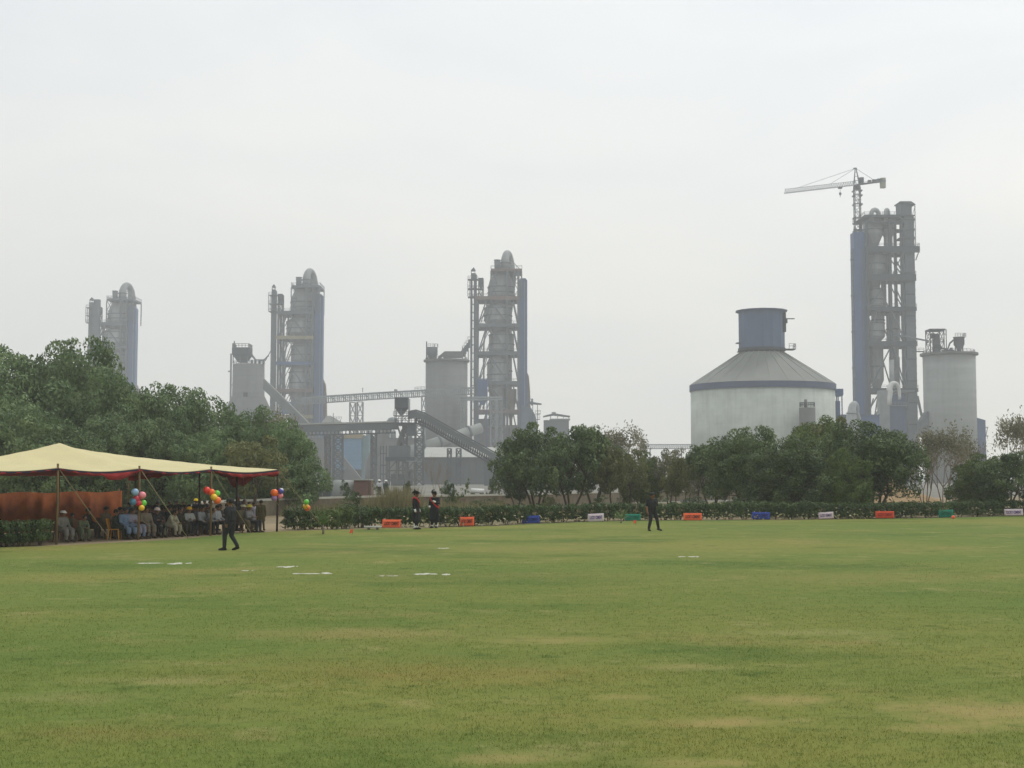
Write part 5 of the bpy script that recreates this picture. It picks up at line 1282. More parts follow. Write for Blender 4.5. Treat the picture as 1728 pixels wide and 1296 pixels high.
def palm(px, py, h, stem, label, seed, spread=.75, n=13):
    c = G(px, py); r_ = thing('palm', label, 'palm', tuple(c)); rr = random.Random(seed); f = MB(); t = MB()
    t.tube([(c.x, c.y, -.02), (c.x + .02, c.y, stem * .5), (c.x, c.y, stem)], [.05, .045, .04], 8)
    for i in range(n):
        a = 2 * math.pi * i / n + rr.uniform(-.2, .2); up = rr.uniform(.45, 1.0); L_ = h - stem; pts = []
        for k in range(6):
            s = k / 5; pts.append(Vector((c.x + math.cos(a) * spread * s * L_ * (1.2 - .5 * up), c.y + math.sin(a) * spread * s * L_ * (1.2 - .5 * up), stem + L_ * (up * 1.25 * s - .55 * s * s * (1.3 - up)))))
        f.tube(pts, [.012, .012, .01, .008, .006, .003], 4, False)
        for k in range(1, 6):
            for sgn in (-1, 1):
                for sub in (0, .5):
                    if k == 5 and sub: continue
                    b = pts[k].lerp(pts[min(5, k + 1)], sub); d = (pts[k] - pts[k - 1]).normalized(); sd2 = d.cross(Vector((0, 0, 1)))
                    if sd2.length < .1: sd2 = Vector((1, 0, 0))
                    e_ = b + sd2.normalized() * sgn * .2 * (1.15 - k / 6) + d * .12 + Vector((0, 0, -.04)); f.add([b - d * .015, b + d * .02, e_], [(0, 1, 2)])
    f.build('frond', leafmat('leaf_palm', lin(70, 92, 46), lin(104, 126, 66), lin(156, 164, 118)), r_); t.build('trunk', BARK_P, r_)
palm(545, 902, 1.12, .4, 'young palm with pale upright fronds right of the tent', 1, .6)
palm(1048, 883, .82, .22, 'small arching palm in front of the hedge between white and green boards', 2, 1.0)
palm(1590, 874, 1.0, .2, 'arching pale palm beside the far right green board', 3, .9, 9)
# ================= tent =================
CANVAS = mat('cream_canvas', lin(196, 186, 142), .9, .05, .7, bump=.15)
RED = mat('red_cloth', lin(150, 40, 42), .9, .2, .8)
WOOD = mat('pole_bamboo', lin(112, 92, 62), .85, .2, 2.0)
POLE_D = mat('dark_pole', lin(58, 42, 34), .8, .2, 2.0)
ROPE = mat('rope', lin(140, 132, 96), .95, .1, 4.0)
F1 = Vector((-16.9, 52.0, 0)); EV = Vector((.462, .887, 0)); NB = Vector((-.887, .462, 0)); SMAX = 13.4
TP = lambda s, t, z=0.0: F1 + EV * s + NB * t + Vector((0, 0, z))
posts = [-9.2, -4.6, 0.0, 4.35, 8.75, SMAX]
RS = [-9.2, -4.6, -2, 0, 1.5, 3.3, 4.43, 5.2, 6.19, 9.0, 13.4]; RZ = [2.80, 2.86, 2.93, 3.08, 3.33, 3.64, 3.90, 3.72, 3.60, 3.37, 3.10]
def eave(s):
    k = max(i for i in range(len(posts)) if posts[i] <= s + 1e-6); a = posts[k]; b = posts[min(k + 1, len(posts) - 1)]
    sag = 0 if b == a else .13 * math.sin(math.pi * (s - a) / (b - a))
    return 2.83 - sag
def roof_z(s, t):
    r_ = float(np.interp(s, RS, RZ)); e_ = eave(s)
    if t <= 4.5:
        w_ = t / 4.5; k = max(i for i in range(len(posts)) if posts[i] <= s + 1e-6); a = posts[k]; b = posts[min(k + 1, len(posts) - 1)]
        sg = 0 if a == b else .17 * math.sin(math.pi * (s - a) / (b - a)) * math.sin(math.pi * w_)
        return e_ + (r_ - e_) * (w_ ** 1.12) - sg
    w_ = (9 - t) / 4.5; return 2.62 + (r_ - 2.62) * (max(0, w_) ** 1.12)
tent = thing('event_tent', 'long cream canvas tent with a red lining on poles at the left lawn edge', 'tent', tuple(TP(4, 4)))
ns, ntt = 76, 24
def sheet(dz, over=0.0):
    vs = []
    for i in range(ns + 1):
        for j in range(ntt + 1):
            s = posts[0] + (SMAX - posts[0]) * i / ns; t = 9.0 * j / ntt
            z = roof_z(s, t) + dz + .012 * math.sin(s * 5.1 + t * 1.3) * math.sin(t * 2.2)
            q = TP(s, t, z)
            vs.append(q)
    return vs, [(i * (ntt + 1) + j, (i + 1) * (ntt + 1) + j, (i + 1) * (ntt + 1) + j + 1, i * (ntt + 1) + j + 1) for i in range(ns) for j in range(ntt)]
vs, fs = sheet(0.0); m = MB(); m.add(vs, fs, True); ca = m.build('canopy', CANVAS, tent)
sf = ca.modifiers.new('thickness', 'SOLIDIFY'); sf.thickness = .02; sf.offset = 1
vs, fs = sheet(-.06); m = MB(); m.add(vs, fs, True); li = m.build('lining', RED, tent); sf = li.modifiers.new('thickness', 'SOLIDIFY'); sf.thickness = .012; sf.offset = -1
# scalloped valance hanging from the front and the right-hand eave
va = MB(); va_t = MB(); rr = random.Random(2)
def strip(fn, a, b, n, depth):
    top, bot = [], []
    for i in range(n + 1):
        s = a + (b - a) * i / n; p = fn(s); d = depth(s) * (.75 + .25 * abs(math.sin(s * 4.2))); j = NB * (-.03 - .05 * math.sin(s * 9))
        top.append(p + NB * -.03 + Vector((0, 0, -.02))); bot.append(p + j + Vector((0, 0, -.02 - d)))
    k = len(top); va.add(top + bot, [(i, i + 1, k + i + 1, k + i) for i in range(k - 1)], True)
    va_t.add([q + NB * -.012 + Vector((0, 0, .015)) for q in top] + [q + NB * -.012 - Vector((0, 0, .045)) for q in top], [(i, i + 1, k + i + 1, k + i) for i in range(k - 1)], True)
dep = lambda s: float(np.interp(s, [-9, -3.2, -2.5, -.3, 0.2, .8, 2.2, 3.0, 3.9, 4.35, 5.0, 6, 8.6, 9.4, 10.6, 12, 13.4], [.16, .16, .05, .03, .03, .10, .15, .4, .2, .06, .04, .08, .06, .1, .24, .18, .2]))
strip(lambda s: TP(s, 0, roof_z(s, 0)), posts[0], SMAX, 190, dep)
dep2 = lambda t: .32 + .75 * max(0, 1 - abs(t - 2.32) / 1.2)
strip(lambda t: TP(SMAX, t, roof_z(SMAX, t)), 0.0, 9.0, 60, dep2)
vo = va.build('valance', RED, tent); sf = vo.modifiers.new('thickness', 'SOLIDIFY'); sf.thickness = .012
va_t.build('valance_band', mat('navy_trim', lin(46, 40, 66), .9, .15, 3), vo)
def pole(s, t, z, m, r=.05):
    MB().tube([TP(s, t, -.05), TP(s + .03, t, z * .5), TP(s, t, z)], [r, r * .95, r * .85], 10).build('pole', m, tent)
for s in posts[:-1]: pole(s, 0.02, 2.95 if s else 3.0, WOOD)
pole(4.35, .02, 3.02, POLE_D, .055) if False else None
pole(SMAX, 0.02, 2.9, POLE_D, .05); pole(SMAX - .05, 2.32, 2.85, POLE_D, .055); pole(4.43, 4.5, 3.8, WOOD, .06); pole(SMAX - .1, 4.5, 3.1, POLE_D, .05); pole(9, 4.5, 3.38, WOOD); pole(-4, 4.5, 2.92, WOOD)
for s in (-4.6, 0, 4.4, 8.8, SMAX): pole(s, 9, 2.6, WOOD, .045)
def rope(a, b): MB().tube([a, a.lerp(b, .5) - Vector((0, 0, .04)), b], .017, 6).build('guy_rope', ROPE, tent)
for s, fp in ((0.0, (188, 913)), (4.35, (318, 909)), (8.75, (424, 900))): rope(TP(s, 0, 2.85), G(*fp))
rope(TP(SMAX, 0, 2.86), G(548, 893.5))
MB().tube([TP(SMAX, 2.0, 2.6), G(420, 897) + Vector((0, 0, .0))], .014, 6).build('guy_rope', ROPE, tent)
# orange cloth screen along the back
scr = thing('cloth_screen', 'rust orange cloth screen closing the back of the tent', 'screen', tuple(TP(6, 9.3)))
m = MB(); top, bot = [], []
n = 150
for i in range(n + 1):
    s = -9 + 22.3 * i / n; wv = .05 * math.sin(s * 2.1 + 1) + .03 * math.sin(s * 5.3 + 2 * math.sin(s * .7)) + .02 * math.sin(s * 11 + 3 * math.sin(s * 1.3))
    top.append(TP(s, 9.3 + wv, 1.80 + .035 * math.sin(s * 2.0) )); bot.append(TP(s, 9.3 + wv * 1.3, .03))
m.add(top + bot, [(i, i + 1, n + 2 + i, n + 1 + i) for i in range(n)], True)
so_ = m.build('cloth', mat('orange_cloth', lin(160, 90, 46), .95, .15, 1.4, tint=lin(122, 66, 38)), scr); sf = so_.modifiers.new('thickness', 'SOLIDIFY'); sf.thickness = .012
for i in range(9): MB().tube([TP(-9 + i * 2.78, 9.42, 0), TP(-9 + i * 2.78, 9.42, 1.95)], .028, 8).build('post', WOOD, scr)

# ================= balloons =================
BAL = {}
def balc(k):
    c = {'red': (226, 58, 40), 'orange': (244, 110, 32), 'green': (104, 196, 62), 'yellow': (240, 190, 40), 'blue': (84, 76, 176), 'lilac': (150, 116, 160), 'pink': (238, 142, 152), 'skyblue': (140, 170, 196), 'teal': (70, 128, 150), 'crimson': (200, 44, 66), 'white': (214, 214, 224)}[k]
    return mat('balloon_' + k, lin(*c), .3, .04, 2.0, spec=.5)
def bunch(label, D, items, tie):
    c = P(items[0][0], items[0][1], D); r_ = thing('balloon_bunch', label, 'balloons', (c.x, c.y, c.z), 0, 'balloon bunches tied round the tent')
    for i, (px, py, rp, col) in enumerate(items):
        q = P(px, py, D + .12 * ((i * 7) % 3 - 1)); rad = rp * D / F; b = MB()
        d = (tie - q).normalized(); prof = [(.004, -1.3), (.09, -1.24), (.05, -1.16), (.32, -.98), (.72, -.6), (.96, -.15), (1, .12), (.9, .5), (.62, .82), (.3, .96), (.02, 1.0)]
        b.lathe(0, 0, [(max(.002, a * rad), z * rad) for a, z in prof], 18, True, False)
        rot = Vector((0, 0, -1)).rotation_difference(d).to_matrix(); b.v = [tuple(rot @ Vector(v) + q) for v in b.v]
        bo = b.build('balloon', balc(col), r_)
        MB().tube([q + d * rad * 1.25, tie], .006, 4, False).build('string', ROPE, bo)
bunch('pale blue, crimson, pink and green balloons on the second tent pole from the left', 55.6, [(228, 831, 6.5, 'skyblue'), (230, 842, 6.0, 'crimson'), (240, 836, 6.5, 'pink'), (225, 847, 6, 'teal'), (234, 849, 5.5, 'crimson'), (242, 849, 5.5, 'green'), (239, 857, 5, 'yellow')], TP(4.35, -.05, 1.42))
bunch('red, orange, green and yellow balloons above the crowd by the middle tent pole', 59.6, [(349, 827.5, 6.2, 'red'), (357, 831, 6, 'orange'), (366, 833, 5.6, 'green'), (361, 839.5, 6, 'yellow'), (366.5, 844.5, 6.4, 'orange')], TP(8.75, -.05, 1.3))
bunch('orange, blue, lilac and pink balloons on the right tent corner pole', 63.8, [(463, 832, 6.6, 'orange'), (474, 829, 4.6, 'blue'), (473, 837, 5, 'pink'), (463, 841, 5.2, 'lilac'), (475, 827, 3.4, 'white')], TP(SMAX, -.05, 1.2))
bunch('green, yellow and orange balloons hanging by the thin trunk right of the tent', 66, [(517, 847, 4.6, 'green'), (516, 854, 5, 'yellow'), (518.5, 857, 5.4, 'orange')], P(508, 842, 66.4))

# ================= advertising boards =================
def board(px, py, wpx, hpx, bgc, fgc, label, yaw=0.0, tilt=.12, roll=0.0, words='LUCKY CEMENT'):
    c = G(px, py); D = c.y; w_, h = wpx * D / F, hpx * D / F
    r_ = thing('advertising_board', label, 'board', tuple(c), yaw, 'small advertising boards along the hedge'); r_.rotation_euler = (-tilt, roll, yaw)
    nm = '_'.join(map(str, bgc)); b = MB()
    nx, nz = 10, 4; vs = []
    for j in range(nz + 1):
        for i in range(nx + 1):
            u, v = i / nx - .5, j / nz; vs.append((u * w_, .012 * math.sin(u * 9 + px) * v, .05 + v * h))
    fs_ = [(j * (nx + 1) + i, j * (nx + 1) + i + 1, (j + 1) * (nx + 1) + i + 1, (j + 1) * (nx + 1) + i) for j in range(nz) for i in range(nx)]
    b.add(vs, fs_, True); o = b.build('panel', mat('board_' + nm, lin(*bgc), .7, .08, 3), None, (0, 0, 0)); o.parent = r_
    sf = o.modifiers.new('thickness', 'SOLIDIFY'); sf.thickness = .018; sf.offset = 0
    cu = bpy.data.curves.new('lettering', 'FONT'); cu.body = words; cu.align_x = 'CENTER'; cu.align_y = 'CENTER'; cu.size = .3; cu.extrude = .002; cu.offset = .008
    t = bpy.data.objects.new('t', cu); COL.objects.link(t); bpy.context.view_layer.update()
    me = bpy.data.meshes.new_from_object(t.evaluated_get(bpy.context.evaluated_depsgraph_get())); bpy.data.objects.remove(t)
    xs = [v.co.x for v in me.vertices]; ys_ = [v.co.y for v in me.vertices]; sx = w_ * .78 / (max(xs) - min(xs)); sy = h * .44 / (max(ys_) - min(ys_))
    mid = (max(ys_) + min(ys_)) / 2
    for v in me.vertices: v.co = (v.co.x * sx, -.036 - v.co.z, .05 + h * .5 + (v.co.y - mid) * sy)
    me.materials.clear(); me.materials.append(mat('ink_' + '_'.join(map(str, fgc)), lin(*fgc), .8, .08, 3))
    l_ = bpy.data.objects.new('lettering', me); COL.objects.link(l_); l_.parent = o
    lg = MB()
    for s in (-.4, .4): lg.box(s * w_ - .015, s * w_ + .015, .013, .04, -.04, h * .9)
    lo = lg.build('stake', WOOD, None, (0, 0, 0)); lo.parent = r_
OR, BL, WH, GR, RO = (238, 106, 66), (44, 66, 148), (216, 200, 204), (22, 124, 100), (206, 74, 44)
board(660.5, 892, 31, 13.5, OR, (86, 40, 30), 'orange board left of the sentries, beside the grey slab', .05, .15, .01)
board(788, 889, 25, 15, OR, (96, 44, 34), 'orange board right of the sentries', -.25, .1, -.03)
board(896, 884.5, 30, 12.5, BL, (24, 34, 92), 'dark blue board under the left of the middle tree clump', .05, .1, -.03)
board(1006, 881.3, 27, 13, WH, (84, 62, 120), 'white board with purple lettering left of the small palm', -.2, .12, -.05)
board(1068, 879.5, 27, 10.5, GR, (6, 84, 70), 'green board between the small palm and the guard', .08, .12, 0)
board(1169, 879.5, 31, 12, OR, (80, 36, 26), 'orange board right of the guard in black', 0, .08, .0)
board(1284, 877.6, 31, 12, BL, (26, 36, 96), 'blue board below the broad dark tree before the white silo', .02, .1, .01)
board(1394.5, 876.6, 25, 11, WH, (80, 62, 118), 'white board with purple lettering between blue and red-orange boards', -.1, .12, -.06)
board(1493.5, 875.6, 32, 11.5, RO, (140, 36, 26), 'red-orange board in front of the right hedge', .03, .1, .0)
board(1597, 874.2, 24, 12.5, GR, (8, 88, 72), 'green board near the orange ball on the right', -.15, .12, -.04)
board(1711, 871.2, 32, 11, WH, (92, 70, 126), 'white board with purple lettering at the right photo edge', .02, .1, -.01)

# small things on the grass edge
def slab():
    c = G(629, 894.5); r_ = thing('stone_bench', 'low pale slab on dark feet beside the first orange board', 'bench', tuple(c))
    w_ = 28 * c.y / F; m = MB(); m.box(c.x - w_ / 2, c.x + w_ / 2, c.y - .25, c.y + .25, .13, .185); m.build('slab', mat('slab_stone', lin(178, 178, 168), .9, .1, 3), r_)
    for s in (-.3, .22):
        m = MB(); m.box(c.x + s * w_, c.x + (s + .1) * w_, c.y - .2, c.y + .2, 0, .129); m.build('foot', CONC_D, r_)
slab()
def flag(px, py, label, lean):
    c = G(px, py); r_ = thing('marker_flag', label, 'marker flag', tuple(c)); h = .26
    MB().tube([(c.x, c.y, 0), (c.x + lean, c.y, h)], .008, 6).build('stick', WOOD, r_)
    m = MB(); m.add([(c.x + lean * .3, c.y, h * .35), (c.x + lean, c.y, h), (c.x + lean - .12, c.y + .02, h * .95), (c.x + lean * .3 - .14, c.y + .03, h * .3)], [(0, 1, 2, 3)]); o = m.build('cloth', mat('flag_orange', lin(228, 96, 60), .8, .08, 3), r_); sf = o.modifiers.new('thickness', 'SOLIDIFY'); sf.thickness = .006
flag(594, 903, 'tiny orange marker flag on the lawn right of the young palm', .05)
flag(1073, 886, 'tiny orange marker flag on the lawn below the nearest green board', .02)
c = G(1608.5, 876); m = MB(); m.ball(c + Vector((0, 0, .11)), .11, 16, 10); o = m.build('ball', [mat('ball_orange', lin(238, 96, 56), .4, .05, 3)], None, tuple(c)); tag(o, 'small orange ball on the grass before the far right green board', 'ball')

# ================= behind the field: wall, huts, tank =================
pl = [(340, 845.5, 80), (400, 843, 86), (480, 840.5, 93), (560, 838, 99), (640, 836, 104), (760, 835, 109), (880, 833, 116), (1060, 828.5, 138), (1160, 827.5, 148), (1260, 826.5, 156)]
wl = thing('boundary_wall', 'long low brown wall with a white coping running behind the trees', 'wall', (X(640, 104, 836), 104, 0))
a_ = MB(); b_ = MB()
for (p, q) in zip(pl[:-1], pl[1:]):
    u, v = P(*p), P(*q); dy = Vector((0, .35, 0)); dz = Vector((0, 0, 1))
    for mm, z0, z1, e_ in ((a_, None, -.14, 0), (b_, -.14, 0, .06)):
        lo_u = Vector((u.x, u.y - e_, 0 if z0 is None else u.z + z0)); lo_v = Vector((v.x, v.y - e_, 0 if z0 is None else v.z + z0))
        hi_u = Vector((u.x, u.y - e_, u.z + z1)); hi_v = Vector((v.x, v.y - e_, v.z + z1)); dd = Vector((0, .35 + 2 * e_, 0))
        mm.hexa([lo_u, lo_v, lo_v + dd, lo_u + dd, hi_u, hi_v, hi_v + dd, hi_u + dd])
a_.build('masonry', mat('rubble_masonry', lin(112, 102, 84), .95, .25, 1.6, bump=.4), wl); b_.build('coping', mat('white_coping', lin(184, 183, 172), .9, .1, 1.2), wl)
def hut(name, label, cat, px0, px1, yt, D, dep_, wm, rm):
    r_ = thing(name, label, cat, (X((px0 + px1) / 2, D, 820), D, 0)); x0, x1 = X(px0, D, 820), X(px1, D, 820); z = Z(yt, D)
    MB().box(x0, x1, D, D + dep_, 0, z - .12).build('wall', wm, r_)
    MB().box(x0 - .15, x1 + .15, D - .2, D + dep_ + .2, z - .118, z).build('roof', rm, r_)
    return r_
BRICK = mat('red_brick', lin(140, 92, 74), .95, .2, 2.5)
h = hut('site_cabin', 'brown site cabin with a pale flat roof beside the pale tank', 'cabin', 597, 621, 808.5, 134, 3, mat('cabin_brown', lin(112, 86, 78), .9, .15, 1), PALE_ROOF)
MB().box(X(621.3, 134, 820), X(626, 134, 820), 134.2, 136.8, 0, Z(811, 134)).build('side_door', BROWN, h)
T = Site('storage_tank', 'pale horizontal tank end-on to the brown site cabin', 'tank', 578, 136, 820)
z = Z(810, 136); m = MB(); m.cyl((X(561, 136, 820), 137.2, z - 1.2), (X(596.5, 136, 820), 137.2, z - 1.2), 1.2, None, 26); m.build('tank_shell', CONC_L, T.root)
m = MB()
for px in (566, 580, 592): m.box(X(px, 136, 820), X(px + 3, 136, 820), 136.3, 138.1, 0, z - 1.9)
m.build('saddle', CONC_D, T.root)
h = hut('brick_hut', 'red brick hut seen between the tent poles', 'hut', 408, 429, 815, 125, 4, BRICK, CONC_D)
MB().box(X(430, 125, 820), X(446, 125, 820), 126, 128, 0, Z(826, 125)).build('annex_wall', CONC_L, h)
h = hut('brick_hut', 'narrow red brick hut beside the thin trunk right of the tent', 'hut', 497, 507, 821, 125, 3, BRICK, CONC_D)
MB().box(X(474, 125, 820), X(496.6, 125, 820), 125.5, 127, 0, Z(823, 125)).build('annex_wall', CONC_L, h)
h = hut('equipment_shed', 'dim low grey shed left of the pale tank', 'shed', 514, 558, 818, 140, 4, GREYCLAD, STEEL_D)
T = Site('pale_hood', 'little rounded pale hood showing behind the shrubs right of the sentries', 'hood', 754, 126, 815)
m = MB(); z = Z(811, 126); m.tube([(X(749, 126, 815), 126, z - .1), (X(753, 126, 815), 126, z - .22), (X(757, 126, 815), 126, z - .7), (X(758.5, 126, 815), 126, z - 1.6), (X(758.5, 126, 815), 126, 0)], [.12, .3, .36, .36, .36], 12); m.build('hood', CONC_L, T.root)
# parked pale slabs before the shed, far pipes under the right trees
T = Site('pale_pipe', 'white pipe length lying on the ground before the long shed', 'pipe', 800, 130, 828)
m = MB(); m.cyl(P(795, 828, 130), P(817, 829, 130), .22, None, 12); m.build('pipe', WHITE_D, T.root)
m = MB()
for px in (798, 813): m.box(X(px, 130, 828) - .2, X(px, 130, 828) + .2, 129.8, 130.2, 0, Z(829, 130) - .18)
m.build('support', CONC_D, T.root)
# ================= people =================
SKIN = mat('skin', lin(120, 84, 62), .6, .08, 3); EYE = mat('eye', (.012, .01, .01), .3, .05, 3); HAIR = mat('black_hair', lin(26, 23, 22), .7, .2, 9)
def cloth(rgb): return mat('cloth_%d_%d_%d' % rgb, lin(*rgb), .9, .14, 4.0)
V = Vector
def capsule(bm_v, bm_f, p, q, r0, r1, n=10):
    p, q = V(p), V(q); d = (q - p); L_ = d.length; d = d.normalized() if L_ > 1e-6 else V((0, 0, 1))
    rf = V((1, 0, 0)) if abs(d.x) < .9 else V((0, 1, 0)); a = (rf - d * rf.dot(d)).normalized(); b = d.cross(a); rings = []
    for k in range(5): t = math.pi / 2 * (1 - k / 4); rings.append((p - d * r0 * math.sin(t), max(1e-4, r0 * math.cos(t))))
    for k in range(1, 5): t = math.pi / 2 * k / 4; rings.append((q + d * r1 * math.sin(t), max(1e-4, r1 * math.cos(t))))
    if L_ <= 1e-6: pass
    rings.insert(5, (q, r1)) if L_ > 1e-6 else None
    base = len(bm_v)
    for c, r in rings:
        for k in range(n): t = 2 * math.pi * k / n; bm_v.append(c + (a * math.cos(t) + b * math.sin(t)) * r)
    m = len(rings)
    for i in range(m - 1):
        for k in range(n): bm_f.append((base + i * n + k, base + i * n + (k + 1) % n, base + (i + 1) * n + (k + 1) % n, base + (i + 1) * n + k))
    bm_f.append(tuple(base + k for k in range(n - 1, -1, -1))); bm_f.append(tuple(base + (m - 1) * n + k for k in range(n)))

def stand(**k):
    J = dict(pel=(0, 0, .96), waist=(0, .005, 1.1), chest=(0, .0, 1.28), neck=(0, .0, 1.46), head=(0, .025, 1.62),
             shL=(-.185, -.01, 1.41), shR=(.185, -.01, 1.41), elL=(-.235, -.03, 1.14), elR=(.235, -.03, 1.14), wrL=(-.245, .05, .90), wrR=(.245, .05, .90),
             hipL=(-.085, 0, .92), hipR=(.085, 0, .92), knL=(-.10, .02, .50), knR=(.10, .02, .50), anL=(-.105, -.01, .085), anR=(.105, -.01, .085), toL=(-.12, .15, .04), toR=(.12, .15, .04))
    J.update(k); return J
POSE = {
    'stand': stand(),
    'apart': stand(anL=(-.17, .0, .085), knL=(-.14, .03, .5), toL=(-.22, .14, .04), anR=(.16, -.04, .085), knR=(.13, .0, .5), toR=(.21, .11, .04)),
    'walk': stand(knL=(-.10, .11, .51), anL=(-.11, .11, .085), toL=(-.12, .26, .045), knR=(.10, .02, .50), anR=(.10, -.17, .115), toR=(.11, -.03, .04), elL=(-.24, -.12, 1.15), wrL=(-.25, -.06, .92), elR=(.24, .03, 1.15), wrR=(.24, .2, .99)),
    'stride': stand(knL=(-.15, .10, .52), anL=(-.26, .02, .11), toL=(-.31, .15, .045), knR=(.12, .05, .50), anR=(.16, .0, .085), toR=(.2, .15, .04), elL=(-.27, -.1, 1.15), wrL=(-.15, -.17, .97), elR=(.25, -.02, 1.13), wrR=(.27, .06, .89)),
    'clasp': stand(elL=(-.26, -.02, 1.16), wrL=(-.08, .2, 1.09), elR=(.26, -.02, 1.16), wrR=(.07, .22, 1.06)),
    'raise': stand(elL=(-.27, .1, 1.19), wrL=(-.12, .26, 1.28), elR=(.25, -.03, 1.14), wrR=(.14, .2, 1.03)),
    'sit': dict(pel=(0, 0, .50), waist=(0, .0, .63), chest=(0, .02, .82), neck=(0, .03, 1.0), head=(0, .06, 1.15), shL=(-.185, .01, .95), shR=(.185, .01, .95), elL=(-.235, .07, .70), elR=(.235, .07, .70), wrL=(-.15, .28, .60), wrR=(.15, .28, .60),
                hipL=(-.09, .03, .49), hipR=(.09, .03, .49), knL=(-.13, .43, .50), knR=(.13, .43, .50), anL=(-.13, .42, .085), anR=(.13, .42, .085), toL=(-.14, .58, .04), toR=(.14, .58, .04)),
    'lean': dict(pel=(0, 0, .50), waist=(0, .06, .62), chest=(0, .16, .78), neck=(0, .25, .93), head=(0, .31, 1.06), shL=(-.185, .2, .89), shR=(.185, .2, .89), elL=(-.23, .3, .65), elR=(.23, .3, .65), wrL=(-.06, .45, .60), wrR=(.06, .45, .62),
                 hipL=(-.09, .03, .49), hipR=(.09, .03, .49), knL=(-.17, .43, .51), knR=(.17, .43, .51), anL=(-.15, .40, .085), anR=(.15, .40, .085), toL=(-.18, .55, .04), toR=(.18, .55, .04)),
    'arms': dict(pel=(0, 0, .50), waist=(0, -.02, .63), chest=(0, -.04, .82), neck=(0, -.04, 1.0), head=(0, -.01, 1.15), shL=(-.185, -.04, .95), shR=(.185, -.04, .95), elL=(-.24, .05, .72), elR=(.24, .05, .72), wrL=(.03, .17, .76), wrR=(-.04, .2, .72),
                 hipL=(-.09, .03, .49), hipR=(.09, .03, .49), knL=(-.10, .44, .52), knR=(.12, .43, .50), anL=(-.04, .47, .085), anR=(.12, .40, .085), toL=(-.05, .63, .04), toR=(.13, .56, .04)),
}
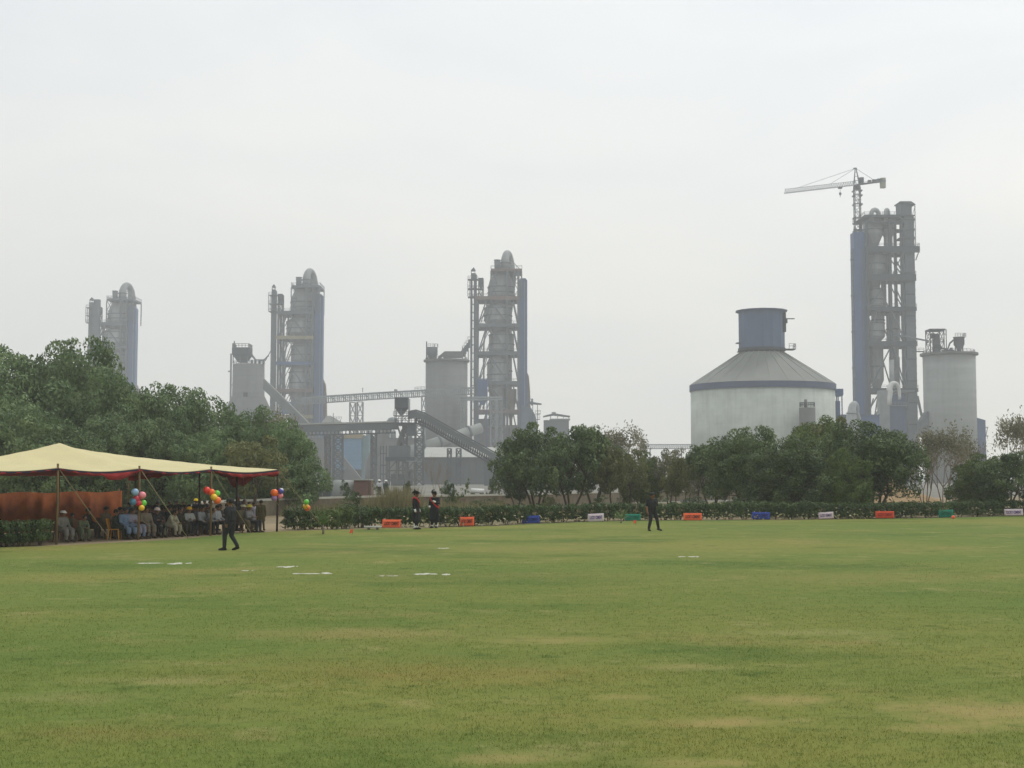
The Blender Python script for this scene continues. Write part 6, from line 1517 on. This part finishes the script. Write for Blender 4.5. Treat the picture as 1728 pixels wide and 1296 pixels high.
# material slots: 0 skin, 1 top, 2 legs, 3 shoes, 4 eyes
BODY = {}
def body_mesh(pose, garb, sleeve):
    key = (pose, garb, sleeve)
    if key in BODY: return BODY[key]
    J = {k: V(v) for k, v in POSE[pose].items()}; C = []
    def cap(a, b, r0, r1, m): C.append((V(a), V(b), r0, r1, m))
    up = (J['neck'] - J['chest']).normalized()
    hd = J['head']; fwd = V((0, 1, 0))
    cap(J['neck'], hd - up * .03, .055, .052, 0)
    cap(hd - up * .005 - fwd * .012, hd + up * .035 - fwd * .014, .088, .092, 0)      # skull
    cap(hd + fwd * .035 - up * .055, hd + fwd * .035 + up * .0, .056, .068, 0)        # face and jaw
    cap(hd + fwd * .095 - up * .028, hd + fwd * .092 + up * .012, .018, .011, 0)      # nose
    cap(hd + fwd * .082 - up * .062, hd + fwd * .082 - up * .058, .022, .022, 0)      # mouth
    for s in (-1, 1): cap(hd + V((s * .088, -.012, -.015)), hd + V((s * .092, -.016, .018)), .018, .02, 0)
    shm = (J['shL'] + J['shR']) / 2
    for s, n in ((-1, 'L'), (1, 'R')):
        cap(J['chest'] + V((s * .07, 0, .02)), J['waist'] + V((s * .055, 0, 0)), .125, .115, 1)
        cap(J['waist'] + V((s * .055, 0, 0)), J['pel'] + V((s * .06, 0, -.01)), .115, .12, 1 if garb != 'shirt' else 2)
        cap(J['chest'] + V((s * .07, 0, .04)), J['sh' + n] * .8 + shm * .2 - up * .025, .11, .07, 1)
        cap(J['neck'] - up * .035, J['sh' + n] * .85 + shm * .15, .062, .066, 1)
        cap(J['sh' + n], J['el' + n], .068, .05, 1)
        m2 = 1 if sleeve else 0
        cap(J['el' + n], J['wr' + n], .049, .036 if not sleeve else .042, m2)
        d = (J['wr' + n] - J['el' + n]).normalized()
        cap(J['wr' + n] + d * .01, J['wr' + n] + d * .075, .028, .034, 0)            # palm
        lg = 2 if garb != 'coat' else 2
        cap(J['hip' + n], J['kn' + n], .10, .07, lg)
        cap(J['kn' + n], J['an' + n] + V((0, 0, .06)), .068, .055, lg)
        if garb == 'coat': cap(J['an' + n] + V((0, 0, .22)), J['an' + n] + V((0, 0, .02)), .062, .056, 5)      # white spat
        cap(J['an' + n], J['to' + n], .048, .042, 3); cap(J['an' + n] - (J['to' + n] - J['an' + n]).normalized() * .04 - V((0, 0, .035)), J['to' + n] + V((0, 0, 0)), .042, .04, 3)
    if garb in ('kameez', 'coat'):
        sitting = J['pel'].z < .7
        kz = .62 if garb == 'kameez' else .40
        for n, s in (('L', -1), ('R', 1)):
            if sitting:
                cap(J['hip' + n], J['kn' + n] * .85 + J['hip' + n] * .15 + V((0, 0, .0)), .13, .105, 1); cap(J['kn' + n] + V((0, -.02, -.02)), J['kn' + n] + V((0, 0, -.2)), .09, .085, 1)
            else:
                t = (J['hip' + n].z - kz) / max(.01, J['hip' + n].z - J['kn' + n].z); e_ = J['hip' + n].lerp(J['kn' + n], min(t, 1)); e_ = V((e_.x, e_.y, kz))
                cap(J['hip' + n] + V((0, 0, .04)), e_, .125, .118 if garb == 'kameez' else .125, 1)
                if garb == 'coat': cap(V((0, e_.y * .5, .8)), V((0, e_.y * .5, kz)), .13, .13, 1)
        if not sitting: cap(J['pel'], V((0, J['pel'].y, kz + .02)), .13, .12, 1)
    vs, fs = [], []
    for c in C: capsule(vs, fs, *c[:4])
    me = bpy.data.meshes.new('tmp'); me.from_pydata([tuple(v) for v in vs], [], fs); me.update()
    ob = bpy.data.objects.new('tmp', me); COL.objects.link(ob)
    r = ob.modifiers.new('r', 'REMESH'); r.mode = 'VOXEL'; r.voxel_size = .017; r.use_smooth_shade = True
    s = ob.modifiers.new('s', 'SMOOTH'); s.factor = .5; s.iterations = 3
    dg = bpy.context.evaluated_depsgraph_get(); me2 = bpy.data.meshes.new_from_object(ob.evaluated_get(dg)); bpy.data.objects.remove(ob)
    # face -> nearest limb gives the material
    nf = len(me2.polygons); ce = np.empty(nf * 3, np.float32); me2.polygons.foreach_get('center', ce); ce = ce.reshape(-1, 3); best = np.full(nf, 1e9); mi = np.zeros(nf, np.int32)
    for a, b, r0, r1, m in C:
        a_, b_ = np.array(a), np.array(b); ab = b_ - a_; t = np.clip(((ce - a_) @ ab) / max(1e-9, ab @ ab), 0, 1); d = np.linalg.norm(ce - a_ - t[:, None] * ab, axis=1) - (r0 + (r1 - r0) * t)
        k = d < best; best[k] = d[k]; mi[k] = m
    # fingers and eyes: finer than the voxel skin, joined into the same body mesh
    vs, fs, fm = [], [], []
    for s_, n in ((-1, 'L'), (1, 'R')):
        d = (J['wr' + n] - J['el' + n]).normalized(); w_ = J['wr' + n]; side = V((0, 1, 0)) if abs(d.y) < .8 else V((1, 0, 0)); side = (side - d * side.dot(d)).normalized(); curl = d.cross(side) * (-1 if n == 'L' else 1)
        inw = V((-s_, 0, 0)); curl = curl if curl.dot(inw) > 0 else -curl
        for i, ln in enumerate((.062, .072, .066, .05)):
            p0 = w_ + d * .082 + side * (.026 - .0175 * i); p1 = p0 + d * ln * .55 + curl * .01; p2 = p1 + d * ln * .4 + curl * .028; k = len(fs)
            capsule(vs, fs, p0, p1, .0095, .0088, 6); capsule(vs, fs, p1, p2, .0088, .0072, 6); fm += [0] * (len(fs) - k)
        p0 = w_ + d * .035 + side * .03; p1 = p0 + d * .035 + side * .022 + curl * .01; p2 = p1 + d * .028 + curl * .012; k = len(fs)
        capsule(vs, fs, p0, p1, .0115, .0105, 6); capsule(vs, fs, p1, p2, .0105, .008, 6); fm += [0] * (len(fs) - k)
        k = len(fs); e_ = hd + V((s_ * .034, .093, .012)); capsule(vs, fs, e_, e_ + V((0, .001, 0)), .0105, .0105, 8); fm += [4] * (len(fs) - k)
    k0 = len(me2.vertices); v0 = [tuple(v.co) for v in me2.vertices]; f0 = [tuple(p.vertices) for p in me2.polygons]
    out = bpy.data.meshes.new('body'); out.from_pydata(v0 + [tuple(v) for v in vs], [], f0 + [tuple(i + k0 for i in f) for f in fs]); out.update()
    out.polygons.foreach_set('use_smooth', [True] * len(out.polygons)); out.polygons.foreach_set('material_index', np.concatenate([mi, np.array(fm, np.int32)]))
    bpy.data.meshes.remove(me2)
    BODY[key] = out
    return out
def headgear(kind, hd, col, parent, up=V((0, 0, 1))):
    b = MB(); x, y, z = hd
    if kind == 'hair':
        b.lathe(0, 0, [(.097, -.02), (.103, .02), (.1, .06), (.08, .1), (.045, .122), (.002, .13)], 14); b.v = [(vx + x, vy * 1.08 + y - .022, vz + z + .005 + (-.02 if vy < 0 and vz < 0 else 0)) for vx, vy, vz in b.v]; nm = 'hair'
    elif kind == 'cap':
        b.lathe(0, 0, [(.101, .02), (.106, .05), (.1, .09), (.07, .122), (.002, .13)], 16); b.v = [(vx + x, vy * 1.08 + y - .012, vz + z) for vx, vy, vz in b.v]
        n = 9; b.add([(x + .085 * math.cos(math.pi * i / (n - 1)), y + .075 + .1 * math.sin(math.pi * i / (n - 1)), z + .035 - .02 * math.sin(math.pi * i / (n - 1))) for i in range(n)] + [(x + .085 * math.cos(math.pi * i / (n - 1)), y + .075 + .1 * math.sin(math.pi * i / (n - 1)), z + .046 - .02 * math.sin(math.pi * i / (n - 1))) for i in range(n)], [tuple(range(n)), tuple(range(2 * n - 1, n - 1, -1))] + [(i, i + 1, n + i + 1, n + i) for i in range(n - 1)] + [(n - 1, 0, n, 2 * n - 1)]); nm = 'cap'
    elif kind == 'beret':
        b.lathe(0, 0, [(.1, .03), (.108, .05), (.125, .075), (.115, .1), (.06, .118), (.002, .12)], 16); b.v = [(vx * 1.05 + x + (.05 * max(0, vz - .045) / .07), vy + y - .012, vz + z - .25 * max(0, vx) * (vz > .05)) for vx, vy, vz in b.v]; nm = 'beret'
    elif kind == 'helmet':
        b.lathe(0, 0, [(.142, .03), (.143, .042), (.118, .05), (.117, .09), (.095, .135), (.05, .16), (.002, .166)], 18); b.v = [(vx + x, vy * 1.08 + y - .01, vz + z) for vx, vy, vz in b.v]; nm = 'hard_hat'
    elif kind == 'slouch':
        b.lathe(0, 0, [(.098, .03), (.102, .05), (.1, .1), (.092, .135), (.05, .15), (.002, .14)], 16)
        n = 20; rr_ = [(.098, .04), (.19, .045)]; base = len(b.v)
        for r0, z0 in rr_ + [(.19, .052), (.098, .052)]:
            for k in range(n):
                t = 2 * math.pi * k / n; lift = .13 * max(0, math.cos(t)) ** 2 if r0 > .15 else 0; b.v.append((r0 * math.cos(t) * (1 - .35 * (lift > .02)), r0 * math.sin(t), z0 + lift))
        for i in range(4):
            for k in range(n): b.f.append((base + i * n + k, base + i * n + (k + 1) % n, base + ((i + 1) % 4) * n + (k + 1) % n, base + ((i + 1) % 4) * n + k)); b.sm.append(True)
        b.v = [(vx + x, vy * 1.06 + y - .01, vz + z) for vx, vy, vz in b.v]; nm = 'hat'
    elif kind == 'scarf':
        b.lathe(0, 0, [(.13, -.2), (.105, -.09), (.108, 0), (.107, .06), (.085, .105), (.04, .13), (.002, .135)], 16, True, False); b.v = [(vx + x, vy * 1.0 + y - .035, vz + z) for vx, vy, vz in b.v]; nm = 'headscarf'
    o = b.build(nm, col, None, (0, 0, 0)); o.parent = parent
    return o
def person(label, pos, face, pose='stand', h=1.74, top=(60, 60, 60), legs=(40, 40, 42), shoes=(26, 24, 24), garb='shirt', sleeve=1, hat='hair', hatc=None, group=None, skin=SKIN, hands=None, bulk=1.08):
    rz = face - math.pi / 2; J = POSE[pose]
    r_ = thing('person', label, 'person', tuple(pos), rz, group)
    me = body_mesh(pose, garb, sleeve).copy(); me.name = 'body'
    for m in (skin, cloth(top), cloth(legs), cloth(shoes), EYE, cloth((212, 210, 202))): me.materials.append(m)
    b = bpy.data.objects.new('body', me); COL.objects.link(b); b.parent = r_
    headgear('hair', J['head'], HAIR, r_) if hat not in ('scarf', 'hair') else None
    if hat: headgear(hat, J['head'], HAIR if hat == 'hair' else cloth(hatc), r_)
    k = h / 1.74; r_.scale = (k * bulk, k * bulk, k)
    return r_
TOCAM = math.radians(-90)
def facing_px(pos): return math.atan2(-pos[1], -pos[0])
# the two guards in black out on the lawn
p = G(388, 929.5)
g1 = person('man in black uniform and cap walking left on the lawn in front of the tent', p, R(158), 'walk', 1.77, (33, 34, 37), (36, 37, 40), (24, 23, 22), 'shirt', 1, 'cap', (30, 38, 34), bulk=1.2)
p = G(1101, 896.5)
g2 = person('guard in black with a dark beret standing legs apart on the right lawn', p, R(-62), 'stride', 1.78, (33, 34, 36), (31, 31, 33), (52, 46, 38), 'shirt', 0, 'beret', (36, 46, 40), bulk=1.18)
def belt(r_, z, rx, ry, w_, col, y=0.0, name='belt'):
    b = MB(); b.lathe(0, 0, [(1, z - w_ / 2), (1, z + w_ / 2)], 22, True, False); b.v = [(a * rx, c * ry + y, d) for a, c, d in b.v]; o = b.build(name, cloth(col), None, (0, 0, 0)); o.parent = r_; return o
belt(g1, 1.0, .19, .135, .045, (22, 22, 22)); belt(g2, 1.0, .19, .135, .045, (22, 22, 22))
# two sentries in black ceremonial coats
def sentry(label, px, py, face, pose, h):
    p = G(px, py); r_ = person(label, p, face, pose, h, (20, 23, 28), (25, 28, 33), (18, 18, 18), 'coat', 1, 'slouch', (20, 21, 25), 'sentries in ceremonial coats')
    s = MB(); n = 26; top, bot = [], []           # red sash wound round the body from right shoulder to left hip
    for i in range(n + 1):
        t = 2 * math.pi * i / n; x = -.2 * math.cos(t); zc = 1.22 - .24 * math.cos(t) * 1.0
        rr_ = 1.0; yy = .155 * math.sin(t); top.append((x, yy, zc + .055 + .0)); bot.append((x * 1.01, yy * 1.03, zc - .03))
    s.add(top + bot, [(i, i + 1, n + 2 + i, n + 1 + i) for i in range(n)], True); o = s.build('sash', cloth((188, 40, 48)), None, (0, 0, 0)); o.parent = r_
    m = o.modifiers.new('thickness', 'SOLIDIFY'); m.thickness = .012; m.offset = 1
    belt(r_, 1.03, .2, .15, .05, (40, 24, 28), 0, 'waist_belt')
    t = MB(); t.box(-.2, -.175, -.04, .04, .78, 1.0); o = t.build('sash_tassel', cloth((176, 36, 44)), None, (0, 0, 0)); o.parent = r_
    hd = V(POSE[pose]['head']); t = MB(); t.tube([hd + V((.1, -.02, .07)), hd + V((.105, -.03, .15)), hd + V((.08, -.06, .21)), hd + V((.03, -.1, .22))], [.02, .035, .035, .01], 8); o = t.build('plume', cloth((24, 24, 28)), None, (0, 0, 0)); o.parent = r_
    for s_, n_ in ((-1, 'L'), (1, 'R')):        # white gloves
        w0, el = V(POSE[pose]['wr' + n_]), V(POSE[pose]['el' + n_]); d = (w0 - el).normalized(); g = MB(); g.tube([w0 - d * .045, w0 + d * .0, w0 + d * .05, w0 + d * .088], [.049, .043, .042, .03], 10); o = g.build('glove', cloth((216, 214, 208)), None, (0, 0, 0)); o.parent = r_
    return r_
sentry('left sentry in a long black coat with red sash, turned to the right', 702, 894, R(-18), 'stand', 1.80)
sentry('right sentry in a long black coat with white gloves raised at the chest', 733, 891.8, R(-112), 'raise', 1.78)
# four people far off on the path by the low wall
p = G(563, 845.5); person('distant man in dark navy clothes, left of the far pair', p, R(200), 'walk', 1.85, (44, 48, 62), (34, 36, 48), garb='shirt', group='people far off by the low wall')
p = G(571, 844); person('distant man in dark navy clothes, right of the far pair', p, R(-30), 'stand', 1.9, (38, 42, 58), (36, 38, 48), garb='shirt', group='people far off by the low wall')
p = G(640, 840.5, .25); person('distant worker in a pale shirt and white helmet by the low wall', p, R(-100), 'walk', 1.95, (186, 188, 190), (44, 46, 50), garb='shirt', hat='helmet', hatc=(232, 232, 228), group='people far off by the low wall')
p = G(651, 841, .25); person('distant worker in dark green and white helmet by the low wall', p, R(60), 'stand', 1.9, (52, 66, 64), (50, 62, 60), garb='shirt', hat='helmet', hatc=(232, 232, 228), group='people far off by the low wall')
# the audience under the tent
FIELD = math.atan2(-.462, .887)
def s_at(px, t):
    k = (px - CX) / F; o = F1 + NB * t
    return (k * o.y - o.x) / (EV.x - k * EV.y)
chair_i = [0]
CH = None
def chair(pos, face, label, col=(86, 58, 38)):
    global CH
    if CH is None or col != (86, 58, 38):
        r_ = thing('plastic_chair', label, 'chair', (0, 0, 0), 0, 'plastic chairs under the tent'); m_ = cloth(col)
        def pt(nm, fn): b = MB(); fn(b); o = b.build(nm, m_, None, (0, 0, 0)); o.parent = r_
        pt('seat', lambda b: b.hexa([(-.21, -.19, .39), (.21, -.19, .39), (.23, .22, .40), (-.23, .22, .40), (-.21, -.19, .42), (.21, -.19, .42), (.23, .22, .43), (-.23, .22, .43)]))
        pt('backrest', lambda b: b.hexa([(-.2, -.22, .425), (.2, -.22, .425), (.2, -.19, .425), (-.2, -.19, .425), (-.19, -.33, .84), (.19, -.33, .84), (.19, -.30, .84), (-.19, -.30, .84)]))
        for sx in (-1, 1):
            for sy in (-1, 1): pt('leg', lambda b: b.bar((sx * .23, sy * .23, 0), (sx * .19, sy * .18, .389), .035))
        if col == (86, 58, 38): CH = r_
        o = r_
    else: o = copy_tree(CH); o.name = 'plastic_chair'
    o.location = pos; o.rotation_euler = (0, 0, face - math.pi / 2); o['label'] = label
    return o
CHL = 'brown plastic chair under a seated spectator in the tent'
def seat(px, t, label, pose='sit', top=(120, 120, 120), legs=None, garb='kameez', hat='hair', hatc=None, turn=0.0, h=1.74, ch=True):
    top = tuple(int(c * .72) for c in top); legs = tuple(int(c * .7) for c in legs) if legs else None; turn += random.uniform(-.3, .3); h *= random.uniform(.94, 1.03)  # clothes darkened: shade under the canopy is put into their colours
    s = s_at(px, t); q = TP(s, t); f = FIELD + turn
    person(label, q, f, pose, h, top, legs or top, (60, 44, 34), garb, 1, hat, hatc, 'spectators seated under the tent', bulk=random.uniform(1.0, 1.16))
    if ch: chair(q - V((math.cos(f), math.sin(f), 0)) * .02, f, CHL)
def upright(px, t, label, pose='stand', top=(120, 120, 120), legs=None, garb='kameez', hat='hair', hatc=None, turn=0.0, h=1.72):
    s = s_at(px, t); q = TP(s, t)
    person(label, q, FIELD + turn, pose, h, top, legs or top, (50, 38, 30), garb, 1, hat, hatc, 'people standing about the tent')
BLK = (30, 31, 34); KH = (112, 100, 76)
# front row, left to right
seat(108, 1.3, 'spectator in pale grey beside the tent hedge, white cap', 'sit', (150, 148, 138), hat='cap', hatc=(206, 204, 196))
seat(124, 1.8, 'small spectator in olive right of the one in the white cap', 'sit', (96, 108, 74), h=1.5)
seat(140, 1.2, 'small spectator in faded green left of the guy rope', 'lean', (112, 124, 92), h=1.5)
seat(197, 1.1, 'spectator in dark green on a yellow chair, left of the light blue one', 'sit', (40, 50, 40), ch=False, turn=.5)
seat(181, 2.2, 'spectator in khaki with bare black hair before the orange screen', 'sit', (124, 108, 84))
seat(213, .9, 'front-row spectator in light blue left of the crimson balloons', 'sit', (140, 164, 196), legs=(66, 82, 78))
seat(227, .8, 'front-row spectator in pale lilac directly under the crimson balloons', 'arms', (164, 160, 176), legs=(130, 146, 172))
seat(248, .8, 'front-row spectator in greyish beige right of the crimson balloons', 'sit', (142, 128, 108), legs=(132, 138, 128))
seat(268, .9, 'front-row spectator in black with a white helmet', 'arms', (44, 44, 48), legs=(122, 124, 98), garb='kameez', hat='helmet', hatc=(206, 190, 180))
seat(287, .8, 'front-row spectator in cream leaning forward beside the second guy rope', 'lean', (190, 184, 158), legs=(176, 168, 138))
seat(305, 1.0, 'front-row spectator in dark brown behind the second guy rope', 'sit', (62, 50, 38), legs=(44, 40, 36))
seat(322, .9, 'front-row spectator in white and dark trousers, yellow hard hat', 'arms', (192, 194, 188), legs=(36, 42, 54), garb='shirt', hat='helmet', hatc=(206, 156, 34))
seat(341, 1.0, 'front-row spectator in white and dark trousers, bareheaded', 'sit', (176, 178, 180), legs=(34, 40, 52), garb='shirt')
seat(352, .9, 'front-row spectator in grey-white beside the middle tent pole', 'lean', (158, 158, 160), legs=(38, 42, 52), garb='shirt')
seat(368, 1.2, 'front-row spectator in bright white left of the walking man', 'sit', (206, 208, 210), legs=(46, 48, 54), garb='shirt')
seat(410, 1.0, 'spectator in khaki with a pale cap right of the walking man', 'sit', (130, 118, 92), hat='cap', hatc=(196, 188, 158))
seat(423, .7, 'spectator in grey-white with a yellow-rimmed hat at the end of the row', 'arms', (158, 156, 156), legs=(54, 54, 60), garb='shirt', hat='helmet', hatc=(190, 174, 70))
# second and third rows
for px, t, top, lab in ((236, 3.0, (84, 84, 60), 'second-row spectator in olive under the green balloon'), (255, 3.2, (150, 110, 96), 'second-row spectator in dusty pink right of the green balloon'),
        (262, 2.2, (54, 46, 42), 'second-row spectator in dark brown behind the white helmet'), (277, 2.4, (48, 58, 52), 'second-row spectator in dark green right of the white helmet'),
        (297, 2.6, (56, 48, 40), 'second-row spectator in brown above the cream one'), (314, 2.4, (74, 62, 46), 'second-row spectator in tan behind the yellow hard hat'),
        (331, 2.5, (50, 46, 46), 'second-row spectator in dark grey between two white shirts'), (346, 2.6, (92, 80, 60), 'second-row spectator in beige beside the middle pole'),
        (275, 4.6, (116, 100, 80), 'third-row spectator in light brown over the white helmet'), (304, 4.4, (44, 44, 44), 'third-row spectator in black under the yellow helmet'),
        (322, 4.6, (58, 52, 46), 'third-row spectator in dull brown left of the red balloon'), (340, 4.4, (46, 48, 54), 'third-row spectator in navy under the red balloon'),
        (243, 1.9, (102, 96, 84), 'second-row spectator in ash grey just right of the second tent pole'), (285, 1.8, (40, 44, 58), 'second-row spectator in dark blue right behind the cream one'),
        (308, 1.8, (80, 70, 58), 'second-row spectator in umber left of the yellow hard hat'), (336, 1.8, (96, 98, 102), 'second-row spectator in mid grey between the yellow hard hat and the middle pole'),
        (248, 4.2, (66, 70, 52), 'third-row spectator in moss green right of the green balloon'), (262, 4.4, (52, 48, 46), 'third-row spectator in charcoal left of the light brown one'),
        (290, 3.8, (88, 76, 62), 'third-row spectator in camel between the helmets'), (352, 3.8, (62, 58, 60), 'third-row spectator in slate under the yellow balloon'), (374, 2.8, (70, 64, 58), 'second-row spectator in drab brown behind the walking man'),
        (384, 3.8, (48, 50, 48), 'third-row spectator in dark olive behind the walking man'), (204, 2.4, (60, 54, 46), 'second-row spectator in brown behind the yellow chair'), (150, 3.0, (64, 60, 48), 'second-row spectator in dull olive before the orange screen'),
        (394, 2.6, (60, 56, 50), 'second-row spectator in dark taupe just right of the walking man')):
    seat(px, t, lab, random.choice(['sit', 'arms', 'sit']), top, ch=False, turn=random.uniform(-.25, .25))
upright(332, 6.2, 'standing man in black with a yellow helmet at the back of the tent', 'stand', BLK, BLK, 'shirt', 'helmet', (224, 196, 44), h=1.42)
upright(221, 6.0, 'standing man in a dark teal shirt against the orange screen', 'stand', (62, 98, 104), (110, 110, 84), 'shirt', h=1.35)
for px, t, top, h, lab in ((268, 7.0, (40, 42, 40), 1.32, 'standing onlooker in black farthest left at the back'), (288, 7.2, (66, 58, 48), 1.32, 'standing onlooker in brown second from left at the back'),
        (300, 7.0, (42, 42, 46), 1.36, 'standing onlooker in dark navy behind the brown rows'), (311, 7.4, (58, 62, 54), 1.3, 'standing onlooker in grey-green behind the yellow hard hat'), (347, 7.0, (42, 40, 40), 1.34, 'standing onlooker in black right of the yellow helmet'), (356, 6.6, (64, 56, 48), 1.32, 'standing onlooker in taupe below the orange balloons')):
    upright(px, t, lab, 'stand', top, h=h, turn=random.uniform(-.4, .4))
# people by the right end, outside the back corner
def at_px(px, py, label, face, pose, h, top, legs, garb, hat='hair', hatc=None, grp='people standing about the tent'):
    person(label, G(px, py), face, pose, h, top, legs, (40, 32, 28), garb, 1, hat, hatc, grp)
at_px(440, 895.5, 'man in olive brown shalwar suit standing beside the tent corner pole, back turned', R(100), 'apart', 1.42, (78, 72, 46), (74, 68, 46), 'kameez')
at_px(428, 895, 'person in lavender-grey with dark hair left of the olive brown man', R(-40), 'stand', 1.32, (150, 146, 160), (58, 56, 66), 'kameez')
at_px(412, 893, 'man in dark clothes with a pale collar behind the pale cap', R(-60), 'stand', 1.42, (58, 54, 56), (44, 42, 44), 'shirt')
at_px(420, 893.5, 'boy in dim blue behind the yellow-rimmed hat', R(-50), 'stand', 1.32, (70, 74, 92), (50, 48, 50), 'shirt')
at_px(402, 893, 'tall man in black close behind the inner dark tent pole', R(-70), 'stand', 1.6, (44, 42, 42), (40, 38, 40), 'kameez')
chair(TP(s_at(197, 1.1), 1.1), FIELD + .5, 'yellow plastic chair under the spectator in dark green', (190, 134, 40))
